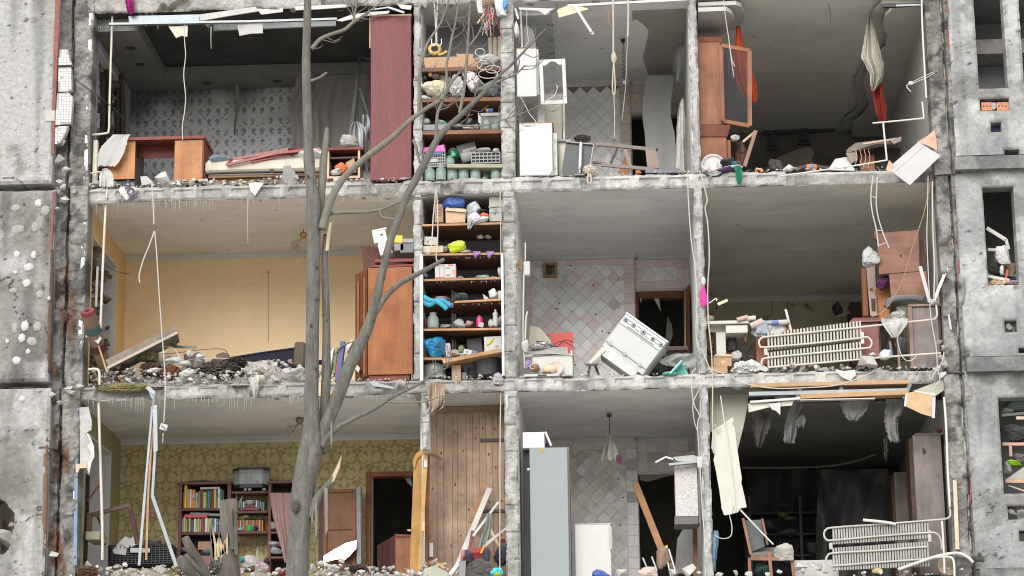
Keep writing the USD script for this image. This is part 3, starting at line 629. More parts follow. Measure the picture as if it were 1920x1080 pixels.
# middle kitchen
xs,zt=Xat(1192,600,YK),Zat(1240,546,YK+.1);dx1=Xat(1291,620,YK+.1)
kB=kwall(xs,zt,ZB,CB,xs+.01,dx1,'kitchen wall of white and pink diamond tiles')
fx0,fx1,fz1=Xat(997,600,YK),Xat(1172,600,YK),Zat(1080,498,YK)
diamonds(fx0,fx1,ZB,fz1,YK,lambda i,j,r:'rose' if(j%6==2 and i%1==0 and r.rand()<.8)or(j%6 in(1,3)and i%3==1 and r.rand()<.8)or(j>9 and r.rand()<.3)else 'white',kB,5,.01)
squares(POR,xs,fz1,CB-.07,YK,'pink',kB,6);squares(POR,fx0,ZB,fz1,YK,'pink',kB,7,.15,.1);squares(fx1,xs,ZB,fz1,YK,'pink',kB,8)
qx0,qx1,qz1,qz0=Xat(1204,510,YK+.1),Xat(1270,510,YK+.1),Zat(1240,501,YK+.1),Zat(1240,527,YK+.1)
squares(xs,P3L,zt+.01,CB-.07,YK+.1,'pink',kB,9,.15,.0,sbox(qx0,qz0,qx1,qz1));diamonds(qx0,qx1,qz0,qz1,YK+.1,lambda i,j,r:'white',kB,10)
flakes(fx0,fx1,ZB+.5,fz1,YK,26,11,kB)
v=B('vent_frame',cat(pb(1018,492,1045,496,YK-.05,YK),pb(1018,515,1045,520,YK-.05,YK),pb(1018,496,1023,515,YK-.05,YK),pb(1040,496,1045,515,YK-.05,YK)),wood('pale_wood',(.30,.20,.11),(.42,.30,.17)),under=kB)
B('vent_grille',cat([pb(1023,497+3*k,1040,498.6+3*k,YK-.03,YK-.012)for k in range(6)]+[pb(1023,496,1040,515,YK-.011,YK-.0095)]),M('vent_brown',(.10,.075,.05),.8),under=kB)
dw=wood('door_red_brown',(.13,.045,.022),(.20,.075,.035))
B('door_frame',cat(pb(1193,546,1288,559,YK+.05,YK+.22,.006),pb(1193,559,1199,720,YK+.051,YK+.22,.006),pb(1283,559,1289,720,YK+.051,YK+.22)),dw)
# top kitchen
xs,zt=Xat(1182,230,YK),Zat(1200,215,YK+.1)
kA=kwall(xs,zt,ZA,CA,Xat(1185,260,YK+.1),P3L-.08,'kitchen wall of white diamond tiles with beige border')
fx0,fx1,fz1=Xat(1000,230,YK),Xat(1163,230,YK),Zat(1100,163,YK)
diamonds(fx0,fx1,ZA,fz1,YK,lambda i,j,r:'brown' if j==0 or(r.rand()<.04 and j>9)else 'white',kA,15)
squares(fx1,xs,ZA,fz1,YK,'beige',kA,16);squares(POR,xs,fz1,CA-.06,YK,'stone',kA,17,.19)
squares(xs,P3L,zt,CA-.06,YK+.1,'beige',kA,18,.15,.08)
# lower kitchen
xs,zt=Xat(1197,950,YK),Zat(1200,890,YK+.1)
kC=kwall(xs,zt,ZC,CC,xs+.01,Xat(1300,950,YK+.1),'kitchen wall of mottled grey diamond tiles')
fx0,fx1,fz1=Xat(1000,950,YK),Xat(1176,950,YK),Zat(1100,843,YK)
diamonds(fx0,fx1,ZC,fz1,YK,lambda i,j,r:'beige' if j<3 and r.rand()<.3 else('white' if r.rand()<.10 else 'stone'),kC,25)
squares(fx1,xs,ZC,fz1,YK,'white',kC,26,.16,.12);squares(POR,xs,fz1,CC-.06,YK,'stone',kC,27,.16,.02)
squares(xs,P3L,zt,CC-.06,YK+.1,'stone',kC,28,.15,.2);flakes(fx0,fx1,ZC+.6,fz1,YK,12,29,kC)
# closet of the lowest storey: plank wall
pm_=[wood('pine_plank_%d'%i,a,b,2,.6,14,.1)for i,(a,b)in enumerate((((.27,.185,.13),(.37,.27,.195)),((.25,.17,.12),(.345,.25,.18)),((.29,.205,.145),(.39,.29,.21))))]
x=Xat(803,900,YC-.05);xe=POL;k=0;rs=np.random.RandomState(5)
kn=M('knot_brown',(.10,.05,.028),.8)
PW=B('plank_wall',bx(x,xe,YC-.03,YC-.002,ZC,CC-.02),M('plank_back'),label='wall of knotty vertical pine planks')
while x < xe - .03:
    wdt=min(rs.choice([.07,.09,.12]),xe-x);yo=rs.uniform(0,.006)
    B('plank',bx(x+.0012,x+wdt-.0012,YC-.05-yo,YC-.031,ZC,CC-.10-rs.uniform(0,.02),.004),pm_[rs.randint(3)],under=PW)
    for _ in range(rs.randint(2,5)):
        c=[x+rs.uniform(.025,wdt-.025),YC-.0505-yo,rs.uniform(ZC+.1,CC-.3)];B('knot',moved(ico(1),np.diag([rs.uniform(.008,.014),.002,rs.uniform(.012,.026),1]),c),kn,under=PW)
    x += wdt
for y,xa in ((825,900),(958,905)):
    h_=B('hinge_strap',pb(xa,y-3,951,y+3,YC-.075,YC-.05,.003),M('dark_iron',(.06,.05,.05),.6,.3,metal=.6),under=PW)
# ================================================================ shared materials and builders for the furnishings
def pl(name,col=(.5,.5,.5),rough=.5,**k): return M(name,col,rough,k.pop('var',.12),k.pop('sc',6),k.pop('bump',.08),k.pop('fine',40),k.pop('dust',.45),**k)
def fab(name,col=(.5,.5,.5),**k): return M(name,col,.95,k.pop('var',.2),k.pop('sc',12),k.pop('bump',.4),k.pop('fine',140),k.pop('dust',.25),trans=k.pop('trans',.15),**k)
orangewood=wood('orange_wood',(.32,.135,.05),(.43,.205,.085));redwood=wood('red_wood',(.15,.035,.025),(.22,.055,.04),0);maroon=M('maroon_panel',(.125,.028,.027),.6,.3,5,.15,40,.1,stretch=(1,1,.12))
darkwood=wood('dark_wood',(.05,.028,.02),(.09,.05,.035),0);brownwood=wood('brown_wood',(.20,.08,.038),(.28,.12,.06));palewood=wood('bare_wood',(.42,.29,.17),(.56,.42,.27))
plankwood=wood('plank_wood',(.20,.10,.05),(.30,.165,.085),0);greywood=wood('grey_wood',(.20,.165,.145),(.29,.25,.22));whiteboard=M('chip_white',(.44,.44,.425),.6,.12,4,.2,50,.2)
zinc=M('zinc_metal',(.24,.265,.28),.5,.2,6,.15,40,.2,metal=.55);cream=pl('cream_paint',(.48,.445,.37),.5,var=.2);ropew=fab('white_cord',(.50,.485,.45));ropec=fab('cream_rope',(.50,.44,.35))
paper=M('paper',(.46,.46,.45),.8,.08,4,.1,60,.1,trans=.15);cardboard=M('cardboard',(.36,.235,.14),.85,.18,6,.2,60,.3);greyplastic=pl('grey_plastic',(.20,.205,.21));gypsum=M('gypsum_board',(.62,.59,.52),.9,.18,6,.4,60,.2)
ironb=M('black_iron',(.03,.03,.032),.5,.3,8,.2,metal=.5);icew=M('drip_white',(.42,.41,.37),.35,.2,20,.2,trans=.3);soil=M('soil_brown',(.10,.06,.038),.95,.5,9,.9,70);soilD=M('soil_dark',(.06,.05,.042),.95,.5,9,.9,70)
rub=[M('rubble_%d'%i,c,.95,.3,9,.7,70,.3)for i,c in enumerate(((.36,.35,.325),(.46,.45,.43),(.27,.26,.24)))];plasterw=M('plaster_white',(.47,.465,.45),.9,.2,9,.5)
mossy=M('moss_yellow',(.17,.155,.07),.95,.4,20,.8)

def rubble(x0,x1,yf,z,Y0,Y1,n,seed,size=(.02,.09),pile=.10,kinds=None,label='loose grey rubble and dust'):
    """Small broken pieces along a floor edge: what nobody could count."""
    r=np.random.RandomState(seed);V,F,C,k=[],[],[],0;a,b=Xat(x0,yf,0),Xat(x1,yf,0)
    for _ in range(n):
        s=size[0] + (size[1]-size[0]) * r.rand() ** 2.5;y=Y0 + (Y1-Y0) * r.rand() ** 1.6;x=r.uniform(a,b)
        h=pile * (.3+1.1*float(meshkit.fbm(np.array([[x*1.7,y*2,seed]])+40,3,seed)[0])*1.2-.25) * r.rand()
        m=chunk([x,y,z+s*.3+max(0,h)],s,r);V.append(m.vertices);F.append(m.faces+k);k += len(m.vertices)
        c=np.array(((.36,.35,.325),(.46,.45,.43),(.27,.26,.24),(.50,.49,.47),(.20,.15,.11))[r.choice(5,p=kinds or[.35,.3,.17,.1,.08])]);C.append(np.repeat((c*r.uniform(.8,1.15))[None],len(m.vertices),0))
    return obj('rubble',label,'rubble',trimesh.Trimesh(np.vstack(V),np.vstack(F),process=False),M('rubble_mix',rough=.95,var=.25,sc=9,bump=.6,fine=80,Cd=True),False,np.vstack(C),kind='stuff')
def heap(x0,x1,yf,z,Y0,Y1,h,seed,mat,name,label,res=.035,kind='stuff',catg=None):
    a,b=Xat(x0,yf,0),Xat(x1,yf,0);nx,ny=int((b-a)/res) + 2,int((Y1-Y0)/res) + 2
    X,Y=np.meshgrid(np.linspace(a,b,nx),np.linspace(Y0,Y1,ny),indexing='ij');u,v=(X-a) / (b-a),(Y-Y0) / (Y1-Y0)
    e=sm(0,.25,u) * sm(1,.75,u) * sm(0,.3,v) * sm(1,.6,v);n=meshkit.fbm(np.stack([X*2.4,Y*2.4,X*0+seed],-1)+60,5,seed);n2=meshkit.fbm(np.stack([X*14,Y*14,X*0+seed],-1)+60,3,seed+1)
    Z=z - .02 + e * h * (.35+1.1*n) + e * .07 * (n2-.4)
    i,j=np.meshgrid(np.arange(nx-1),np.arange(ny-1),indexing='ij')
    q=np.stack([i*ny+j,(i+1)*ny+j,(i+1)*ny+j+1,i*ny+j+1],-1).reshape(-1,4)
    return obj(name,label,catg or name.replace('_',' '),tm((np.stack([X,Y,Z],-1).reshape(-1,3),q)),mat,False,kind=kind)
def lumps(items,Y,seed,where,group,mats=None):
    """Larger lumps one can count: (x, y, size in pixels)."""
    r=np.random.RandomState(seed);s_=sorted(items,key=lambda t:-t[2]);xs_=sorted(items);on='first second third fourth fifth sixth seventh eighth ninth tenth eleventh twelfth thirteenth fourteenth fifteenth sixteenth seventeenth eighteenth nineteenth'.split()
    for x,y,s in items:
        i=s_.index((x,y,s));word=('largest','second largest')[i] if i < 2 and len(items) > 3 else None
        obj('concrete_lump',('%s grey concrete lump %s'%(word,where))if word else 'grey concrete lump, %s from the left, %s'%(on[xs_.index((x,y,s))],where),'concrete lump',chunk(P(x,y,Y+r.uniform(-.05,.08)),s*S(Y)*1.1,r),(mats or rub)[r.randint(len(mats or rub))],group=group)
def icicles(x0,y0,x1,y1,n,seed,lmax,label,clumps=6,Y=-.015):
    r=np.random.RandomState(seed);cs=r.rand(clumps);V=[]
    for _ in range(int(n*.62)):
        t=r.rand() if r.rand() < .55 else float(np.clip(cs[r.randint(clumps)]+r.normal()*.02,0,1));p=P(x0+(x1-x0)*t,y0+(y1-y0)*t-1,Y+r.uniform(-.02,.03));l=.85 * lmax * S() * (.10+.88*r.rand()**3)
        V.append(tube([p,p+[0,0,-l*.5],p+[r.normal()*.003,0,-l]],[.0045,.0032,.001],4,False))
    return obj('icicles',label,'icicles',cat(V),icew,kind='stuff')
def bar(a,b,w,d,mat=None):
    """A straight bar between two (x, y, depth) pixels, w metres wide in the picture, d deep."""
    p,q=P(*a),P(*b);t=q - p;L=np.linalg.norm(t);t /= L;n=np.cross(t,[0,1,0]);n /= np.linalg.norm(n);o=np.cross(n,t)
    return hull([c+n*w/2*i+o*d/2*j for c in(p,q)for i in(-1,1)for j in(-1,1)])
def prism(foot,ytop,ybot,tilt=0):
    """Upright prism: footprint corners as (pixel x, depth); top and bottom pixel rows are read at the first corner."""
    x,Y=foot[0];zt,zb=Zat(x,ytop,Y),Zat(x,ybot,Y);pg=Polygon([(Xat(a,(ytop+ybot)/2,d),d)for a,d in foot]);m=trimesh.creation.extrude_polygon(pg,zt-zb,engine='earcut');m.apply_translation([0,0,zb]);return m
def rbox(cx,cy,w,h,Y,d,deg=0,bev=.004,rx=0,rz=0):
    """A box of w x h pixels turned in the picture by deg, d metres deep, its front at depth Y."""
    s=S(Y);return obox(P(cx,cy,Y)+[0,d/2,0],(w*s,d,h*s),rx,deg,rz,bev)
def bag(name,label,cx,cy,w,h,Y,d,mat,seed,group=None,rough=.25,cat_='bag',freq=2.4,sub=3):
    return obj(name,label,cat_,blob(cx,cy,w,h,Y,d,seed,rough,freq,.25,sub),mat,25,group=group)
def cloth(name,label,rows,Y,mat,fold=.03,k=3,seed=0,cat_='cloth',lean=0,nu=26,nv=26,tw=.6,rag=4.0):
    return obj(name,label,cat_,drape(rows,Y,fold,k,seed,nu,nv,lean,tw,rag),mat,True)
def cord(name,label,pts,mat,r=.006,cat_='cord',Y=-.06,n=6,sides=5):
    return obj(name,label,cat_,ptube(pts,r,n,sides,Y),mat,True)
def scrap(name,label,pts,Y,mat,t=.006,tilt=0,cat_='scrap',bend=.0):
    m=poly(pts,Y,t,tilt)
    return obj(name,label,cat_,m,mat)

# ================================================================ upper left room (burnt, grey wallpaper)
bw=M('soffit_grey',(.15,.15,.145),.9,.35,3,.3)
s_=B('soffit',cat(bx(XL+.02,XL+.62,.2,YL-.55,CA-.2,CA-.02),bx(XL+.02,P1L,YL-.55,YL-.005,CA-.2,CA-.02)),bw,label='smoke stained plasterboard soffit of the burnt room')
for x,y,Y in ((246,77,.9),(263,110,1.6),(388,142,2.5),(520,141,2.5)):
    c=P(x,y,Y);B('spotlight_hole',bx(c[0]-.06,c[0]+.06,Y-.06,Y+.06,CA-.206,CA-.2),black,under=s_)
t=Thing('ceiling_frame','torn plasterboard ceiling edge on a bent zinc rail above the burnt room','ceiling frame')
t.part('rail',cat(bar((205,46,-.02),(460,41,-.02),.03,.06),bar((460,41,-.02),(632,36,-.02),.03,.05)),zinc)
t.part('profile',poly([(241,30),(374,27),(374,40),(242,43)],.02,.05),zinc)
t.part('board',poly([(374,28),(420,22),(480,14),(484,22),(430,30),(376,39)],-.03,.025,-.2),plasterw)
t.part('board',poly([(480,16),(520,18),(531,14),(530,22),(490,27)],-.02,.02),plasterw);t.part('board',poly([(552,12),(650,8),(652,13),(600,17),(554,19)],-.02,.02),plasterw)
t.part('board',poly([(630,38),(660,27),(700,22),(731,20),(728,25),(690,29),(640,40)],-.03,.02),plasterw)
t.part('board',poly([(316,50),(352,48),(351,69),(340,67),(330,71),(323,60)],-.01,.015),M('gypsum_yellowed',(.50,.48,.38),.9,.2));t.part('board',poly([(445,47),(492,42),(493,62),(470,63),(449,67)],-.01,.015),paper)
t.part('frame_profile',poly([(400,46),(630,36),(630,48),(400,57)],.16,.04),M('profile_dark',(.17,.18,.185),.5,.3))
t.part('bent_strip',cat(bar((700,18,-.05),(728,14,-.05),.018,.02),bar((728,14,-.05),(758,24,-.05),.03,.03)),zinc)
scrap('torn_ceiling_strip','cream torn strip of ceiling lining above the red brown cabinet',[(745,8),(772,10),(770,18),(752,16)],-.02,plasterw,.02)
icicles(170,50,470,46,70,1,14,'white icicles on the torn ceiling edge of the burnt room',Y=-.03)
icicles(165,378,560,372,150,2,34,'white icicles under the slab above the tan room')
icicles(560,372,775,365,60,3,16,'short icicles under the slab left of the upper closet')
icicles(160,748,560,744,190,4,36,'dense icicles under the slab above the olive room',9);icicles(560,744,780,740,70,5,24,'icicles under the slab behind the tree fork')
for x,y0,y1,lab in ((396,50,92,'long thin icicle below the scorched ceiling board'),(465,372,458,'single very long icicle above the tan wallpaper'),(290,372,400,'thick icicle beside the hanging white rope')):
    obj('long_icicle',lab,'icicle',ptube([(x,y0),(x-.5,(y0+y1)/2),(x,y1)],[.009,.006,.003],3,5,-.03),icew,True)
t=Thing('tall_cabinet','tall red brown cabinet with streaked side standing at the burnt room edge','cabinet')
t.part('side_panel',pb(695,30,771,337,.06,.62,.004),maroon);t.part('top_edge',pb(695,27,772,30,.055,.62),M('edge_band',(.34,.25,.13),.6));t.part('hinge_edge',pb(692.5,32,694.6,90,.07,.1),palewood)
t=Thing('desk','orange desk with dark red top and two panel legs','desk')
t.part('desk_top',pb(199,256,384,262,.22,.95,.004),redwood);t.part('leg_panel',pb(202,262.5,253,336,.25,.27,.003),orangewood,label='orange front leg panel under a hanging paper sheet');t.part('leg_panel',pb(327,262.5,379,339,.25,.27,.003),orangewood)
t.part('side',pb(379.3,262.5,381.5,338,.25,.9),redwood);t.part('modesty_panel',pb(253.5,262.5,327,296,.55,.57),redwood);t.part('side',pb(250,262.5,253,335,.275,.9),darkwood);t.part('plinth',pb(214,336,253,347,.3,.8),black);t.part('plinth',pb(330,339,379,347,.3,.8),black)
cloth('paper_sheet','large white paper sheet hanging over the orange desk',[(252,212,245),(260,205,240),(275,190,236),(298,181,226),(311,184,214)],.12,paper,.012,1,3,'paper',.02)
cloth('white_rag','white rag hanging on a pipe stub at the floor edge',[(315,195,200),(330,186,212),(349,186,213)],-.04,fab('rag_white',(.5,.5,.485)),.02,2,4,'rag')
t=Thing('bed','broken bed with cream mattress on a brown base','bed')
t.part('mattress',pb(383,294,606,324,.25,1.1,.06),fab('mattress_cream',(.56,.52,.42),var=.3,sc=5),30);t.part('quilt',blob(585,292,70,22,.4,.5,5,.15,3,.2),fab('quilt_white',(.58,.58,.57)),30)
t.part('bed_frame',ptube([(388,337,.2),(384,328,.2),(396,325.5,.2),(480,323,.2),(600,322,.2)],.016,4,6),ironb,True)
t.part('base_board',pb(392,329,600,345,.3,1.0),plankwood);t.part('base_board',pb(390,327,598,331,.24,.3),wood('lath',(.26,.14,.07),(.35,.2,.1),0))
for x in (420,480,560): t.part('slat',pb(x,331,x+8,346,.28,.31),darkwood)
t=Thing('broken_red_frame','broken dark red wooden frame lying on the mattress','broken frame');rd=M('red_varnish',(.20,.03,.022),.35,.3,8)
for a,b in (((426,309,.2),(520,287,.2)),((436,299,.3),(540,280,.3)),((426,309,.2),(436,299,.3)),((520,287,.2),(600,279,.25)),((470,303,.22),(566,285,.28))): t.part('rail',bar(a,b,.035,.03),rd)
bag('blue_towel','pale blue folded towel on the left end of the mattress',413,299,44,15,.3,.3,fab('towel_blue',(.26,.36,.46)),7,cat_='towel',rough=.15)
bag('crimson_pillow','dark crimson pillow on the mattress behind the red frame',556,283,46,11,.45,.3,fab('crimson',(.14,.01,.025)),8,cat_='pillow',rough=.1)
scrap('grey_board','grey torn board leaning on the broken bed base',[(531,311),(545,310),(547,318),(553,322),(557,346),(526,346),(531,320)],.1,M('board_grey',(.24,.235,.22),.9),.02)
scrap('black_rag','torn dark flap on the mattress edge',[(504,318),(512,316),(518,322),(508,324)],.18,soilD,.01,cat_='rag')
cloth('grey_curtain','large dusty grey curtain hanging over the scrolled wallpaper',[(126,558,692),(160,553,694),(205,540,694),(245,547,695),(288,545,696)],2.3,M('curtain_dust',(.23,.225,.21),.95,.15,3,.2,60,trans=.1),.05,3,5,'curtain',0,60,40,1.6)
cloth('torn_paper_strip','long strip of peeled wallpaper hanging beside the curtain',[(130,438,447),(170,441,448),(200,442,450),(225,440,445),(250,438,440)],2.6,M('strip_grey',(.30,.29,.27),.9,trans=.15),.02,1,6,'wallpaper strip')
t=Thing('leaning_metal_rack','black metal frame leaning beside the tall red brown cabinet','metal rack');t.part('upright',bar((656,262,1.2),(675,106,1.3),.05,.04),ironb);t.part('crossbar',bar((675,106,1.3),(696,113,1.3),.04,.04),ironb);t.part('strut',bar((674,165,1.25),(690,215,1.25),.03,.03),ironb)
for i,rows in enumerate(([(228,664,672),(250,655,690),(280,660,690),(320,676,692)],[(215,680,690),(240,676,694),(262,682,694)])): cloth('crumpled_sheet_metal',('crumpled pale sheet metal between bedside cabinet and tall cabinet','small crumpled metal piece above the larger sheet')[i],rows,.5+.2*i,M('sheet_pale',(.34,.36,.37),.5,.25,5,.3),.08,2,11+i,'sheet metal')
bag('ash_heap','pale ash coloured bundle on top of the bedside cabinet',655,267,34,22,.35,.3,M('ash_pale',(.40,.39,.36),.95,.3),9,cat_='bundle')
t=Thing('bedside_cabinet','small bedside cabinet with red top and its door missing','bedside cabinet')
t.part('top',pb(613,276,681,281,.16,.6,.003),redwood);t.part('upright',pb(613,281,617,333,.18,.56),palewood);t.part('upright',pb(671,281,675,336,.18,.56),palewood);t.part('back',pb(617,281,671,335,.54,.56),M('inside_dark',(.06,.045,.035),.9));t.part('shelf',pb(617,294,671,297,.22,.54),darkwood);t.part('bottom',pb(613,330,675,334,.17,.56),palewood)
for x in (611,672): t.part('leg',pb(x,334,x+5,344,.18,.24),redwood)
bag('orange_white_bag','orange and white plastic bag inside the bedside cabinet',640,316,26,22,.25,.2,M('bag_orange',(.62,.13,.04),.5),10);bag('white_packet','white crumpled packet in the bedside cabinet',630,323,22,14,.2,.15,paper,12,cat_='packet')
scrap('cardboard_flap','torn brown cardboard flap inside the bedside cabinet',[(648,305),(664,296),(668,322),(650,327)],.22,cardboard,.015,cat_='cardboard');scrap('white_card','white card hanging off the bedside cabinet base',[(624,333),(634,331),(636,340),(627,344)],.1,paper,.008,cat_='card')
cord('hanging_cable','thin white cable hanging from the scorched ceiling',[(346,45),(346,75),(348,105),(344.5,140),(348,180),(346,210),(342,235),(342.5,262)],ropew,.0075,'cable',-.01)
t=Thing('heating_pipe','white heating pipe with bent foot in the burnt room','pipe',group='white heating pipes at the left jambs');t.part('pipe',ptube([(211,20,.1),(210,50,.1),(207,140,.1),(205,215,.1),(204,244,.1),(198,250,.1),(170,253,.1)],.016,5,8),cream,True)
t=Thing('heating_pipe','short cream pipe elbow at the burnt room floor edge','pipe',group='white heating pipes at the left jambs');t.part('pipe',ptube([(170,325,.02),(190,322.5,.02),(199,325,.02),(201,335,.02),(200.5,352,.02),(200,372,-.03)],.013,5,8),cream,True)
t.part('sleeve',pb(173,262,182,345,.1,.2,.01),cream)
cord('bent_rod','thin grey rod sticking out across the left jamb',[(138,145,-.1),(170,170,-.05),(200,192,0),(229,219,.1),(230,227,.1)],ironb,.006,'rod',n=2)
cloth('magenta_cloth','magenta cloth hanging from the slab at the top edge',[(-6,234,250),(8,236,250),(20,238,253),(25,241,248)],-.06,fab('magenta',(.26,.01,.13)),.03,2,6)
t=Thing('printed_bag','crumpled white plastic bag with dark letters hanging at the slab edge','bag');bb=blob(240,362,36,30,-.07,.12,31,.18,2.2);t.part('bag',bb,M('bag_white',(.5,.5,.5),.5,.1),25)
tx=meshkit.text_mesh('MCB',.10,.004,True);tx.apply_translation(-tx.bounds.mean(0));t.part('lettering',moved(tx,rot([0,1,0],62)@rot([1,0,0],90),P(244,357,-.142)),M('ink_dark',(.03,.03,.06),.7))
scrap('cream_scrap','cream torn lining scrap hanging from the slab edge under the mattress',[(466,343),(480,342),(494,343),(486,355),(478,367),(470,358)],-.05,gypsum,.008)
rubble(165,560,350,ZA,.0,.5,700,21,(.015,.10),.07);rubble(560,775,344,ZA,.0,.3,160,22,(.02,.07),.04)
lumps([(305,336,34),(335,340,18),(272,340,18),(360,343,14),(395,342,13),(420,344,12),(640,344,10),(715,336,9)],.08,5,'on the floor edge before the orange desk','lumps at the edge of the burnt room')
scrap('red_white_packet','white packet with red corner lying by the desk leg',[(263,331),(275,330),(292,346),(266,347)],.05,paper,.03,cat_='packet');scrap('foam_block','white foam strip lying under the right leg of the orange desk',[(371,336),(389,335),(390,340),(373,341)],.06,paper,.03,cat_='foam')
for i,(x,rows) in enumerate(((0,[(130,188,205),(200,187,210),(300,187,200)]),(1,[(140,212,232),(220,214,236),(300,212,234)]))):
    cloth('dark_curtain',('sooty brown curtain beside the left jamb','sooty curtain right of the white heating pipe')[i],rows,1.2+.7*i,M('curtain_soot',(.06,.055,.05),.95,.4,4),.04,2,40+i,'curtain')

# ================================================================ middle left room (tan wallpaper)
t=Thing('carpet_roll','dark red carpet roll leaning in the left jamb of the tan room','carpet roll')
a,b=P(164,584,-.36),P(197,690,.25);ax=(b-a) / np.linalg.norm(b-a);q=trimesh.geometry.align_vectors([0,0,1],ax);L=np.linalg.norm(b-a)
t.part('roll',moved(lathe([(.085,.004),(.095,0),(.10,.03),(.098,.25),(.102,.3),(.098,L*.7),(.09,L)],20),q,a),M('carpet_back',(.14,.085,.06),.95,.5,20,.8),True)
t.part('rim',moved(lathe([(.035,.002),(.04,-.012),(.07,-.016),(.098,-.004),(.101,.03)],20),q,a),fab('carpet_red',(.17,.022,.035)),True);t.part('core',moved(lathe([(.0,.006),(.036,.004)],12),q,a),black)
for c in (.3,.62): t.part('band',moved(lathe([(.104,L*c-.05),(.107,L*c),(.104,L*c+.06)],20),q,a),fab('carpet_green',(.04,.09,.085))if c<.5 else fab('carpet_dark',(.07,.02,.02)),True)
t=Thing('heating_pipe','cream heating pipe in the tan room ending at the carpet roll','pipe',group='white heating pipes at the left jambs');t.part('pipe',ptube([(199,376,.06),(196,430,.06),(192,520,.06),(189,600,.06),(188,615,.05),(182,626,.05),(160,632,.04)],.018,5,8),cream,True)
t=Thing('heating_pipe','short cream pipe elbow at the tan room floor edge','pipe',group='white heating pipes at the left jambs');t.part('pipe',ptube([(166,693,.02),(178,692,.02),(186,697,.02),(187,722,.02)],.02,5,8),cream,True)
scrap('white_tag','white square card stuck on the carpet roll',[(172,629),(182,626),(191,634),(184,645),(177,639)],-.16,paper,.006,cat_='card');obj('lath','thin wooden lath leaning below the white card','lath',bar((183,643,-.1),(201,698,.0),.022,.015),palewood)
obj('white_lath','narrow white slat standing behind the cream pipe','slat',bar((183,500,.5),(180,575,.5),.03,.02),white)
for i,(pts,r) in enumerate((([(285,348),(287.5,390),(289,428),(290,436)],.009),([(290,432),(280,460),(268,490),(261,517),(262.5,531)],.0095),([(290,432),(294,480),(299,560),(304,630),(308,680),(310,720),(309,760),(307,792)],.0085))):
    cord('hanging_rope',('upper white rope over the slab edge above the tan room','short frayed left end of the forked white rope','long right end of the forked white rope')[i],pts,ropew,r,'rope',-.09)
obj('rope_knot','dark taped joint where the white rope forks','tape',ptube([(289,421),(290,433)],.014,1,7,-.09),M('tape_dark',(.10,.08,.07),.7))
t=Thing('double_socket','white double wall socket dangling on the long rope','socket');sq=obox(P(307,801,-.09),(.10,.035,.085),0,18,0,.006);t.part('plate',sq,whiteboard)
for dx,dz in ((-.018,.012),(.012,-.016)): t.part('outlet',moved(lathe([(0,0),(.016,0),(.016,.006)],10),rot([1,0,0],90),P(307,801,-.111)+[dx,0,dz]),greyplastic)
t.part('lead',ptube([(306,812,-.09),(305,830,-.09)],.006,2),ropew)
t=Thing('leaning_board','long broken board propped up on the rubble in the tan room','board');t.part('board',bar((203,691,.15),(332,626,.3),.10,.5),M('board_underside',(.17,.14,.115),.9,.4));t.part('edge',bar((201,690,-.11),(333,623,.04),.035,.012),M('board_edge',(.36,.31,.26),.9,.3))
obj('metal_bar','dark straight bar across the rubble behind the propped board','bar',bar((278,649,.5),(369,651,.5),.03,.03),M('steel_dull',(.15,.155,.16),.5));bag('moss_tuft','yellowish insulation tuft beside the dark bar',322,644,22,9,.45,.15,mossy,3,cat_='insulation');bag('moss_tuft','hanging insulation tuft below the propped board',272,657,12,22,.3,.1,M('wool_olive',(.22,.19,.11),.95,.4,20,.8),4,cat_='insulation')
heap(175,612,715,ZB,.02,1.5,.44,3,M('heap_mix',(.31,.29,.265),.95,.45,9,1.0,60),'rubble_heap','rubble heap across the tan room floor')
for i,(x,y,w,h,mt,d,lab) in enumerate(((285,690,50,30,soil,.4,'light brown soil lump in the rubble heap'),(318,700,44,34,M('soil_red',(.17,.08,.04),.95,.5,9,.9),.35,'reddish soil lump at the floor edge'),(415,690,100,40,soilD,.5,'large dark peat clod in the middle of the rubble'),(440,678,50,18,soilD,.4,'upper dark peat clod under the navy sofa piece'),(275,668,50,20,mossy,.3,'yellow green mossy clod under the board'),(225,690,40,24,soil,.3,'brown clod by the foot of the propped board'))):
    bag('soil_clod',lab,x,y,w,h,.25,d,mt,60+i,cat_='soil clod',rough=.35,freq=3.4,sub=4)
lumps([(240,697,34),(222,688,14),(375,668,18),(367,680,22),(462,696,26),(490,700,20),(500,692,16),(515,708,22),(545,700,34),(560,692,28),(447,700,14),(405,714,12),(428,712,13),(470,712,15),(370,713,14),(585,705,20),(255,708,18),(345,715,12)],.1,6,'in the heap across the tan room floor','lumps in the tan room heap')
rubble(165,612,722,ZB,.0,1.1,1700,23,(.018,.11),.30,[.42,.22,.18,.02,.16]);rubble(610,780,716,ZB,.0,.3,130,24,(.02,.06),.03)
for i,(x,y,w,h,lab) in enumerate(((325,675,34,10,'white plastic sheet crumpled under the board tip'),(345,682,28,9,'white film draped over rubble by the wire'),(350,700,30,14,'torn white paper at the floor edge beside the reddish soil'),(356,663,14,12,'small white wad above the rubble'),(290,694,30,10,'long white scrap left of the reddish soil'))): bag('white_scrap',lab,x,y,w,h,.05+.1*(i<2),.12,M('paper_dusty',(.42,.415,.40),.9,.25,12,.5),70+i,cat_='scrap',rough=.4)
cloth('yellow_white_bag','white and yellowish bag hanging over the floor edge near the trunk',[(703,472,494),(712,468,497),(722,470,491),(732,474,486)],-.03,M('bag_cream',(.42,.42,.33),.6),.05,2,75,'bag')
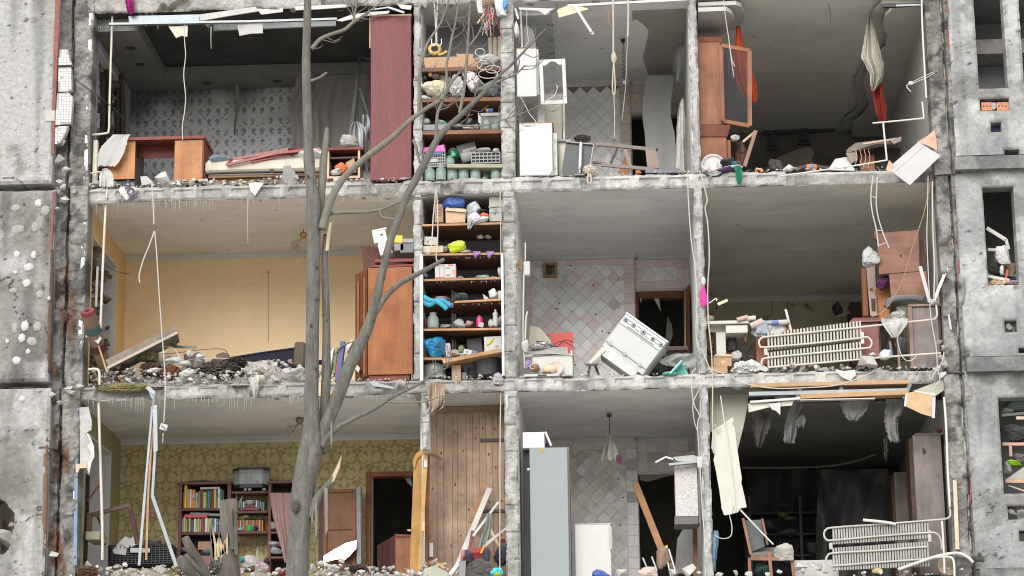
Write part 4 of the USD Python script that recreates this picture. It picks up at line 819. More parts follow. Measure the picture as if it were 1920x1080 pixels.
for i,(x,w) in enumerate(((347,24),(364,20),(408,26))): scrap('brown_shard',('dark brown curved shard sticking out of the heap on the left','dark brown shard in the middle of the heap','dark brown shard right, under the thin wire')[i],[(x,685),(x-3,665),(x+w*.4,660),(x+w*.8,664),(x+w,675),(x+w*.8,690)],.5+.05*i,M('shard_brown',(.05,.025,.015),.5),.02,cat_='shard')
scrap('pink_board','pale pink broken board standing behind the rubble',[(278,652),(300,650),(322,668),(335,680),(280,676)],.7,M('board_pink',(.48,.38,.30),.9),.02,cat_='board')
cord('bent_wire','pale bent wire arching over the rubble heap',[(280,650,.3),(312,650,.2),(326,654,.2),(338,672,.2)],cream,.009,'wire');cord('thin_wire','thin grey wire lying across the rubble heap',[(283,665,.2),(330,662,.2),(375,656,.2),(418,655,.25),(430,670,.25)],ironb,.005,'wire');cord('thin_wire','lower white wire lying across the rubble heap',[(330,680,.15),(370,673,.15),(420,672,.15),(445,676,.2)],ropew,.006,'wire')
t=Thing('navy_sofa_piece','dark navy broken sofa back lying on the rubble','sofa');nv=fab('navy',(.011,.012,.025),dust=.1);t.part('back',poly([(430,672),(480,664),(557,653),(562,688),(470,698),(432,696)],.35,.5),nv);t.part('arm',rbox(561,663,20,46,.32,.5,3,.02),M('arm_brown',(.085,.06,.045),.9));t.part('piping',ptube([(432,671,.345),(480,663,.345),(557,652,.345)],.012,2),nv)
obj('navy_strip','small navy strip between the tree stems','strip',pb(597,675,607,681,.4,.5),nv)
for i,(pts,c,lab) in enumerate((([(638,640),(646,639),(637,714),(629,714)],(.05,.06,.20),'upright blue folder leaning at the wardrobe'),([(634,655),(638,652),(631,714),(627,714)],(.28,.06,.04),'red folder left of the blue folder'),([(620,660),(626,652),(620,690),(614,700)],(.62,.62,.60),'white book left of the folders'),([(628,655),(633,650),(628,700),(624,700)],(.15,.25,.10),'green book between white book and folders'),([(648,650),(660,636),(662,640),(650,660)],(.62,.62,.60),'open white booklet right of the blue folder'),([(650,662),(675,690),(672,698),(648,672)],(.50,.48,.44),'fanned pages under the open booklet'),([(612,690),(622,672),(624,680),(616,712)],(.45,.45,.44),'grey magazine at the left of the folders'),([(655,665),(668,672),(668,690),(655,684)],(.05,.06,.16),'dark blue notebook beside the wardrobe door'))):
    obj('book',lab,'book',poly(pts,.12+.02*i,.16),pl('book_%d'%i,c),group='books and folders leaning by the orange wardrobe')
cord('curved_hose','thin dark curved rod over the folders',[(621,690,.1),(625,670,.1),(640,650,.1),(660,641,.1),(672,640,.12)],M('rod_brown',(.12,.09,.085),.5),.011,'rod')
t=Thing('orange_wardrobe','large orange brown wardrobe standing at the right of the tan room','wardrobe')
t.part('body',prism([(690,.12),(771,.10),(771,.62),(667,.62)],503,702),orangewood);t.part('front_panel',pb(690.5,502,772.5,702,.085,.10,.003),wood('orange_panel',(.235,.078,.024),(.31,.115,.042)));a_=P(689,600,.125);
t.part('door',hull([P(688,503,.10),P(688,704,.10),P(666,516,.62),P(666,712,.60),P(690,503,.12),P(690,704,.12),P(669,516,.64),P(669,712,.62)]),wood('orange_door',(.15,.052,.023),(.20,.075,.033)));t.part('plinth',pb(692,703,768,713,.12,.6),redwood)
t.part('door_trim',bar((683,520,.18),(683,702,.18),.02,.02),brownwood);t.part('door_trim',bar((672,528,.4),(671,706,.4),.02,.02),brownwood);t.part('side_edge',pb(772.7,520,774.5,712,.09,.3),darkwood)
t=Thing('wardrobe_top_box','dark brown cabinet box set back above the orange wardrobe','cabinet');t.part('body',poly([(677,462),(776,462),(776,498),(700,500),(681,509)],.85,.4),wood('cab_brown',(.10,.035,.02),(.15,.055,.03)));t.part('shelf',pb(702,485,776,491,.2,.85),redwood);t.part('lower_shelf',pb(700,496,776,500,.15,.85),redwood)
heap(703,775,497,Zat(740,497,.3),.15,.6,.06,9,soilD,'debris_layer','dark debris lying on top of the orange wardrobe',.02)
wb=pl('box_white',(.55,.55,.54),.7)
for i,(x,y,w,h,a,mt,lab) in enumerate(((712,443,26,23,-12,wb,'upper white carton tilted on the wardrobe'),(722,466,24,22,-14,wb,'lower white carton tilted behind the branch'),(747,448,15,15,4,pl('box_yellow',(.60,.47,.02)),'small yellow box on the wardrobe'),(748,463,18,14,0,greyplastic,'grey box under the yellow box'),(763,465,26,18,0,pl('box_slate',(.13,.14,.145)),'dark grey case at the partition'),(765,451,22,8,2,pl('box_mid',(.28,.28,.27)),'flat grey box lying on the dark case'))):
    t=Thing('carton',lab,'box',group='boxes on top of the orange wardrobe');t.part('body',rbox(x,y,w,h,.35,.25,a,.006),mt)
    if i < 2: t.part('hand_hole',moved(lathe([(0,0),(.022,0)],10),rot([0,1,0],a)@np.diag([1,1,.5,1])@rot([1,0,0],90),P(x+3,y-3,.345)),black);t.part('lid',rbox(x-1,y-h/2-1,w+2,4,.345,.26,a,.003),wb)
brass=M('brass',(.45,.26,.13),.35,.25,10,.1,metal=.7);sh=glassy('lamp_glass',(.45,.38,.30),.5)
def chandelier(name,lab,x,y,Y,flip,mat):
    t=Thing(name,lab,'chandelier');c=P(x,y,Y)
    t.part('cord',tube([c+[0,0,.10],c+[.005,0,.02]],.006),ironb);t.part('cup',lathe([(.012,.045),(.055,.04),(.05,-.01),(.02,-.04)],14,c),mat,True)
    for k,(dx,dz) in enumerate(((-.14,-.12),(-.10,-.18),(.10,-.14))):
        e=c + [dx*flip,.03*k,dz];t.part('arm',tube(smoothline([c+[0,0,-.03],c+[dx*.4*flip,0,-.06],e+[0,0,.05]],4),.007),mat,True);t.part('shade',moved(lathe([(.015,.05),(.03,.03),(.042,-.03),(.05,-.045)],12),rot([0,1,0],(-25,30,20)[k]*flip),e),sh,True)
chandelier('chandelier','copper coloured chandelier hanging askew in the tan room',569,442,1.4,1,brass);chandelier('chandelier','small dull chandelier half behind the trunk in the olive room',562,790,1.4,1,M('brass_dull',(.20,.18,.15),.4,.3,10,.1,metal=.6))
t=Thing('wall_cable','small cable stub on the tan wallpaper','cable stub');t.part('box',pb(500,506,506,511,YL-.02,YL),cream);t.part('cable',ptube([(503,511,YL-.01),(503.5,560,YL-.01),(503,640,YL-.01)],.004,2),M('paint_line',(.50,.36,.2),.8))
cord('thin_rod','thin bent wire sticking out of the left tan wall',[(201,500,.6),(222,510,.9),(243,514,1.2)],ironb,.004,'wire')
bag('moss_fringe','frayed yellow green insulation on the floor edge below the pipe elbow',235,726,110,16,-.02,.16,mossy,33,cat_='insulation',rough=.35,freq=4,sub=4);scrap('blue_scrap','pale blue bent scrap hanging at the floor edge',[(275,725),(284,727),(291,745),(288,752),(282,742)],-.1,pl('scrap_blue',(.30,.38,.46)),.02)
cloth('white_bag_hang','white torn bag hanging at the floor edge by the trunk',[(707,468,480),(722,470,486),(740,474,482),(748,476,479)],-.06,paper,.02,2,21,'bag');scrap('grey_strip','grey metal strip lying on the floor edge below the wardrobe',[(692,716),(704,717),(740,726),(738,729),(700,724)],-.03,zinc,.03,cat_='metal strip');scrap('tan_scrap','tan board hanging between the tree stems',[(598,716),(611,720),(623,735),(618,745),(597,742)],-.03,M('tan_scrap',(.50,.38,.25),.9),.01)
# ================================================================ lower left room (olive damask)
caseR=wood('case_red',(.10,.03,.025),(.15,.048,.036),0,.4,9,.15);inside=M('case_inside',(.035,.028,.025),.9)
t=Thing('bookcase','tall red brown bookcase with two rows of books','bookcase');Yb=2.3
t.part('side',pb(334,908,340,1075,Yb,Yb+.32,.003),caseR);t.part('side',pb(425,908,432,1075,Yb,Yb+.32,.003),caseR);t.part('top',pb(332,903,434,908,Yb-.02,Yb+.34,.003),caseR)
for y in (953,998,1040): t.part('shelf',pb(340.3,y,424.7,y+4,Yb+.01,Yb+.31),caseR)
t.part('back',pb(340,908,425,1075,Yb+.32,Yb+.335),inside);t.part('crown',poly([(352,903),(366,900.5),(383,900),(398,901),(408,903)],Yb+.1,.03),darkwood)
t=Thing('bookcase','low middle bookcase open to the wallpaper under the aquarium','bookcase')
for y in (921,958,996): t.part('shelf',pb(432.3,y,501.7,y+4,Yb+.02,Yb+.30),caseR)
t.part('shelf',pb(440,1064,480,1068,Yb,Yb+.3),caseR)
t=Thing('bookcase','right bookcase with a pink blanket hanging out','bookcase');t.part('side',pb(502,902,508,1075,Yb,Yb+.32,.003),caseR);t.part('side',pb(556,902,562,1075,Yb,Yb+.32,.003),caseR);t.part('top',pb(501,901,563,906,Yb-.02,Yb+.34,.003),caseR)
for y in (950,996,1043): t.part('shelf',pb(508.3,y,555.7,y+4,Yb+.01,Yb+.31),caseR)
t.part('back',pb(508,906,556,1075,Yb+.32,Yb+.335),inside)
cols={'grey blue':(.13,.17,.20),'yellow':(.60,.48,.03),'orange':(.55,.20,.03),'white':(.56,.56,.54),'pale pink':(.55,.38,.33),'green':(.12,.26,.10),'red':(.35,.03,.025),'brown':(.15,.08,.05),'teal':(.05,.22,.21),'light green':(.30,.42,.08),'dark':(.04,.04,.045),'grey':(.25,.25,.25),'beige':(.42,.37,.28),'blue':(.06,.12,.24),'lime':(.38,.44,.06)}
def row(x,yb,spec,where,Y,r,group):
    """Standing books from left to right: (colour, width px, height px)."""
    seen={};tot={}
    for c,w,h in spec: tot[c]=tot.get(c,0) + 1
    for i,(c,w,h) in enumerate(spec):
        seen[c]=seen.get(c,0) + 1;words=('first','second','third','fourth','fifth','sixth','seventh')[seen[c]-1]
        lab='%s%s book %s' % ('only ' if tot[c]==1 else words+' ',c,where);d=r.uniform(.17,.24)
        t=Thing('book',lab if tot[c]==1 else lab+' from the left','book',group=group)
        a=pb(x+.25,yb-h,x+w-.25,yb-.2,Y+r.uniform(0,.03),Y+d,.004);t.part('cover',a,pl('book_'+c.replace(' ','_'),cols[c],.5,dust=.15))
        if w > 4.4 and r.rand() < .6: t.part('spine_label',pb(x+1,yb-h*.75,x+w-1,yb-h*.55,Y-.002,Y-.0005),paper)
        x += w
r_=np.random.RandomState(8)
row(339.8,953,[('grey blue',3,28),('grey blue',2.6,30),('yellow',4.5,43),('orange',5,36),('white',4.6,36),('orange',6.5,35),('pale pink',5.2,29),('green',4,32),('brown',2.6,35),('red',2.6,34),('light green',6,31),('green',2.4,34),('grey blue',3.2,33),('teal',3,33),('dark',2.6,34),('red',3.4,35),('yellow',4,36),('grey blue',3,35),('white',4.6,36),('teal',3.6,36),('dark',4,34)],'in the upper row of the tall bookcase',Yb+.03,r_,'books in the upper row')
row(340.6,998,[('grey',3,26),('beige',4,29),('lime',3,25),('brown',3,27),('beige',4,27),('dark',5.4,24),('white',4.4,26),('lime',3,25),('beige',3,27),('grey',4,25),('red',3.5,27),('brown',3,26),('white',5.5,28),('beige',4,26),('lime',4,27),('blue',4,27),('white',4,26),('blue',4.5,26),('grey blue',4.5,25)],'in the lower row of the tall bookcase',Yb+.03,r_,'books in the lower row')
row(447,958,[('teal',4.2,19),('teal',4,18),('white',3,18)],'at the left of the upper middle shelf',Yb+.05,r_,'books on the middle shelves');row(479,958,[('white',3.4,20),('blue',4,20),('grey',3,18),('grey blue',3.5,17),('green',3,17)],'at the right of the upper middle shelf',Yb+.05,r_,'books on the middle shelves')
row(444,996,[(('orange','brown','beige','red')[(i*7)%4],2.9,21)for i in range(17)],'in the small row beside the green cup',Yb+.05,r_,'books on the middle shelves')
obj('book','white book lying flat on top of the upper row','book',pb(375,913,412,917,Yb+.04,Yb+.22,.003),whiteboard);obj('book','bright red flat box book lying on the lower row','book',rbox(367,967.5,42,6,Yb+.03,.2,1),pl('book_redbox',(.42,.02,.025),.4));obj('book','grey book lying on the bright red one','book',rbox(374,963,36,3.5,Yb+.05,.2,2),greyplastic);obj('book','grey brown book lying right of the bright red one','book',rbox(402,965,24,5,Yb+.05,.2,4),pl('book_taupe',(.20,.17,.15)))
t=Thing('toy_car','dark red toy car on the upper middle shelf','toy car');t.part('body',rbox(468,954.5,40,7,Yb+.03,.16,0,.02),pl('toy_red',(.14,.012,.02),.35));t.part('cabin',rbox(468,949.5,22,5,Yb+.05,.12,0,.015),pl('toy_red'))
for x in (454,482): t.part('wheel',moved(lathe([(0,0),(.02,0),(.02,.02),(0,.02)],10),rot([1,0,0],90),P(x,956.5,Yb+.03)),black)
obj('white_bowl','white bowl behind the toy car','bowl',lathe([(.04,0),(.07,.03),(.08,.06)],14,P(469,947,Yb+.2)),whiteboard,True)
t=Thing('green_cup','bright green cup on the lower middle shelf','cup');c=P(467,996,Yb+.06);t.part('body',lathe([(0,.001),(.034,.001),(.042,.08),(.038,.08),(.03,.01),(0,.01)],16,c),pl('cup_green',(.03,.42,.06),.35),True);t.part('handle',moved(tube(smoothline([[.036,0,.06],[.07,0,.05],[.065,0,.025],[.034,0,.02]],4),.006),None,c),pl('cup_green'))
bag('green_rag','small lime green rag between the middle shelves',461,969,14,6,Yb+.05,.1,fab('lime',(.20,.34,.05)),3,cat_='rag');bag('dark_toy','small dark toy right of the green cup',480,990,10,8,Yb+.05,.1,black,4,cat_='toy');bag('white_papers','small pile of white papers left of the green cup',452,992,14,7,Yb+.05,.1,paper,5,cat_='papers')
t=Thing('aquarium','bow fronted glass aquarium with black lid and base on the shelves','aquarium');ft=lambda a: [(437+a,Yb+.26),(437+a,Yb+.12),(449,Yb-.02+a*.01),(492,Yb-.02+a*.01),(506-a,Yb+.12),(506-a,Yb+.26)]
t.part('base',prism(ft(0),914,921),black);t.part('lid',prism(ft(0),883,887.5),black);t.part('glass',prism(ft(1),887.6,913.9),glassy('aquarium_glass',(.35,.40,.40),.35));t.part('back_sheet',pb(440,888,503,914,Yb+.235,Yb+.25),M('aqua_back',(.50,.53,.53),.6));t.part('filter',pb(458,889,469,913,Yb+.14,Yb+.2),greyplastic);t.part('thermometer',pb(480,900,485,909,Yb+.02,Yb+.04),black)
for x in (460,468,495): t.part('switch',pb(x-3,915.5,x+3,919.5,Yb-.03,Yb-.021),greyplastic)
cloth('pink_blanket','dusty pink blanket hanging out of the right bookcase',[(924,507,550),(932,507,552),(960,510,552),(1000,520,552),(1054,534,545)],Yb-.04,fab('pink_dusty',(.40,.26,.25),var=.15),.035,2,7,'blanket',-.05,34,40)
for i,(x,y,w,h,c,lab) in enumerate(((517,1032,26,14,(.40,.43,.46),'folded pale blue bedding low in the right bookcase'),(516,1020,24,10,(.42,.42,.43),'upper folded grey sheet in the right bookcase'),(528,1020,18,10,(.34,.12,.20),'crumpled pink shirt in the right bookcase'),(515,986,18,16,(.36,.36,.35),'grey bundle behind the pink blanket'))): bag('bedding',lab,x,y,w,h,Yb+.05,.2,fab('bed_%d'%i,c),80+i,cat_='bedding',rough=.2)
for i,(x,y,w,h,c,lab) in enumerate(((350,1030,26,14,(.16,.15,.19),'dark violet clothes under the tall bookcase rows'),(362,1041,20,8,(.20,.03,.05),'dark red cloth under the tall bookcase rows'),(388,1036,22,10,(.13,.16,.19),'slate blue cloth beside the cardboard'),(400,1034,14,12,(.38,.40,.42),'pale grey cloth behind the broken stump'))): bag('clothes',lab,x,y,w,h,Yb+.02,.2,fab('clo_%d'%i,c),90+i,cat_='clothes')
obj('cardboard_box','small cardboard box in the bottom of the tall bookcase','box',pb(371,1015,400,1031,Yb+.05,Yb+.25,.004),cardboard);obj('red_box','dull red box under the tall bookcase','box',pb(378,1042,400,1062,Yb-.1,Yb+.1,.004),pl('box_dullred',(.22,.08,.07)))
t=Thing('wicker_basket','black woven basket holding papers on the lowest floor','basket');c0,c1=P(203,1058,1.0),P(322,1022,1.0);z0,z1=c0[2],c1[2]
for k in range(9): z=z0 + (z1-z0) * k / 8;t.part('strand',cat(*[tube([[c0[0],y,z+.004],[(c0[0]+c1[0])/2,y-.006,z-.004],[c1[0],y,z+.004]],.013,5)for y in(1.0,1.38)],*[tube([[x,1.0,z],[x,1.38,z]],.013,5)for x in(c0[0],c1[0])]),ironb,True)
for k in range(17): x=c0[0] + (c1[0]-c0[0]) * k / 16;t.part('stake',tube([[x,.992,z0],[x,.985,z1]],.009,5),ironb)
t.part('lining',bx(c0[0]+.02,c1[0]-.02,1.02,1.36,z0,z1-.05),M('basket_inside',(.05,.045,.045),.9))
for i,(pts,lab) in enumerate((([(211,1032),(222,1017),(238,1023),(236,1041),(214,1038)],'left white paper sheet on the woven basket'),([(222,1018),(234,1005),(250,1012),(240,1028)],'upper tilted white paper on the woven basket'),([(240,1012),(252,1004),(258,1020),(246,1026)],'right white paper leaning on the dark bar'),([(244,1027),(281,1028),(281,1036),(244,1036)],'long white paper strip across the basket rim'))): scrap('paper_sheet',lab,pts,.97-.01*i,paper,.004,.1,'paper')
for i,(x,y,w,h,c) in enumerate(((290,1018,40,14,(.06,.055,.05)),(308,1014,26,20,(.20,.18,.10)))): bag('dark_bundle',('dark crumpled bundle on the woven basket','olive fabric bundle right of the woven basket')[i],x,y,w,h,1.05,.2,fab('bun_%d'%i,c),95+i,cat_='bundle')
t=Thing('broken_window_frame','broken dark brown window frame standing over the basket','window frame');t.part('rail',bar((170,966,.6),(243,947,.6),.05,.05),darkwood);t.part('stile',bar((242,945,.6),(258,1020,.7),.06,.05),darkwood);t.part('block',pb(163,961,170,995,.55,.65),wood('block_wood',(.10,.055,.03),(.15,.085,.05)))
obj('lath','reddish lath crossing the white window reveal','lath',bar((164,940,.8),(187,908,.9),.03,.02),brownwood);obj('lath','short dark lath under the dark window frame','lath',bar((183,968,.7),(195,1003,.7),.03,.02),darkwood)
obj('window_ledge','olive broken window ledge piece behind the white pipe','ledge',pb(160,996,187,1012,.4,.9,.01),M('ledge_olive',(.30,.28,.19),.9))
t=Thing('bent_profile','long bent zinc ceiling profiles hanging from the slab edge','metal profile')
t.part('profile',cat(bar((286,762,-.05),(272,925,-.02),.03,.03),bar((272,925,-.02),(261,1060,0),.035,.03)),zinc);t.part('profile',cat(bar((291,760,-.08),(292,846,-.08),.055,.03),bar((291,846,-.08),(286,930,-.05),.035,.03),bar((286,930,-.05),(331,1062,.0),.045,.03)),zinc)
t.part('strip',cat(bar((286,800,-.03),(278,925,-.02),.03,.015),bar((278,925,-.02),(274,1050,.0),.028,.015)),wood('strip_orange',(.34,.17,.08),(.46,.27,.15)));t.part('hook',cat(bar((276,726,-.12),(290,738,-.12),.05,.02),bar((290,738,-.12),(287,765,-.08),.03,.02)),zinc)
cord('heating_pipe','long white heating pipe in the left of the olive room',[(185,754,.06),(187,830,.06),(190,920,.06),(192,1000,.06),(192,1050,.06)],cream,.02,'pipe',n=3,sides=8)
cord('heating_pipe','curved pale pipe end at the bottom left floor',[(182,1060,.0),(184,1070,.0),(185,1085,.0)],cream,.02,'pipe',n=3,sides=8)
scrap('torn_wall_lining','grey and white torn wall lining hanging at the lower left jamb',[(149,764),(166,763),(172,790),(171,806),(160,812),(166,820),(174,832),(177,850),(172,866),(167,890),(160,870),(150,872)],-.06,M('lining_grey',(.34,.34,.33),.9,.35,6,.5),.02)
scrap('torn_white_lining','white torn edge curling off the grey wall lining',[(160,808),(168,816),(176,836),(177,856),(171,868),(167,888),(164,868),(171,850),(163,836),(170,830)],-.085,plasterw,.012)
B('blue_strip',cat(bar((147,765,-.04),(143,880,-.04),.03,.02),bar((143,888,-.04),(141,1060,-.04),.045,.02)),M('faded_blue',(.14,.20,.30),.8,.5,8),label='faded blue paint strip at the lower left jamb')
scrap('pink_foam_strip','small pinkish board at the lower left jamb',[(143,870),(162,869),(163,877),(149,878),(146,886),(142,886)],-.07,M('foam_pink',(.50,.36,.28),.9),.03,cat_='board')
t=Thing('cupboard_door_leaf','brown two panel cupboard door leaning on the damask wall','door panel');t.part('panel',pb(611,920,664,1054,2.52,2.55),wood('door_tan',(.20,.095,.045),(.27,.14,.07)))
for a in ((606,917,613,1060),(661,917,667,1060)): t.part('stile',pb(*a,2.49,2.56,.004),brownwood)
for y in (917,987,1050): t.part('rail',pb(613.2,y,660.8,y+6,2.492,2.56,.003),brownwood)
obj('dark_post','dark brown side of a cupboard behind the splintered branch','post',pb(597,912,606,1060,2.5,2.75),darkwood);t=Thing('grey_plank','grey metal faced plank standing beside the brown door panel','plank');t.part('face',poly([(668,914),(676,913),(677,1056),(669,1058)],2.42,.04),M('plank_face',(.24,.25,.26),.5,.2));t.part('edge',poly([(676.3,913),(678.5,914),(680,1054),(677.4,1056)],2.43,.04),M('edge_brown',(.10,.08,.07),.7))
obj('mirror_shard','large bright mirror shard lying in front of the brown door panel','mirror shard',poly([(605,1056),(607,1042),(625,1030),(648,1017),(667,1012),(667,1028),(655,1042),(644,1052),(640,1046),(635,1048),(620,1051)],2.3,.012,.2),M('mirror',(.58,.62,.63),.04,.02,2,0,metal=1.0))
obj('cornice_scrap','long wooden strip lying in front of the door opening','strip',pb(598,1058,690,1066,2.2,2.3),caseR)
t=Thing('doorway_surround','red brown door frame around the dark hall doorway','door frame');df=wood('frame_red_brown',(.19,.065,.028),(.27,.105,.05));t.part('jamb',pb(686,884,695,1090,2.72,2.92,.006),df);t.part('head',pb(695.2,884,776,893,2.721,2.92,.006),df);t.part('stop',pb(695.2,893.3,698,1090,2.78,2.9),palewood)
scrap('paper_flap','pale torn flap hanging inside the dark doorway',[(757,893),(770,893),(773,912),(764,905)],2.95,paper,.01)
t=Thing('leaning_door','orange varnished door leaning out of its frame','door');hn=wood('honey_wood',(.36,.19,.05),(.46,.26,.08));t.part('panel',poly([(776,862),(790,852),(788,1072),(768,1074),(771,990)],.36,.05),hn);t.part('stile',poly([(794,840),(803,842),(796,960),(789,1072),(783,1072),(789,960)],.30,.05),wood('honey_light',(.40,.24,.075),(.50,.32,.12)));t.part('rail',poly([(773,866),(780,850),(794,840),(792,852),(782,860),(777,880)],.33,.05),hn)
t.part('hinge',pb(795,862,801,876,.28,.30),M('hinge_pale',(.55,.53,.47),.5));t.part('lock',pb(791,978,796,996,.28,.30),brass);t.part('handle',bar((764,994,.34),(770,995,.34),.02,.03),brass)
obj('frame_post','red brown door post behind the leaning door','post',poly([(797,850),(805,846),(802,1052),(797,1052)],.45,.1),df);obj('split_board','dark split board hanging by the plank wall top','board',bar((800,846,.6),(829,862,.6),.05,.03),plankwood)
t=Thing('cabinet','low red brown cabinet standing in front of the leaning door','cabinet');t.part('front',pb(741,1005,775,1090,1.0,1.02,.003),brownwood);t.part('side',hull([P(741,1003,1.0),P(741,1092,1.0),P(707,1023,1.45),P(707,1092,1.45),P(743,1003,1.02),P(743,1092,1.02),P(710,1023,1.47),P(710,1092,1.47)]),wood('plum_wood',(.06,.025,.022),(.10,.045,.04)));t.part('top',poly([(740,1001),(777,1003),(777,1006.5),(741,1006)],.98,.4),redwood);t.part('edge',pb(775.2,1006,779,1090,1.005,1.4),darkwood)
heap(146,345,1088,ZC,.0,1.2,.36,31,M('heap_mix'),'rubble_heap','rubble heap in the left of the olive room');heap(590,830,1080,ZC,.0,1.0,.22,33,M('heap_mix'),'rubble_heap','rubble heap before the cupboard door and cabinet');heap(345,600,1085,ZC,.0,1.5,.24,35,M('heap_mix'),'rubble_heap','low rubble heap around the bookcases')
rubble(145,600,1078,ZC+.06,.0,1.2,1000,36,(.02,.12),.30,label='grey rubble below the bookcases');rubble(590,820,1072,ZC+.1,.0,1.2,800,37,(.02,.13),.24,label='grey rubble before the dark doorway')
lumps([(602,1058,22),(625,1066,30),(640,1054,16),(700,1068,26),(585,1062,16),(655,1070,24)],.3,9,'in the heap before the old cupboard door','lumps before the dark doorway');lumps([(222,1062,22),(236,1058,14),(205,1066,16),(250,1070,18),(165,1060,20),(300,1068,26),(330,1064,18)],.1,10,'in the heap under the woven basket','lumps under the woven basket')
bag('soil_clod','dark soil clod at the foot of the heap before the doorway',665,1066,46,16,.3,.3,soilD,99,cat_='soil clod',rough=.35,freq=3.4,sub=4);bag('soil_clod','brown soil clod at the bottom left corner',165,1070,50,22,.0,.3,soil,98,cat_='soil clod',rough=.35,freq=3.4,sub=4)
for i,(x,y,w,h,c,lab) in enumerate(((470,1052,34,24,(.42,.40,.39),'pale grey cloth heap below the middle shelves'),(455,1050,12,14,(.05,.22,.18),'small teal bottle shape below the shelves'),(492,1062,26,22,(.42,.38,.39),'pale pink bag beside the right bookcase'),(500,1052,10,16,(.05,.05,.05),'small dark cloth at the right bookcase foot'),(530,1072,26,12,(.36,.06,.10),'crimson cloth at the foot of the right bookcase'))): bag('floor_bundle',lab,x,y,w,h,1.3,.2,fab('flo_%d'%i,c),110+i,cat_='bundle')
scrap('grey_shard','pointed grey splinter standing before the shelves',[(482,1025),(486,1050),(488,1080),(477,1080),(479,1050)],.4,greywood,.03,cat_='splinter')

# ================================================================ closets between the left rooms and the kitchens
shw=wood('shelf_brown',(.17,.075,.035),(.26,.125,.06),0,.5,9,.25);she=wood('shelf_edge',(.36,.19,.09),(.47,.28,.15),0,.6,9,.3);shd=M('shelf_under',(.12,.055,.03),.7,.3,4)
def shelf(y0,y1,lab,th=.022,mat=None,tilt=0,x0=791.5,x1=943):
    """A closet shelf: front edge between pixel rows y0 and y0 + edge, its underside seen below."""
    Yf=.04;a,b=P(x0,y0,Yf),P(x1,y0+tilt,Yf);m=hull([[p[0],Y,p[2]-d]for p in(a,b)for Y in(Yf,YC-.02)for d in(0,th)])
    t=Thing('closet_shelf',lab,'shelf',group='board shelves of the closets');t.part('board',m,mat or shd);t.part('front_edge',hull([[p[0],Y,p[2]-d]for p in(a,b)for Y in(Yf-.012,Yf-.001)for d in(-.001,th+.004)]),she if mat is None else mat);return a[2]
SH={}
# each storey's closet: height of the boards in pixels at the front
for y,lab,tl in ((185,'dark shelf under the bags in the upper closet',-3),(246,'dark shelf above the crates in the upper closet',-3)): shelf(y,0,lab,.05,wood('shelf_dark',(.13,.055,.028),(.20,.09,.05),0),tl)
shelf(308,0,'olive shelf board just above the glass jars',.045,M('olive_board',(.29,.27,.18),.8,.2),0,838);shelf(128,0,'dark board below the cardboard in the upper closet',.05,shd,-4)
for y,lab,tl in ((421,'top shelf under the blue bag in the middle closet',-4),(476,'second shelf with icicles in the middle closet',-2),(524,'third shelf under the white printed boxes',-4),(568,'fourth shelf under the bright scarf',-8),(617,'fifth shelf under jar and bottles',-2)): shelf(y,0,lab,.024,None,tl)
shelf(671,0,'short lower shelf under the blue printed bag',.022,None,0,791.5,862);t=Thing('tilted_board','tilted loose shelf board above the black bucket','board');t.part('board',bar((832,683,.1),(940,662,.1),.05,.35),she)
B('closet_post',pb(787,476,793,716,-.03,.03,.004),white,label='white front post of the middle closet');B('closet_post',pb(940,474,945,704,-.03,.03,.004),white,label='right white front post of the middle closet');B('closet_post',cat(pb(847,540,850,660,.6,.64),pb(852,540,855,660,.68,.72)),white)
icicles(850,484,935,482,26,41,7,'small icicles on the second closet shelf',Y=.02);icicles(800,530,940,527,50,42,6,'small icicles on the third closet shelf',Y=.02);icicles(860,572,940,568,30,43,6,'small icicles on the fourth closet shelf',Y=.02)
# --- upper closet
t=Thing('glass_jar','first pale green glass jar from the left on the closet floor','jar',P(806,340,.16),'glass jars on the upper closet floor');jg=glassy('jar_glass',(.36,.46,.43),.5,.12)
t.part('body',lathe([(.0,.002),(.060,.002),(.070,.012),(.073,.06),(.072,.13),(.060,.165),(.042,.180),(.040,.20),(.044,.203),(.044,.21)],18,t.at),jg,True);t.part('water',lathe([(0,.006),(.062,.008),(.066,.06),(.066,.10),(0,.10)],14,t.at),glassy('jar_haze',(.42,.50,.46),.55),True);t.part('rim',lathe([(.040,.204),(.046,.204),(.047,.213),(.040,.213)],18,t.at),glassy('jar_rim',(.55,.60,.57),.7),True)
JAR=t
for i,x in enumerate((827,848.5,869.5,891.5,930)): c=P(x,339,.16);dup(JAR,'glass_jar',('second','third','fourth','fifth','rightmost')[i]+' pale green glass jar on the upper closet floor','jar',c,37*i,(1,1,1.05 if i in(0,3)else 1),'glass jars on the upper closet floor')
dup(JAR,'glass_jar','small clear jar set back between the right jars','jar',P(911,338,.3),12,(.8,.8,.62),'glass jars on the upper closet floor');dup(JAR,'glass_jar','small jar standing on the board behind the crate','jar',P(843,311,.2),12,(.95,.95,.62),'glass jars on the upper closet floor')
c=P(882,303,.2);t=Thing('glass_jar','clear jar lying on its side in the upper closet','jar',group='glass jars on the upper closet floor');q=rot([0,1,0],75);t.part('body',moved(lathe([(0,0),(.066,.004),(.072,.05),(.07,.13),(.045,.17),(.045,.2)],18),q,c+[-.13,0,.05]),glassy('jar_clear',(.42,.43,.42),.5),True);t.part('mouth',moved(lathe([(.03,.2),(.047,.2),(.047,.21)],18),q,c+[-.13,0,.05]),glassy('jar_rim',(.5,)*3),True)
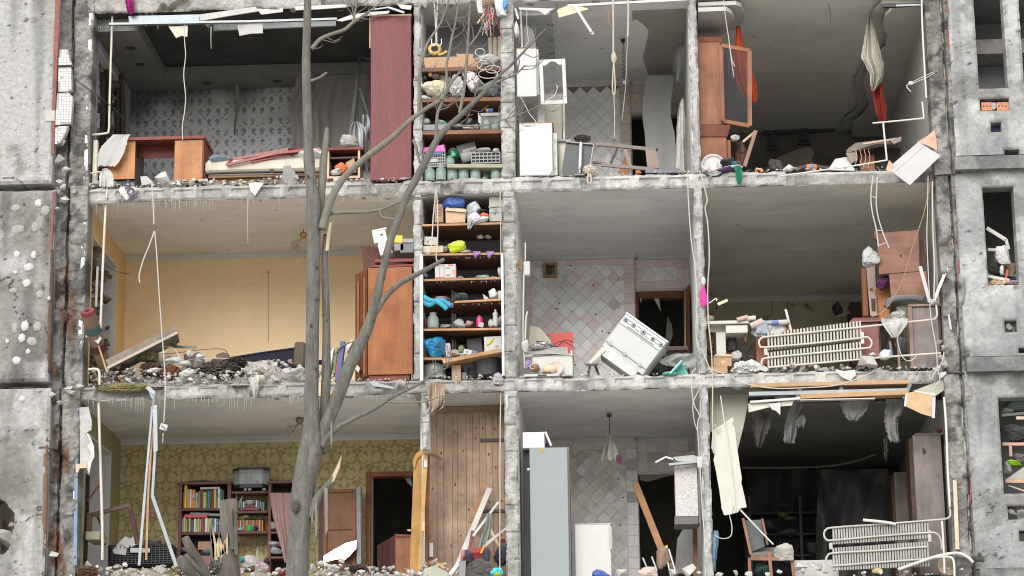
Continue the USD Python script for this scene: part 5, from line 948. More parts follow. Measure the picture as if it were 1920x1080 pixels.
def crate(name,lab,x0,y0,x1,y1,Y,mat,rows,colsn,d=.3):
    t=Thing(name,lab,'crate');t.part('inside',pb(x0+1.5,y0+3,x1-1.5,y1-1,Y+.02,Y+d-.02),M('crate_inside',(.055,.055,.055),.9))
    for k in range(rows+1): y=y0 + (y1-y0-2) * k / rows;t.part('slat',pb(x0,y,x1,y+2.2,Y,Y+.012),mat)
    for k in range(colsn+1): x=x0 + (x1-x0-1.6) * k / colsn;t.part('upright',pb(x,y0+.5,x+1.6,y1-.5,Y-.004,Y-.0005),mat)
    t.part('side',pb(x1-1.2,y0+.3,x1-.2,y1-.3,Y+.013,Y+d),mat);return t
gc=pl('crate_grey',(.22,.225,.23));t=crate('plastic_crate','grey plastic crate with a pink lid box in the upper closet',794,284,835,313,.12,gc,5,9);t.part('label',pb(805,298,820,304,.10,.114),paper);t.part('lid',hull([P(793,284,.1),P(835,284,.1),P(794,277,.12),P(832,271,.12),P(836,272,.3),P(836,284,.3)]),pl('pink_hot',(.50,.06,.30),.4));t.part('print',pb(812,286,828,290,.10,.112),pl('print_blue',(.05,.10,.25)))
crate('plastic_crate','wide grey plastic crate holding bags in the upper closet',883,285,938,306,.12,gc,3,7);bag('crate_bag','clear bag with laundry in the wide grey crate',905,283,32,10,.16,.2,M('bag_clear',(.36,.36,.35),.4,.2),13);bag('crate_bag','pale bottle end sticking out of the wide grey crate',930,283,13,9,.14,.15,M('bag_clear2',(.45,.46,.45),.4,.2),14,cat_='bottle')
t=Thing('green_bottle','large dark green bottle lying in the upper closet','bottle');t.part('body',blob(850,290,24,26,.3,.2,1,.05,1,0,3,False),pl('bottle_green',(.02,.09,.045),.2),True);t.part('cap',moved(lathe([(0,.01),(.03,.01),(.036,0),(.022,-.01)],12),rot([1,0,0],90),P(850,290,.19)),pl('cap_green',(.02,.32,.13),.3),True)
t=Thing('grey_carton','dark grey carton with a white label tilted in the upper closet','box');t.part('body',rbox(875,279,36,22,.3,.2,-14),pl('carton_dark',(.10,.10,.115)));t.part('label',rbox(880,280,26,5,.29,.008,-14,0),paper)
obj('shelf_bin','long grey bin on the second shelf of the upper closet','bin',pb(793,233,842,244,.08,.4,.006),pl('bin_grey',(.17,.18,.19)));
for i,(x,y,w,h,c,lab) in enumerate(((800,228,14,10,(.30,.33,.30),'pale glassware left above the long grey bin'),(828,229,20,9,(.22,.34,.33),'teal pot above the long grey bin'),(858,236,16,8,(.20,.20,.20),'dark small jar in the middle of the second shelf'),(880,229,14,14,(.03,.03,.035),'black bag on the second shelf of the upper closet'),(878,240,22,6,(.52,.46,.45),'row of pale jars at the shelf front'),(893,238,12,9,(.40,.41,.38),'grey green jar at the shelf front'))): bag('shelf_thing',lab,x,y,w,h,.15,.12,pl('shth_%d'%i,c,.35),120+i,cat_='jar',rough=.12,sub=2)
t=Thing('open_white_box','open white carton holding jars on the second shelf','box');t.part('flap',poly([(896,211),(901,214),(902,232),(897,230)],.1,.005),paper);t.part('front',poly([(897,212),(940,211),(940,216),(900,218)],.1,.02),M('carton_greyed',(.26,.25,.24),.8));t.part('body',pb(900,217,941,243,.3,.32),M('carton_greyed'))
for k,x in enumerate((912,928)): obj('glass_jar',('left jar in the open white carton','right jar in the open white carton')[k],'jar',lathe([(0,0),(.05,0),(.055,.09),(.04,.12),(.04,.14)],14,P(x,243,.2)),jg,True,group='jars in the open carton')
t=Thing('striped_can','orange and blue can on top of the open white carton','can');c=P(918,211,.2);q=rot([0,1,0],90);t.part('body',moved(lathe([(0,-.05),(.03,-.05),(.03,.05),(0,.05)],14),q,c+[0,0,.03]),pl('can_blue',(.05,.12,.35),.3),True);t.part('band',moved(lathe([(.031,-.05),(.0315,-.02)],14),q,c+[0,0,.03]),pl('can_orange',(.55,.17,.03),.3),True)
bag('cream_bag','big cream cloth bag on the upper closet shelf',816,168,56,36,.1,.3,fab('bag_cloth_cream',(.56,.51,.38),var=.12),21,rough=.15);bag('small_pale_bag','small white bag left under the cream bag',800,183,22,8,.05,.1,paper,22)
t=Thing('wooden_toy','brown and white carved figure lying on the cream bag','figure');t.part('head',blob(807,139,9,12,.12,.08,1,.05,1,0,2,False),palewood,True);t.part('body',blob(816,144,18,14,.14,.12,2,.2),pl('toy_brown',(.10,.06,.04)),True);t.part('base',blob(797,146,8,10,.14,.08,3,.1),pl('toy_teal',(.03,.06,.06)),True)
t=Thing('printed_packet','white packet with dark print behind the cream bag','packet');t.part('packet',rbox(833,151,24,20,.2,.06,20,.006),paper);t.part('print',rbox(836,155,12,3,.188,.006,30,0),black)
bag('clear_bag','crinkled clear plastic bag in the middle of the upper closet shelf',856,160,28,44,.1,.25,M('film_grey',(.38,.375,.36),.3,.35,18,.5),23,rough=.35,freq=4);bag('pinkish_bag','big white pinkish bag behind the clear plastic bag',884,153,40,44,.16,.3,M('bag_pinkish',(.60,.54,.56),.6,.1),24);t=Thing('grey_jacket','bundled grey jacket at the right of the upper closet shelf','jacket');t.part('body',blob(915,166,54,34,.08,.3,25,.2,2.2,.2),fab('jacket_grey',(.13,.145,.155)),25);t.part('strap',ptube([(900,152,.02),(915,166,.0),(926,178,.02)],.012),fab('strap_grey',(.20,.21,.22)));t.part('strap',ptube([(935,150,.02),(925,160,.0),(924,180,.02)],.012),fab('strap_grey'))
bag('wired_bag','white bag tied with loops of cable in the upper closet',913,112,48,26,.08,.3,paper,26);t=Thing('cable_loops','tangled pale cable loops around the white bag','cable')
for k,(x,y,rx,ry) in enumerate(((900,98,9,7),(924,130,14,7),(910,122,16,9),(915,139,18,8),(898,118,6,9))): t.part('loop',ptube([(x+rx*math.cos(a),y+ry*math.sin(a),.0+.02*math.sin(a*2+k))for a in np.linspace(0,6.6,14)],.007,2,5),ropew,True)
t=Thing('tape_roll','yellow adhesive tape roll standing on the cardboard','tape roll');q=rot([1,0,0],78);t.part('tape',moved(lathe([(.055,0),(.095,0),(.095,.06),(.055,.06)],22),q,P(815,93,.12)+[0,.05,0]),pl('tape_yellow',(.52,.36,.12),.35),True);t.part('core',moved(lathe([(.050,.002),(.055,.002),(.055,.058),(.050,.058),(.050,.002)],22),q,P(815,93,.12)+[0,.05,0]),cardboard,True);obj('tape_piece','curved yellow tape piece beside the tape roll','tape',ptube([(822,103,.1),(830,101,.1),(838,96,.1)],.02,3,6),pl('tape_yellow'),True)
t=Thing('flat_cardboard','flattened brown cardboard box at the front of the upper closet','cardboard');t.part('panel',poly([(793,108),(860,106),(898,110),(897,126),(850,128),(798,130)],.06,.05),cardboard);t.part('flap',poly([(855,101),(887,101),(887,109),(858,107)],.1,.02),cardboard)
for k in range(3): obj('paper_roll',('left','middle','right')[k]+' beige fabric roll standing at the closet right','roll',ptube([(921+8*k,116-k,.25),(919+9*k,72-k,.3)],.032,1,10),fab('roll_beige',(.36,.32,.25)),True,group='beige rolls in the upper closet')
t=Thing('hook_bundle','white hanging cord with hooks at the top of the upper closet','cord');t.part('cord',ptube([(813,-8),(816,30),(817,60),(818,84)],.009,4,5,-.03),ropew,True);t.part('cord',ptube([(821,-8),(819,40),(819,84)],.008,4,5,-.035),ropew,True)
for s in (-1,1): t.part('hook',ptube([(818.5+s,82),(818.5+5*s,86),(818.5+9*s,82),(818.5+9*s,73)],.008,4,5,-.03),white,True)
bag('striped_plastic_bag','white and blue plastic bag hanging at the top of the upper closet',938,8,24,46,-.05,.15,M('plastic_wb',(.55,.58,.62),.35,.2),27);bag('blue_corner','blue plastic corner of the hanging bag',947,6,9,26,-.10,.08,pl('plastic_blue',(.06,.22,.50),.35),28);bag('clear_hanging_bag','clear plastic scrap left of the hanging strings',901,10,14,34,-.05,.1,M('film_clear',(.45,.46,.46),.3),29)
t=Thing('string_bundle','bundle of red and white strings hanging at the upper closet','strings');r_=np.random.RandomState(3)
for k in range(16): x=916 + r_.normal() * 5;t.part('string',ptube([(917+r_.normal()*4,2),(x,25),(x+r_.normal()*9,45+r_.rand()*32)],.006,4,4,-.06+.02*r_.rand()),(fab('string_red',(.40,.03,.05)),ropec,ropew)[k%3],True)
t.part('knot',blob(914,6,26,22,-.06,.12,6,.4,4),fab('knot_brown_c',(.30,.20,.12)))
obj('stick','pale stick among the hanging strings','stick',bar((895,44,-.08),(908,26,-.08),.02,.02),palewood);bag('hanging_lump','grey plaster lump hanging in the dark cornice gap',798,8,12,16,-.03,.1,rub[2],31,cat_='lump')
# --- middle closet
t=Thing('cardboard_box','tall brown cardboard box on the top closet shelf','box');t.part('body',pb(815,382,831,417,.12,.35,.004),cardboard);t.part('flap',bar((815,382,.12),(823,377,.15),.02,.05),cardboard)
for k in range(3): t.part('print',pb(818,392+5*k,828,393.6+5*k,.117,.1195),M('print_brown',(.16,.10,.06),.9))
t=Thing('cardboard_box','wide light cardboard box on the top closet shelf','box');t.part('body',hull([P(835,394,.08),P(873,396,.08),P(836,418,.08),P(872,417,.08),P(835,394,.4),P(873,396,.4),P(836,418,.4),P(872,417,.4)]),M('cardboard_light',(.47,.33,.21),.85,.2,6));t.part('flap',hull([P(838,388,.06),P(874,392,.06),P(834,394.5,.05),P(874,398,.05),P(838,388,.09),P(874,392,.09)]),M('flap_pale',(.56,.43,.31),.85))
bag('blue_bag','bright blue plastic bag on the top closet shelf',850,383,46,26,.15,.3,pl('bag_blue',(.02,.07,.28),.3),40);bag('grey_white_bag','pale grey plastic bag on the top closet shelf',886,393,32,34,.14,.3,M('bag_pale',(.40,.43,.43),.4,.15),41);t=Thing('black_hat','black round hat lid lying on bags on the top closet shelf','hat');t.part('brim',moved(lathe([(0,.02),(.06,.02),(.07,.012),(.10,0),(.09,-.004)],18),rot([1,0,0],14),P(902,395,.1)),black,True)
bag('striped_bag','white and lilac bag hanging over the top closet shelf',893,409,34,24,.05,.2,M('bag_lilac',(.52,.50,.56),.5,.2),42);bag('orange_packet','orange packet on the top closet shelf',908,405,18,13,.06,.12,pl('packet_orange',(.55,.09,.02),.4),43,cat_='packet');bag('pale_bag','pale green grey bag at the shelf front under the orange packet',904,412,26,11,.05,.15,M('bag_palegreen',(.48,.51,.50),.5),44);cloth('white_knotted_bag','white knotted bag end hanging below the top shelf',[(403,880,896),(412,877,893),(420,876,888),(428,876,882)],.0,paper,.03,2,45,'bag')
t=Thing('grey_box','tall grey box tied with string on the top closet shelf','box');t.part('body',pb(917,368,941,415,.12,.4,.005),pl('box_lightgrey',(.36,.36,.34),.7));t.part('seam',pb(917,397.5,941,398.7,.113,.119),greyplastic);t.part('string',cat(ptube([(916,387,.11),(930,386,.10),(942,388,.11)],.006),ptube([(916,389,.11),(930,387,.10),(942,386,.11)],.006)),ropec);t.part('knob',rbox(928,396,4,9,.10,.015,12),greyplastic)
t=Thing('hanging_rope','looped white rope hanging across the middle closet','rope');t.part('strand',ptube([(817,356),(815,380),(812,410),(810,450),(806,472),(801,476),(797,470),(796,462)],.0095,6,6,-.06),ropew,True);t.part('strand',ptube([(818,356),(820,380),(821,420),(820,455),(818,480),(819,488),(822,490)],.0095,6,6,-.05),ropew,True)
cord('hanging_string','long cream cord hanging along the closet right edge',[(938,358),(938,400),(939,440),(939,474)],ropec,.0075)
def carton(name,lab,cx,cy,w,h,a,Y,d,mat,prints=(),group=None):
    t=Thing(name,lab,'box',group=group);t.part('body',rbox(cx,cy,w,h,Y,d,a),mat);s=S(Y);ca,sa=math.cos(math.radians(a)),math.sin(math.radians(a));c=P(cx,cy,Y)
    for u,v,pw,ph,m in prints: t.part('print',obox(c+[(u*ca+v*sa)*s,-.0012,(-v*ca+u*-sa)*s],(pw*s,.002,ph*s),0,a),m)
    return t
pr=pl('print_red',(.45,.02,.03));pbk=pl('print_black',(.03,.03,.03));pyl=pl('print_yellow',(.60,.45,.04))
carton('white_box','small white box with red print on the second closet shelf',808,451.5,25,16,4,.10,.2,whiteboard,[(-6,2,3,5,pr),(2,-2,6,1,pbk)]);obj('cardboard_tray','low cardboard tray under the small white box','box',pb(790.5,461,831,473.5,.06,.3,.004),M('flap_pale'));bag('lime_bag','bright yellow green plastic bag on the second closet shelf',856,463,36,25,.06,.2,pl('bag_lime',(.46,.54,.02),.35),46,rough=.35);bag('grey_bundle','grey bundle left of the bright yellow green bag',835,467,12,14,.12,.15,fab('bundle_grey',(.28,.28,.27)),47,cat_='bundle');bag('grey_rag','grey rag right of the bright yellow green bag',873,472,22,7,.05,.1,fab('bundle_grey'),48,cat_='rag');bag('white_rag_high','white rag under the top closet shelf',900,444,14,9,.3,.1,paper,49,cat_='rag');bag('beige_rag_high','beige rag right of the white rag under the shelf',915,444,14,7,.32,.1,fab('rag_beige',(.36,.34,.28)),50,cat_='rag')
for i,(x,lab) in enumerate(((893,'left lilac cloth hanging from the second closet shelf'),(918,'right lilac cloth hanging from the second closet shelf'))): cloth('lilac_cloth',lab,[(471,x-6,x+8),(475,x-5,x+7),(479,x-4,x+3),(483,x-3,x)],.0,fab('lilac',(.36,.22,.50)),.015,2,51+i)
for i,x in enumerate((820,829)): carton('printed_box',('first','second')[i]+' narrow white box in the row of printed boxes',x,509,9,28,0,.10+.01*i,.2,whiteboard,[(0,12,8,2,pr),(0,-11,5,1.4,pr)],'white printed appliance boxes')
t=carton('printed_box','wide white appliance box with dark ring and red strip',844,509,21,29,0,.09,.2,whiteboard,[(0,12.6,19,2,pr),(6.5,1.5,4,8,pl('print_orange',(.55,.22,.04)))],'white printed appliance boxes');c=P(840,509,.088)
t.part('ring_print',cat(*[tube([c+[.038*math.cos(a),0,.055*math.sin(a)]for a in np.linspace(s,s+1.6,8)],.004,4)for s in(.75,3.9)]),pbk);tx=meshkit.text_mesh('Sinbo',.02,.002,True);tx.apply_translation(-tx.bounds.mean(0));t.part('lettering',moved(tx,rot([1,0,0],90),P(845,497,.087)),pr)
bag('white_bag_right','white bag on the right end of the third closet shelf',938,512,10,22,.1,.15,paper,53);
for i,(x,y,w,h,c) in enumerate(((865,521,20,6,(.28,.27,.24)),(905,520,26,7,(.22,.30,.25)),(926,521,18,5,(.40,.30,.28)),(798,518,9,10,(.08,.11,.16)))): bag('packet',('grey flat packet beside the appliance boxes','greenish packet on the third closet shelf','pinkish packet on the third closet shelf','dark blue can left of the appliance boxes')[i],x,y,w,h,.1,.12,pl('pk_%d'%i,c),130+i,cat_='packet')
for i,(pts,c) in enumerate((([(794,556),(806,563),(820,566),(832,574),(838,580)],(.05,.34,.46)),([(793,566),(806,572),(820,563),(834,566),(846,574)],(.04,.30,.42)),([(796,560),(812,568),(828,562),(842,572),(850,572)],(.26,.14,.46)),([(840,576),(848,566),(856,558),(862,560)],(.02,.03,.03)))): obj('scarf',('turquoise twist of the scarf on the fourth shelf','lower turquoise strand of the scarf','violet strand of the bright scarf','black patterned end of the bright scarf')[i],'scarf',ptube([(x,y,.01+.01*i)for x,y in pts],.032,5,8),fab('scarf_%d'%i,c,sc=25,var=.5),True,group='strands of the bright scarf')
bag('net_bag','dark netted bag behind the bright scarf',866,557,24,18,.15,.2,fab('net_dark',(.05,.08,.075)),54);bag('dish_stack','grey dishes behind the bright scarf on the left',830,560,34,12,.2,.2,pl('dish_grey',(.20,.21,.20),.3),55,cat_='dishes');bag('white_plastic_bag','white plastic bag standing on the right of the fourth shelf',925,552,18,23,.1,.15,M('bag_white',(.6,)*3),56);obj('cream_jar','cream block at the right end of the fourth shelf','box',pb(933,545,941,562,.1,.25,.005),pl('cream_block',(.52,.48,.38)));scrap('grey_film_scrap','pointed grey film scrap on the fourth shelf',[(905,551),(914,557),(920,564),(908,564)],.15,M('film_grey'),.01)
dup(JAR,'glass_jar','large pale green jar on the fifth closet shelf','jar',P(812,617,.15),0,(1.08,1.08,1.03),'jars on the middle closet shelves');obj('red_jar','dark red jar half hidden behind the green jar','jar',lathe([(0,0),(.04,0),(.042,.13),(0,.14)],12,P(798,617,.25)),pl('jar_red',(.12,.02,.02),.3),True)
t=Thing('pink_bottle','pink plastic bottle with white label on the fifth shelf','bottle');c=P(899,614,.14);t.part('body',lathe([(0,0),(.045,0),(.047,.02),(.047,.11),(.035,.14),(.018,.15),(0,.15)],14,c),pl('bottle_pink',(.48,.02,.13),.3),True);t.part('cap',lathe([(.018,.15),(.018,.17),(0,.17)],10,c),pl('cap_maroon',(.12,.02,.03)),True);t.part('label',rbox(902,609,9,9,.09,.004,10,0),paper)
t=Thing('white_bottle','tall white spray bottle on the fifth shelf','bottle');c=P(929,613,.14);t.part('body',lathe([(0,0),(.036,0),(.037,.02),(.036,.12),(.03,.15),(.038,.17),(.036,.19),(.016,.21),(0,.21)],14,c),whiteboard,True);t.part('cap',lathe([(.014,.21),(.014,.24),(0,.245)],10,c),whiteboard,True)
for i,(x,y,w,h,c) in enumerate(((862,607,22,20,(.30,.33,.31)),(880,608,16,11,(.36,.22,.16)),(836,612,22,8,(.18,.19,.18)),(921,606,12,18,(.45,.44,.42)),(938,603,9,20,(.16,.17,.17)))): bag('clear_packet',('clear bag with grey contents on the fifth shelf','clear packet with brownish food beside the clear bag','low grey dish beside the large jar','beige torn packet beside the white spray bottle','grey bundle behind the white spray bottle')[i],x,y,w,h,.14,.14,M('cpk_%d'%i,c,.3,.3,14,.4),140+i,cat_='packet')
t=Thing('blue_printed_bag','big blue plastic bag with dark print on the lower closet shelf','bag');t.part('bag',blob(815,651,42,42,.08,.3,57,.14,2,.2),M('bag_cyan',(.015,.17,.33),.3,.35,8,.2),25);t.part('print',cat(ptube([(822,650,-.075),(829,660,-.075),(834,648,-.065),(828,640,-.07)],.006),ptube([(806,667,-.06),(820,669,-.06)],.006),ptube([(822,646,-.07),(826,640,-.07)],.006)),pbk)
t=carton('white_yellow_box','white box with yellow arc print on the lower closet shelf',924,647,32,33,-2,.12,.2,whiteboard,[(-2,10,6,2,pl('print_bluegrey',(.2,.24,.34))),(8,10,6,5,greyplastic),(8,3,6,4,greyplastic)]);c=P(909,632,.118);t.part('arc_print',tube([c+[.11*math.cos(a),0,.11*math.sin(a)]for a in np.linspace(-1.35,-.2,10)],.018,4),pyl)
carton('lilac_box','narrow lilac grey box beside the blue printed bag',840,656,10,26,-6,.1,.1,pl('box_lilac',(.42,.38,.42)),[(0,0,1,18,pbk)]);carton('blue_white_box','small blue and white carton lying on the shelf front',881,661,24,10,14,.06,.1,whiteboard,[(7,0,8,9,pl('print_navy',(.08,.10,.28))),(-5,0,4,4,greyplastic)]);obj('black_box','black appliance box at the back of the lower shelf','box',rbox(890,648,28,28,.3,.2,-6),pl('box_black',(.03,.03,.035)))
for i,(x,y,w,h,c) in enumerate(((853,662,20,13,(.30,.26,.20)),(866,656,14,18,(.15,.17,.09)),(867,666,14,9,(.34,.42,.42)))): bag('small_bag',('beige knotted bag beside the lilac grey box','olive packet behind the beige bag','pale blue packet at the shelf front')[i],x,y,w,h,.1,.12,M('sbg_%d'%i,c,.5,.3),150+i)
t=Thing('grey_pot','large grey enamel pot with lid on the closet floor','pot');c=P(815,712,.3);en=pl('enamel_grey',(.25,.285,.275),.3);t.part('body',lathe([(0,0),(.14,0),(.15,.02),(.15,.10),(.145,.11)],24,c),en,True);t.part('upper_pan',lathe([(.146,.112),(.152,.125),(.152,.19),(.14,.205),(0,.205)],24,c),pl('enamel_pale',(.30,.34,.325),.3),True);t.part('lid',lathe([(.08,.206),(.12,.212),(.12,.22),(.04,.226),(0,.228)],20,c),M('lid_metal',(.45,.45,.44),.35,metal=.6),True);t.part('handle',cat(obox(P(815,698,.14),(.02,.02,.06)),obox(P(834,706,.16),(.02,.02,.05))),greyplastic)
t=Thing('black_bucket','black rubber bucket tilted on the closet floor','bucket');q=rot([0,1,0],-5);c=P(913,706,.26);t.part('body',moved(lathe([(0,0),(.135,0),(.14,.01),(.17,.23),(.165,.235)],24),q,c),M('rubber_dusty',(.06,.063,.065),.8,.5,9,.2,40,.3,stretch=(3,3,.4)),True);t.part('rim',moved(lathe([(.160,.228),(.180,.226),(.182,.245),(.162,.245)],24),q,c),pl('rim_black',(.05,.05,.052)),True);t.part('inside',moved(lathe([(.0,.20),(.162,.20)],24),q,c),black)
obj('prop_board','pale wooden board leg under the tilted shelf board','leg board',pb(847,684,864,716,.1,.2,.004),M('leg_beige',(.36,.25,.17),.7));obj('grey_can','small grey can beside the wooden leg board','can',lathe([(0,0),(.045,0),(.045,.10),(0,.11)],14,P(870,713,.2)),greyplastic,True);bag('dark_rag','dark rag between bucket and can',884,700,24,22,.25,.2,fab('rag_black',(.035,.035,.035)),58,cat_='rag');bag('white_paper_wad','crumpled white paper at the right edge of the closet floor',934,709,20,24,-.02,.12,paper,59,cat_='paper',rough=.5,freq=4)
rubble(795,945,716,ZB,.0,.4,90,61,(.02,.08),.05,label='grey rubble on the closet floor edge');rubble(795,945,341,ZA,.0,.15,40,62,(.015,.04),.01,label='fine rubble before the glass jars')
cloth('beige_torn_cloth','beige torn cloth hanging from the slab below the closet',[(717,808,828),(726,802,833),(745,801,834),(756,804,832),(770,806,812)],-.06,fab('beige_pink',(.46,.36,.29)),.07,2.4,63,rag=14)
# --- lowest closet corner
hg=[('long_white_plank','long white plank leaning on the pine wall',bar((852,1075,-.0),(918,916,.5),.07,.03),M('plank_white',(.42,.41,.39),.8,.35,7)),('thin_white_plank','thin white batten leaning right of the long plank',bar((887,1005,.1),(934,942,.55),.03,.02),M('batten_white',(.50,.51,.49),.8,.3)),('brown_plank','brown knotty plank behind the white plank',bar((884,980,.5),(910,908,.62),.09,.02),plankwood),('pointed_board','grey pointed board leaning from the post',hull([P(905,1030,.1),P(912,1016,.1),P(953,985,.0),P(951,990,.0),P(905,1030,.12),P(953,985,.02),P(915,1025,.1)]),M('blade_grey',(.36,.36,.32),.7)),('white_edge_board','white board edge beside the plaid bag',bar((843,1078,-.05),(880,1030,.1),.05,.02),white),('brown_stick','dark red brown batten behind the plaid bag',bar((881,1030,.15),(886,995,.2),.04,.02),maroon),('tan_stick','tan wooden stick behind the green cloth',bar((919,992,.3),(946,1044,.2),.035,.03),palewood),('orange_stick','thin orange stick beside the grey jacket pile',bar((922,1038,.1),(953,1052,.05),.02,.02),orangewood)]
for n,lab,m,mt in hg: obj(n,lab,'board',m,mt)
cloth('green_cloth','grey green cloth hanging behind the planks',[(962,912,922),(985,910,920),(1005,902,918),(1026,896,914)],.25,fab('cloth_sage',(.27,.32,.29)),.03,2,64);t=Thing('plaid_bag','red and dark blue plaid bag on the lowest closet floor','bag');t.part('bag',blob(893,1041,54,32,.05,.3,65,.2,2.2,.1),fab('plaid_red',(.30,.03,.04)),25);t.part('panel',blob(880,1043,16,24,-.04,.2,66,.15,2),fab('plaid_navy',(.05,.055,.09)),25);t.part('panel',blob(912,1040,14,26,-.03,.2,67,.15,2),fab('plaid_navy'),25);t.part('panel',blob(869,1041,12,22,-.0,.2,68,.15,2),fab('plaid_pink',(.46,.22,.24)),25);t.part('tag',rbox(905,1030,4,16,-.12,.01,25),pl('tag_orange',(.60,.25,.02)))
bag('grey_coat','dark grey padded coat below the plaid bag',898,1066,64,44,.0,.3,fab('coat_grey',(.085,.08,.08)),69,cat_='coat',sub=4);obj('grey_sheet_piece','grey flat panel below the plaid bag','panel',poly([(860,1052),(874,1051),(872,1085),(862,1085)],-.06,.03),M('panel_grey',(.22,.225,.225),.8));bag('patterned_shirt','bright turquoise and lime patterned shirt at the bottom',928,1074,30,18,-.04,.2,M('shirt_print',(.05,.38,.45),.9,.9,22,.3,60,stretch=(1,1,2)),70,cat_='shirt');bag('lime_shirt','lime part of the bright patterned shirt',932,1077,14,8,-.1,.1,fab('lime_br',(.40,.45,.05)),71,cat_='shirt');bag('dark_clothes','dark clothes pile right of the plaid bag',940,1040,26,40,.1,.3,fab('clo_black',(.03,.03,.04)),72,cat_='clothes');bag('crimson_clothes','dark crimson cloth in the clothes pile',945,1020,16,18,.12,.2,fab('clo_crimson',(.12,.015,.025)),73,cat_='clothes')
cord('hanging_string','long cream cord hanging in front of the pine planks',[(939,738),(938,800),(937.5,900),(937,1000),(937,1066)],ropec,.0085)
obj('white_switch_plate','white plate standing at the foot of the pine wall','plate',pb(805,1018,812,1044,.5,.53),whiteboard)
for i,(x0,y0,x1,y1) in enumerate(((800,1060,820,1048),(806,1064,838,1056),(815,1052,834,1066),(788,1072,806,1052),(822,1062,842,1068))): obj('wood_splinter',('pale splinter at the pine wall foot','long splinter lying before the pine wall','crossed splinter before the pine wall','reddish splinter by the leaning door','short splinter right of the pile')[i],'splinter',bar((x0,y0,.3),(x1,y1,.2),.03,.02),palewood if i!=3 else brownwood,group='splinters at the pine wall')
scrap('green_rag_board','pale green crumpled sheet at the bottom before the pine wall',[(790,1085),(796,1066),(815,1060),(838,1072),(845,1085)],.0,M('sheet_green',(.36,.37,.29),.9),.05);rubble(800,950,1076,ZC+.02,.0,.7,120,63,(.02,.09),.1,label='rubble under the leaning planks')
# ================================================================ kitchens
def Pz(px,py,z):
    d=cF * FPX + cR * (px-960.0) + cU * (540.0-py)
    return cC + d * ((z-cC[2])/d[2])
def zplate(pts,z,t=.02):
    """A level plate: its outline seen at these pixels on the height z."""
    pg=Polygon([tuple(Pz(x,y,z)[:2])for x,y in pts]).buffer(0);m=cat([trimesh.creation.extrude_polygon(g,t,engine='earcut')for g in getattr(pg,'geoms',[pg])]);m.apply_translation([0,0,z]);return m
class Turned:
    """Local pixel frame turned by deg about (cx, cy) at depth Y: box(u0, v0, u1, v1, out, in) with v downwards."""
    def __init__(s,cx,cy,deg,Y): s.c=P(cx,cy,Y);s.R=rot([0,1,0],deg);s.s=S(Y)
    def box(s,u0,v0,u1,v1,d0,d1,bev=0.0): return moved(bx(u0*s.s,u1*s.s,d0,d1,-v1*s.s,-v0*s.s,bev),s.R,s.c)
    def at(s,u,v,d=0.0): return s.c + s.R[:3,:3] @ np.array([u*s.s,d,-v*s.s])
    def disc(s,u,v,r,d,h=.012,n=14): m=lathe([(0,0),(r*s.s,0),(r*s.s,h),(0,h)],n);return moved(m,s.R@rot([1,0,0],90),s.at(u,v,d))
enam=pl('enamel_white',(.40,.41,.41),.35,var=.06,dust=.2);offw=pl('offwhite',(.44,.44,.405),.5,dust=.3);creamw=pl('cream_board',(.48,.46,.38),.6)
# --- upper kitchen
t=Thing('soffit','lowered ceiling strip with round lamps in the upper kitchen','soffit');t.part('board',bx(POR+.01,POR+.52,.25,YK-.02,CA-.12,CA-.02),M('soffit_pale',(.42,.425,.43),.8))
for k in range(4): c=Pz(1032+k,47+27*k,CA-.122);t.part('lamp_ring',moved(lathe([(.03,.004),(.045,.003),(.05,0),(.045,-.004),(.03,0)],14),None,c),M('steel_dull',(.15,)*3),True)
t=Thing('wall_cabinet','white wall cabinet hanging at the left of the upper kitchen','wall cabinet');t.part('body',pb(969,91,1006,181,.08,.42,.004),enam);t.part('side',pb(1006.3,92,1010,180,.1,.42),creamw);t.part('door_edge',pb(1006.2,110,1011,178,.07,.099),greyplastic);t.part('crumbs',pb(968,89.5,1007,91,.1,.4),M('chip_brown',(.28,.17,.10),.9))
t=Thing('glass_door','white cabinet door with arched glass opening swung out','cabinet door');T_=Turned(1037,153,-1.5,.02)
t.part('stile',T_.box(-25,-45,-18,45,0,.022,.004),enam);t.part('stile',T_.box(18,-45,25,45,0,.022,.004),enam);t.part('bottom_rail',T_.box(-17.8,37,17.8,45,.001,.022,.003),enam)
u_=np.linspace(-17.8,17.8,13);ar=[(u,-45.0)for u in u_] + [(u,-37-8*max(0,math.cos(u/17.8*2.0))**1.5+4)for u in u_[::-1]]
t.part('arched_rail',moved(plate(Polygon([(u*S(.02),-v*S(.02))for u,v in ar]),.001,.021),T_.R,T_.c),enam);t.part('pane',T_.box(-18,-40,18,38,.009,.013),glassy('cab_glass',(.05,.055,.06),.12,.03));t.part('handle',T_.box(20,14,22.5,30,-.02,-.001),M('nickel',(.4,.4,.38),.3,metal=.8))
cab=Thing('tall_cupboard','cream tall cupboard behind the arched glass door','cupboard');cab.part('body',pb(1022,176,1060,330,.9,1.4,.004),creamw);cab.part('door_gap',pb(1054,180,1055.2,328,.893,.899),black);cab.part('handle',pb(1056.5,245,1058.5,262,.87,.898),M('nickel'));cab.part('side_panel',pb(1008,165,1021,240,.5,.9),M('panel_grey_white',(.42,.42,.41),.7))
t=Thing('cooker_hood','dark cooker hood hanging above the white wall cabinet','cooker hood');t.part('hood',poly([(971,52),(990,47),(1000,58),(1004,75),(1005,90),(970,90)],.3,.3),pl('hood_dark',(.05,.055,.06),.3));t.part('pipe',ptube([(976,20,.15),(978,60,.15),(979,88,.15)],.014,2),cream);t.part('bracket',bar((966,16,.05),(972,36,.05),.03,.02),zinc);t.part('rag',blob(969,55,10,34,.0,.1,3,.3),plasterw)
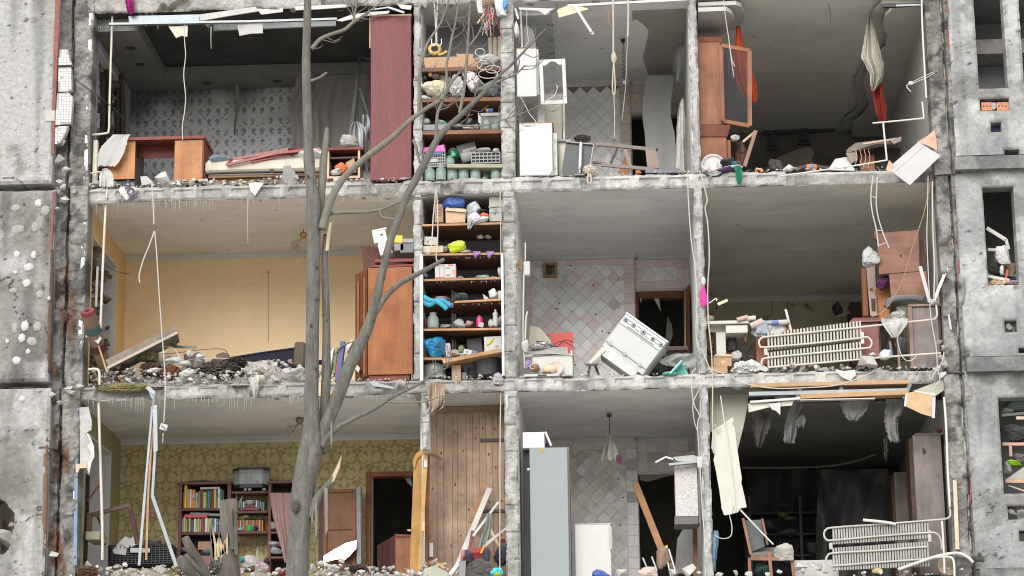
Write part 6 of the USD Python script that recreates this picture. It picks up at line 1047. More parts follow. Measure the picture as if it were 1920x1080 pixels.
bag('shelf_goods','small stacked goods beside the arched door',1009,140,7,50,.2,.2,M('goods_mix',(.22,.20,.18),.7,.9,14),2,cat_='goods',rough=.4,freq=5)
t=Thing('fridge','white refrigerator standing at the upper kitchen edge','refrigerator');t.part('body',pb(974,231,1036,329,.05,.6,.008),pl('fridge_white',(.46,.47,.47),.35,var=.04,dust=.15));t.part('top',pb(973,229.5,1037,231.2,.07,.6),M('chip_brown'));t.part('door',pb(1036.5,249,1045,329,.12,.6,.006),offw);t.part('foot',pb(1032,322,1038,329,.03,.05),greyplastic)
for y in (262,284,312): t.part('hinge',ptube([(1039,y,.115),(1042,y+3,.11),(1040,y+6,.115)],.004,3,4),M('nickel'))
t=Thing('low_cabinet','narrow cream kitchen cabinet right of the white refrigerator','cabinet');t.part('body',pb(1046.5,266,1062,329,.3,.8,.004),offw);t.part('door',pb(1050,272,1061,328,.27,.298,.003),creamw);t.part('worktop',pb(1044,261,1070,264.5,.25,.8),greyplastic)
t=Thing('black_tabletop','black tabletop standing on edge with a metal leg','tabletop');t.part('top',poly([(1061,266),(1113,271),(1103,330),(1052,330)],.06,.03,.03),pl('black_satin',(.022,.026,.03),.4,var=.3));t.part('edge',cat(bar((1061,266,.05),(1113,271,.05),.008,.04),bar((1113,271,.05),(1103,329,.05),.008,.04)),offw);t.part('leg',ptube([(1089,267,.0),(1088,300,.0),(1087,318,.0)],.026,2,10),M('chrome_dull',(.42,.44,.46),.35,.1,metal=.7),True);t.part('foot',ptube([(1087,318,.0),(1087,325,.0)],.016,1,10),enam,True);t.part('base_plate',pb(1078,326,1096,328,-.03,.1),greyplastic)
bag('burnt_clump','dark dusty clump above the black tabletop',1092,259,36,12,1.5,.3,M('clump_spotty',(.16,.15,.145),.95,.9,30,.8),4,cat_='clump',rough=.4,freq=5)
t=Thing('cream_rag','cream knotted rag on the floor edge by the metal leg','rag');t.part('rag',blob(1106,318,28,20,-.02,.15,5,.3,3),fab('rag_cream',(.52,.46,.38)),25);t.part('loop',ptube([(1104,325,-.05),(1101,338,-.07),(1105,344,-.07),(1109,340,-.07),(1107,326,-.05)],.012,4),fab('rag_cream'),True)
t=Thing('chair','brown wooden chair lying on its side in the upper kitchen','chair');cb=M('chair_brown',(.15,.11,.10),.5,.2,8,.1,40,.5)
for a,b,w in (((1121,270,.2),(1232,281,.2),.045),((1127,309,.05),(1228,318,.05),.045),((1111,304,.4),(1136,307,.4),.03)): t.part('leg',bar(a,b,w,.04),cb)
t.part('rail',bar((1158,277,.2),(1145,306,.2),.03,.03),ironb);t.part('rail',bar((1172,281,.1),(1182,314,.06),.05,.03),cb);t.part('seat',poly([(1210,280),(1230,283),(1236,315),(1214,314)],.12,.05),M('leather_brown',(.17,.115,.09),.45,.25));t.part('seat',hull([P(1158,325,.3),P(1176,282,.3),P(1184,310,.25),P(1180,327,.25),P(1176,282,.33),P(1180,327,.33),P(1158,325,.33)]),brownwood,label='orange brown board of the lying chair');t.part('knob',blob(1232,280,6,5,.18,.04,1,.05,1,0,1,False),black,True);t.part('glide',pb(1119,267,1123,273,.19,.23),greyplastic)
scrap('grey_violet_board','wavy grey violet board lying at the floor edge',[(1210,318),(1220,315),(1240,317),(1262,314),(1276,316),(1276,323),(1210,324)],.02,M('board_violet',(.16,.145,.17),.8),.1,cat_='board');bag('orange_scrap','small orange scrap under the lying chair',1197,322,12,6,.02,.06,pl('scrap_orange',(.50,.17,.02)),6,cat_='scrap');scrap('grey_tile_piece','grey torn lining piece leaning under the lying chair',[(1130,306),(1142,288),(1150,305),(1133,327)],.9,conc,.02,cat_='lining')
t=Thing('ceiling_lining','olive grey torn ceiling paper sheet hanging down before the doorway','ceiling lining');lin=M('lining_olive',(.30,.295,.26),.9,.12,3,.1,trans=.05);t.part('ceiling_patch',zplate([(1186,22),(1285,18),(1286,60),(1282,85),(1268,110),(1262,128),(1264,141),(1216,141),(1210,125),(1206,110),(1210,95),(1214,75),(1217,58),(1204,44),(1192,36),(1186,40)],CA-.03,.012),lin);t.part('hanging_sheet',drape([(141,1216,1264),(165,1209,1262),(190,1206,1258),(215,1205,1258),(250,1209,1265),(290,1212,1268),(325,1216,1272)],2.7,.03,.6,3,24,30),M('sheet_grey',(.40,.40,.40),.85,.1,3,.1),True)
cloth('torn_wall_strip','narrow torn wall covering curling at the right of the upper kitchen',[(185,1278,1283),(205,1272,1283),(230,1269,1285),(270,1268,1286),(322,1267,1288)],1.0,M('strip_plaster',(.40,.395,.37),.9,.4,9,.4),.05,1.5,8,'wall covering');cloth('torn_wall_curl','small pale curl of wall covering near the ceiling',[(78,1276,1280),(105,1264,1278),(125,1262,1276),(150,1265,1272)],1.8,M('sheet_grey'),.05,1,9,'wall covering')
t=Thing('ceiling_rail','white ceiling rail with one bent end hanging in the upper kitchen','rail');t.part('rail',bar((1064,11,-.02),(1290,-1,-.02),.03,.03),white);t.part('bent_end',bar((1077,10,-.04),(1110,62,-.04),.035,.02),white);t.part('hook',pb(1108,59,1113,64,-.05,-.02),white)
scrap('cream_board_scrap','cream torn board hanging under the upper kitchen ceiling edge',[(1044,18),(1062,11),(1090,12),(1104,17),(1080,24),(1048,33)],-.03,M('board_cream',(.56,.46,.32),.9),.015,cat_='board');scrap('plaster_sheet_edge','thin plaster sheet edge above the cooker hood',[(972,14),(1040,16),(1032,20),(1022,28),(1010,20),(974,18)],-.02,plasterw,.02,cat_='plaster');obj('bent_bracket','black bent bracket at the ceiling edge of the upper kitchen','bracket',cat(bar((1043,6,-.03),(1044,18,-.03),.03,.02),bar((1044,16,-.03),(1028,29,-.03),.012,.012)),ironb)
for i,(pts,r,lab) in enumerate((([(1149,-8),(1150,40),(1150,90),(1151,120)],.013,'thick beige rope hanging in the upper kitchen'),([(1178,-8),(1178,30),(1177,70)],.014,'second beige rope right of the thick one'),([(1177,68),(1175,110),(1173,160),(1168,210),(1166,225)],.004,'thin string end of the second beige rope'),([(1151,178),(1152,210),(1152,258)],.006,'thin cord with a black tag below the thick rope'))): cord('hanging_rope',lab,pts,ropec,r,'rope',-.04)
t=Thing('rope_loop','frayed looped end of the thick beige rope','rope');t.part('loop',ptube([(1151,118),(1149,140),(1148.5,168),(1151,179),(1153.5,168),(1152.5,140),(1151,118)],.010,5,5,-.04),ropec,True);t.part('fringe',blob(1151,108,11,26,-.04,.05,3,.4,5),ropec);cord('pink_rope','pink brown rope loop hanging high in the upper kitchen',[(1144,18,-.0),(1141,30,.0),(1143,44,.0),(1150,51,.0),(1155,50,.0)],fab('rope_pink',(.30,.19,.16)),.012,'rope');obj('black_tag','small black diamond tag on the thin cord','tag',rbox(1151.5,263,6,6,-.05,.01,45),black)
t=Thing('spiral_flex','black spiral lamp cord hanging from the upper kitchen ceiling','cord');c=Pz(1168,73,CA-.03);a=np.linspace(0,60,240);t.part('cup',lathe([(.0,.0),(.035,-.01),(.02,-.06),(.0,-.06)],10,c),black,True);t.part('spiral',tube(np.stack([c[0]+.015*np.cos(a),c[1]+.015*np.sin(a),c[2]-.06-a/60*.58],-1),.005,4),black,True);t.part('socket',lathe([(.012,-.64),(.016,-.66),(.012,-.69)],8,c),white,True)
cord('white_wire','thin white wire hanging beside the cooker hood',[(988,14),(988,50),(990,80),(976,90)],ropew,.004,'wire');cord('white_wire','white wire sagging below the white wall cabinet',[(976,182),(986,200),(992,212),(1003,226),(1006,231)],ropew,.006,'wire');cord('white_wire','bent wire ends beside the arched glass door',[(1014,192),(1025,188),(1040,178),(1045,165),(1043,158)],ropew,.007,'wire')
rubble(970,1300,328,ZA,.0,.4,130,70,(.015,.06),.02,label='fine rubble along the upper kitchen edge')
# --- middle kitchen
t=Thing('gas_stove','white gas stove tipped on its corner in the middle kitchen','stove');T_=Turned(1189,645,37.5,.12);t.part('body',T_.box(-47,-38,47,38,.02,.55,.01),enam);t.part('front_panel',T_.box(-46,-37,46,-17,.004,.019,.004),M('panel_silver',(.44,.46,.47),.4,.3,9,.2));t.part('oven_door',T_.box(-46,-15.5,46,26,-.004,.019,.006),enam);t.part('cooktop',T_.box(-48,-42,48,-38.2,.02,.56,.004),M('silver_edge',(.38,.40,.41),.35,.2,metal=.4))
for k,u in enumerate((-40,-22,0,22,40)):
    p=t.part('knob',T_.disc(u,-28,4.4 if k!=2 else 5.5,.004,.014),M('knob_grey',(.26,.27,.275),.4),True);t.part('knob_cap',T_.disc(u,-28,1.7,-.012,.008,10),black,True,under=p)
for k,(u,v,w,h) in enumerate(((-31,-31,12,1),(-31,-25,10,1),(-10,-31,9,1),(-11,-24,10,1),(11,-31,10,1),(11,-24,9,1),(31,-31,9,1),(31,-25,10,1),(0,-19.5,60,1.4))): t.part('print',T_.box(u-w/2,v-h/2,u+w/2,v+h/2,.001,.0035),M('ink_grey',(.05,.055,.06),.7))
for u in (-36,-3,32): t.part('latch',T_.box(u-3.5,22,u+3.5,28,-.009,-.0045,.003),M('latch_pale',(.30,.305,.31),.5))
t.part('emblem',T_.disc(-44,20,4.5,.015,.008),M('knob_grey'),True);t.part('sticker',T_.disc(2,-6,1.4,-.005,.003),pyl);t.part('drawer',hull([T_.at(u,v,d)for u,v in((-44,30),(36,38),(34,52),(-38,52))for d in(.0,.4)]),M('drawer_grey',(.44,.45,.45),.5));t.part('side_flap',hull([P(x,y,d)for x,y in((1129,650),(1136,657),(1108,682),(1103,680))for d in(.1,.4)]),creamw)
t=Thing('red_board','bright red broken board standing behind the kitchen debris','board');t.part('board',poly([(1022,626),(1074,622),(1074,664),(1068,668),(1062,655),(1044,652),(1030,640),(1034,632)],.9,.025),pl('red_bright',(.42,.035,.022),.45))
scrap('beige_board','beige torn board behind the grey plate in the kitchen',[(994,610),(1012,614),(1026,630),(1034,642),(1024,650),(991,648)],.8,M('board_beige',(.42,.39,.31),.8),.02,cat_='board');t=Thing('grey_plate','grey flat plate lying on the white cabinet side','plate');t.part('plate',hull([P(x,y,d)for x,y,d in((983,669,.1),(1065,664,.1),(1064,650,.5),(992,654,.5),(983,666,.1),(1065,661,.1))]),M('plate_grey',(.33,.325,.30),.7));t=Thing('white_cabinet_side','cream white cabinet lying on its side at the kitchen edge','cabinet');t.part('body',pb(998,666,1074,705,.12,.6,.006),offw);t.part('edge',pb(998,664,1075,666,.1,.6),creamw);t.part('post',pb(1070,656,1073,667,.09,.12),enam)
t=Thing('metal_pan','grey metal pan lying on debris in the middle kitchen','pan');t.part('bowl',moved(lathe([(0,0),(.06,0),(.085,.05),(.09,.052)],18),rot([1,0,0],25),P(1018,649,.45)),M('chrome_dull'),True);t.part('handle',bar((1005,640,.45),(1022,641,.45),.012,.012),black)
for i,(pts) in enumerate(([(1028,646,.5),(1045,650,.5),(1058,638,.5),(1076,642,.5)],[(1032,652,.48),(1052,640,.5),(1078,652,.5),(1070,658,.5)])): cord('twisted_wire',('upper twisted wire before the red board','lower twisted wire before the red board')[i],pts,ironb,.006,'wire',n=3)
bag('plaster_heap','pale crumbled plaster on the grey plate',1005,650,30,10,.35,.2,plasterw,7,cat_='plaster',rough=.4,freq=4);t=Thing('clay_jug','brown broken jug lying at the kitchen edge','jug');t.part('body',blob(1003,690,18,16,.04,.1,8,.12,1.5,0,3,False),pl('clay_brown',(.16,.085,.05),.4),True);t.part('rim',moved(lathe([(.03,0),(.045,.0),(.045,.012),(.03,.012)],14),rot([1,0,0],70),P(999,688,.02)),palewood,True);t=Thing('ceramic_pot','cream ceramic pot with brown base at the kitchen edge','pot');t.part('body',blob(1031,692,26,18,.03,.12,9,.1,1.5,0,3,False),pl('ceramic_cream',(.56,.47,.30),.35),True);t.part('base',blob(1026,699,20,6,.02,.1,10,.08,1,0,2,False),pl('clay_brown'),True);obj('pink_plate','pale pink plate leaning behind the ceramic pot','plate',moved(lathe([(0,0),(.08,.004),(.1,.015)],18),rot([1,0,0],80),P(1042,692,.06)),pl('plate_pink',(.46,.36,.31),.4),True);t=Thing('white_tray','white tray lying along the kitchen floor edge','tray');t.part('tray',pb(982,701,1049,705.5,-.02,.1,.003),enam);t.part('mark',pb(1008,702,1025,705,-.023,-.0205),ironb);t.part('rim',bar((1046,704,-.02),(1053,692,-.02),.015,.02),enam)
bag('lilac_flowers','faded lilac bouquet behind the brown jug',991,683,14,18,.1,.15,M('lilac_dusty',(.32,.26,.42),.9,.6,25,.6),11,cat_='bouquet',rough=.4,freq=5);t=Thing('water_heater','small white meter box at the left wall of the middle kitchen','meter');t.part('body',pb(981,489,994,516,.1,.2,.012),enam);t.part('mount',blob(975,498,10,30,.1,.1,12,.4,4),M('mount_brown',(.26,.18,.10),.9,.5,14));t.part('pipe',ptube([(985,455,.1),(985,475,.1),(985,489,.1)],.01,2),cream)
for i,(pts,r,lab) in enumerate((([(982,515,.1),(981,600,.1),(981,636,.1),(984,690,.1)],.011,'straight cream pipe on the left wall of the middle kitchen'),([(989,584,.05),(986,600,.05),(985,636,.05)],.013,'short curved white pipe in the middle kitchen'))): cord('kitchen_pipe',lab,pts,cream,r,'pipe',n=3,sides=8)
bag('pipe_joint','white plaster lump round the kitchen pipes',984,648,14,24,.06,.1,plasterw,13,cat_='plaster lump')
t=Thing('door','red brown door standing ajar in the kitchen doorway','door');t.part('leaf',hull([P(x,y,d)for x,y,d in((1282,546,3.4),(1291,534,2.6),(1291,662,2.6),(1282,668,3.4),(1284,546,3.42),(1293,534,2.63),(1293,662,2.63))]),dw);t.part('trim',bar((1285,545,3.1),(1285,660,3.1),.02,.02),palewood)
for i,(pts,d) in enumerate((([(1226,560),(1236,560),(1239,584),(1233,572)],3.45),([(1200,560),(1204,560),(1201,568)],3.45),([(1252,592),(1260,610),(1261,630),(1252,655),(1246,660),(1249,620)],4.2))): scrap('torn_paper',('white torn paper hanging under the door head','small paper scrap under the door head','grey torn strip hanging in the dark doorway')[i],pts,d,paper if i<2 else conc,.01,cat_='paper')
t=Thing('stool','dark red brown stool behind the stove','stool');t.part('seat',pb(1240,649,1290,657,.9,1.3,.005),darkwood)
for x in (1246,1268,1284): t.part('leg',pb(x,657.3,x+5,700,.95,1.0),darkwood)
t=Thing('black_stool','small black stool squeezed under the stove','stool');t.part('seat',hull([P(x,y,d)for x,y in((1094,682),(1122,681),(1122,686),(1102,687))for d in(.1,.4)]),black);t.part('leg',bar((1106,686,.15),(1103,706,.15),.03,.03),black);t.part('leg',bar((1116,686,.3),(1124,706,.3),.03,.03),black)
t=Thing('grey_sheet','grey bent sheet lying over the teal basin','sheet');t.part('sheet',drape([(663,1262,1302),(668,1252,1304),(676,1236,1306),(682,1240,1304),(690,1285,1303)],.4,.05,1,14),M('sheet_dull',(.24,.25,.24),.6,.3),True);t=Thing('teal_basin','teal plastic basin tipped on its rim at the kitchen edge','basin');q=rot([0,1,0],-32);tb=pl('teal',(.02,.30,.24),.35);t.part('bowl',poly([(1262,702),(1276,681),(1281,683),(1292,703)],.05,.3),tb);t.part('rim',bar((1256,704,.03),(1278,680,.03),.02,.3),pl('teal_pale',(.25,.52,.46),.4));t.part('edge',blob(1256,701,28,6,.0,.2,3,.08,1,0,2,False),pl('teal_light',(.10,.42,.36),.4),True)
bag('dark_goods','dark clutter behind the teal basin',1225,690,40,26,.8,.3,M('goods_dark',(.07,.07,.065),.9,.6,9),15,cat_='clutter',rough=.35);lumps([(1092,703,10),(1098,702,12),(1170,704,8),(1055,704,8)],.02,16,'at the middle kitchen edge','lumps at the middle kitchen edge');rubble(970,1300,705,ZB,.0,.5,130,71,(.015,.06),.03,label='fine rubble along the middle kitchen edge')
# --- lower kitchen
t=Thing('tall_fridge','tall grey refrigerator standing in the lower kitchen','refrigerator');t.part('body',pb(994,839,1066,1092,.1,.7,.008),pl('fridge_grey',(.215,.243,.245),.45,var=.08,sc=2,dust=.3));t.part('side_gap',pb(981,842,993.5,1092,.3,.6),M('gap_black',(.02,.022,.025),.6));t.part('side_edge',pb(1066.3,838,1069,1092,.16,.7),pl('fridge_dark',(.14,.15,.155)));t.part('hinge',blob(991,880,6,5,.1,.04,1,.1,1,0,1),white);t.part('dent',moved(lathe([(0,.002),(.02,0)],10),rot([1,0,0],90),P(1045,936,.099)),pl('fridge_grey'));t.part('yellow_leaf',cat(bar((1012,845,.09),(1019,841,.09),.012,.006),bar((1014,841,.09),(1018,847,.09),.01,.006)),pyl)
obj('white_carton','white carton standing on the tall grey refrigerator','box',pb(980,810,1021,840,.15,.5,.005),pl('carton_bright',(.58,.59,.59)));obj('white_sheet_board','white lid leaning beside the carton on the refrigerator','lid',bar((1023,812,.2),(1034,838,.2),.03,.2),enam);bag('violet_bag','violet bag wedged behind the white lid',1027,833,10,14,.3,.1,fab('violet',(.20,.16,.30)),17)
t=Thing('small_fridge','small white refrigerator with long handle before the tiles','refrigerator');t.part('body',pb(1078,983,1146,1092,.4,.95,.008),pl('fridge_offwhite',(.46,.465,.44),.4,var=.06));t.part('side',pb(1075,984,1077.8,1092,.42,.95),greyplastic);t.part('handle',pb(1143,987,1148,1031,.36,.395,.008),pl('handle_grey',(.36,.36,.34)));t.part('top',pb(1077,981.5,1147,982.9,.4,.95),creamw)
t=Thing('ceiling_flex','ceiling cord with black rosette in the lower kitchen','cord');c=Pz(1142,775,CC-.03);t.part('rosette',lathe([(.0,.0),(.04,-.008),(.03,-.05),(0,-.05)],10,c),black,True);t.part('cord',tube([c+[0,0,-.05],c+[.005,0,-.36]],.005,5),ironb)
Yl=float(c[1]);cloth('white_towel','white towel with violet red hem hanging from the lamp cord',[(816,1141,1146),(828,1136,1151),(845,1130,1158),(862,1126,1163)],Yl,fab('towel_white',(.50,.49,.45)),.05,2,18,'towel');cloth('towel_hem','violet red hem corner of the hanging towel',[(852,1158,1163),(860,1155,1166),(868,1158,1166)],Yl-.05,fab('hem_violet',(.22,.06,.16)),.02,1,19,'towel')
t=Thing('worktop_block','speckled grey worktop slab hanging on end by the partition','worktop');t.part('slab',pb(1266,870,1308,968,.35,.8,.004),M('granite',(.34,.32,.315),.5,1.1,70,.1,160));t.part('underside',pb(1265,968,1309,983,.36,.82,.004),M('granite_dark',(.10,.095,.095),.6));t.part('end',pb(1308.3,872,1311,980,.4,.8),greyplastic)
t=Thing('bent_rail','bent white rail over the speckled worktop slab','rail');t.part('rail',cat(bar((1229,867,.2),(1248,857,.2),.02,.03),bar((1248,857,.2),(1262,861,.2),.02,.03)),white);t.part('rail',bar((1254,872,.25),(1312,866,.25),.03,.1),zinc);t.part('board',poly([(1262,857),(1300,853),(1312,858),(1308,866),(1270,865)],.3,.2),M('rail_board',(.36,.36,.35),.7));t.part('bracket',pb(1308,856,1316,876,.1,.2),white)
for i,(a,b,w,mt,lab) in enumerate((((1191,906,1.8),(1244,1040,.8),.09,orangewood,'long orange brown plank leaning in the lower doorway'),((1198,935,1.9),(1240,1030,1.0),.05,darkwood,'dark plank behind the orange brown plank'),((1242,1035,.7),(1268,1080,.5),.07,brownwood,'lower piece of the leaning orange plank'),((1303,985,1.2),(1304,1090,1.2),.06,brownwood,'upright brown plank beside the partition'))): obj('leaning_plank',lab,'plank',bar(a,b,w,.04),mt)
bag('burlap_sack','brown crumpled burlap sack below the leaning planks',1246,1048,30,40,.6,.25,fab('burlap',(.28,.20,.14),sc=22),20,cat_='sack');bag('yellow_bow','small yellow ribbon on the plank foot',1249,1027,7,9,.62,.04,pyl,21,cat_='ribbon')
for i,(a,b) in enumerate((((1205,1046,.6),(1214,1066,.6)),((1222,1044,.5),(1232,1070,.5)),((1254,1030,.5),(1268,1076,.4)),((1252,1055,.5),(1258,1080,.5)))): obj('chrome_tube',('left chrome tube leg sticking up','second chrome tube leg left of the sack','long chrome tube leg right of the sack','short chrome tube leg under the sack')[i],'tube leg',tube([P(*a),P(*b)],.014,8),M('chrome_dull'),True)
scrap('door_lining','grey beige lining board hanging in the top of the lower doorway',[(1198,872),(1266,872),(1264,890),(1240,896),(1215,903),(1200,900)],3.55,M('lining_beige',(.26,.245,.21),.9),.02,cat_='board');scrap('grey_curtain_piece','grey hanging fabric in the right of the lower doorway',[(1270,1010),(1282,990),(1298,985),(1300,1075),(1265,1075)],1.6,M('fabric_grey',(.22,.22,.225),.9),.03,cat_='fabric')
bag('blue_bag','bright blue bag at the bottom edge of the lower kitchen',1130,1077,40,18,.0,.2,pl('bag_blue'),22);bag('pink_stone','pale pinkish plaster lump at the lower kitchen edge',1214,1075,38,24,.0,.25,M('plaster_pink',(.48,.38,.34),.9,.2),23,cat_='plaster lump');lumps([(1165,1074,22),(1290,1068,34),(1262,1072,18),(1312,1074,16)],.05,24,'at the lower kitchen edge','lumps at the lower kitchen edge',[rub[1],plasterw]);rubble(970,1330,1080,ZC,.0,.8,260,72,(.02,.08),.1,label='rubble along the lower kitchen edge')
scrap('chipped_tile_edge','white torn lining along the post of the plank corner',[(947,742),(951,738),(953,760),(950,770)],-.06,plasterw,.01,cat_='lining')

# ================================================================ upper right room
cw_=wood('cherry_wood',(.19,.074,.036),(.26,.108,.056))
t=Thing('wall_unit','tall cherry brown wall unit beside the partition','cabinet');t.part('upper_body',pb(1309,80,1352,233,.25,.85,.003),cw_);t.part('crown',hull([P(x,y,d)for x,y,d in((1306,69,.2),(1356,69,.2),(1352,80,.25),(1309,80,.25),(1306,69,.9),(1356,69,.9),(1352,80,.85),(1309,80,.85))]),cw_);t.part('cornice',hull([P(x,y,d)for x,y,d in((1312,232,.18),(1370,234,.18),(1364,256,.22),(1313,256,.22),(1312,232,.9),(1370,234,.9),(1364,256,.85))]),wood('cherry_dark',(.13,.05,.03),(.18,.073,.045)));t.part('lower_body',pb(1313,256.3,1363,323,.24,.85,.003),cw_);t.part('pilaster',pb(1363.3,262,1371,322,.28,.4,.006),cw_);t.part('open_inside',pb(1353,92,1366,232,.4,.85),M('unit_inside',(.07,.04,.03),.9))
t=Thing('unit_glass_door','open glazed door frame of the cherry wall unit','cabinet door');A_=[P(1352,85,.22),P(1405,95,.02),P(1406,236,.02),P(1356,227,.22)]
for k in range(4): a,b=A_[k],A_[(k+1)%4];d_=(b-a) / np.linalg.norm(b-a);n_=np.cross(d_,[0,1,0]);t.part(('top_rail','stile','bottom_rail','stile')[k],hull([p+n_*.03*i+np.array([0,.012*j,0])for p in(a,b)for i in(-1,1)for j in(-1,1)]),wood('cherry_light',(.19,.078,.042),(.26,.112,.064)))
t.part('pane',hull([p+np.array([0,e,0])for p in A_ for e in(-.002,.002)]),glassy('cab_glass'))
cloth('orange_curtain','orange curtain hanging over the open glazed door',[(48,1381,1388),(75,1378,1393),(110,1376,1402),(140,1378,1412),(160,1384,1418),(180,1394,1420),(191,1404,1416)],.5,fab('orange_cloth',(.40,.065,.018),var=.2),.05,2,25,'curtain')
t=Thing('drop_ceiling','two step rounded drop ceiling corner above the cherry unit','ceiling panel');gp=M('gypsum_grey',(.42,.415,.39),.9,.1,3,.15)
t.part('upper_panel',zplate([(1309,12),(1380,9),(1390,13),(1397,26),(1393,42),(1383,52),(1372,58),(1309,60)],CA-.12,.06),gp);t.part('lower_panel',zplate([(1309,22),(1362,20),(1372,26),(1377,36),(1374,48),(1364,60),(1350,68),(1309,70)],CA-.22,.06),gp);t.part('dark_gap',pb(1309,10,1360,18,.04,.08),black)
t=Thing('drop_ceiling','wavy two step drop ceiling edge along the right wall','ceiling panel')
t.part('upper_panel',zplate([(1654,6),(1640,20),(1632,40),(1634,62),(1644,80),(1638,104),(1616,126),(1604,150),(1602,175),(1608,196),(1600,214),(1582,226),(1576,244),(1700,244),(1760,6)],CA-.10,.05),gp);t.part('lower_panel',zplate([(1676,15),(1660,30),(1655,50),(1664,68),(1660,90),(1640,110),(1626,134),(1620,158),(1626,184),(1630,200),(1618,218),(1600,232),(1596,256),(1690,256),(1758,10)],CA-.22,.05),gp);t.part('dark_gap',pb(1655,6,1738,12,.05,.1),black);t.part('rail',pb(1680,8,1730,11,.02,.05),zinc)
cloth('white_cloth','dusty white cloth hanging from the wavy drop ceiling',[(29,1627,1634),(50,1624,1639),(80,1619,1647),(105,1615,1653),(125,1624,1657),(140,1631,1656),(155,1632,1650),(169,1635,1639)],.6,fab('cloth_ivory',(.42,.40,.34)),.07,2.4,26,'cloth',0,40,40);cloth('orange_cloth','orange red cloth hanging below the dusty white cloth',[(157,1630,1655),(180,1636,1658),(205,1641,1662),(227,1649,1662)],.7,fab('orange_deep',(.24,.028,.012)),.06,2,27)
pw=pl('pipe_white',(.50,.49,.45),.5)
for i,(pts,r,lab) in enumerate((([(1728,-8),(1729,40),(1732,100),(1736,170),(1737,184)],.013,'vertical white pipe at the right of the upper room'),([(1729,191),(1732,220),(1728,222),(1690,226),(1636,231)],.012,'bent white pipe end above the wood pile'),([(1656,231),(1659,262),(1663,300)],.013,'upright white pipe over the wood pile'),([(1664,300),(1600,311),(1520,322),(1465,330)],.011,'long white pipe sloping along the floor edge'))): cord('white_pipe',lab,pts,pw,r,'pipe',-.08,3,8)
t=Thing('wall_lamp','white lamp holder dangling from two wires at the right jamb','lamp holder');t.part('holder',blob(1708,156,11,9,-.1,.05,4,.2,3),whiteboard,True);t.part('arm',ptube([(1703,158,-.1),(1700,163,-.1),(1708,172,-.1)],.007,3),pw,True);t.part('wire',ptube([(1712,153,-.1),(1735,142,-.08),(1757,132,-.05)],.005,3),pw);t.part('wire',ptube([(1713,156,-.1),(1738,145,-.08),(1758,133,-.05)],.005,3),pw)
t=Thing('pink_edged_board','large white pink edged board tilted over the slab edge','board');fr=[P(1664,316,-.2),P(1722,266,-.05),P(1764,292,-.12),P(1706,347,-.28)];fl=lambda pts,th: hull([p+np.array([0,e,0])for p in pts for e in(0,th)])
bl=lambda i,j,s: fr[i] * (1-s) + fr[j] * s
wp=M('panel_white',(.38,.38,.385),.6,.12,5,.2,60,.0);t.part('panel',fl([bl(0,3,.28),bl(1,2,.28),fr[2],fr[3]],.03),wp);t.part('strip',fl([fr[0],fr[1],bl(1,2,.272),bl(0,3,.272)],.03),wp);pk=M('torn_pink',(.50,.30,.23),.9,.4,8,.3);t.part('pink_backing',poly([(1720,266),(1740,254),(1752,243),(1756,262),(1757,282),(1742,274)],-.03,.03),pk);t.part('pink_edge',poly([(1661,318),(1667,300),(1676,310),(1672,324)],-.205,.008),pk)
t=Thing('broken_cupboard','splintered brown cupboard wreck at the right of the upper room','cupboard');t.part('top',hull([P(x,y,d)for x,y,d in((1587,281,.1),(1640,270,.0),(1690,262,.1),(1690,257,.5),(1604,268,.5),(1587,287,.1),(1690,268,.1))]),wood('wreck_dark',(.12,.095,.085),(.20,.16,.14),0));t.part('side',poly([(1586,287),(1605,277),(1608,300),(1596,306)],.1,.04),greywood);t.part('inner_panel',pb(1612,290,1640,322,.3,.34),cw_);t.part('dark_inside',pb(1640,278,1690,322,.4,.44),M('wreck_inside',(.03,.028,.026),.9));t.part('splinter',bar((1618,270,.05),(1688,259,.05),.02,.02),pk);t.part('tip',poly([(1668,262),(1690,256),(1689,264),(1676,270)],.03,.05),greywood)
for k,x in enumerate((1604,1612,1620,1628)): t.part('fibre',ptube([(x,280,.05),(x+3,295,.03),(x-1,310+2*k,.03)],.004,3,4),pk)
t=Thing('round_plate','white round relief plate standing beside the wall unit','plate');q=rot([1,0,0],80);c=P(1337,309,.08);t.part('rim',moved(lathe([(.10,.0),(.13,.008),(.165,.004),(.168,-.008),(.10,-.01)],30),q,c),whiteboard,True);t.part('dark_ring',moved(lathe([(.122,.0075),(.142,.0095)],30),q@np.diag([1,1,1,1]),c+[0,-.004,0]),M('ring_grey',(.20,.20,.19),.7,1.0,40),True);t.part('inner',moved(lathe([(0,.003),(.099,.003)],24),q,c),pl('plate_inner',(.42,.41,.38),.5),True);t.part('figure',blob(1338,310,16,24,.05,.03,5,.2,3),pl('relief_pale',(.55,.50,.48),.5),True)
for i,(x,y,w,h,mt,lab) in enumerate(((1365,304,30,18,fab('cloth_black',(.015,.017,.02)),'black crumpled cloth before the wall unit'),(1378,307,14,10,fab('cloth_petrol',(.03,.14,.19)),'petrol blue cloth corner beside the black cloth'),(1362,316,40,10,fab('cloth_purple',(.10,.05,.13)),'purple cloth under the black cloth'),(1322,317,14,12,fab('cloth_pale',(.50,.47,.46)),'pale floral cloth at the partition foot'),(1375,313,36,6,fab('cloth_white2',(.55,.54,.54)),'white cloth strip above the green cloth'))): bag('clothes',lab,x,y,w,h,-.0,.15,mt,160+i,cat_='clothes')
cloth('green_cloth','green cloth hanging over the slab edge',[(311,1376,1388),(320,1378,1392),(334,1380,1392),(345,1383,1389)],-.07,fab('green_teal',(.02,.20,.12)),.02,2,28)
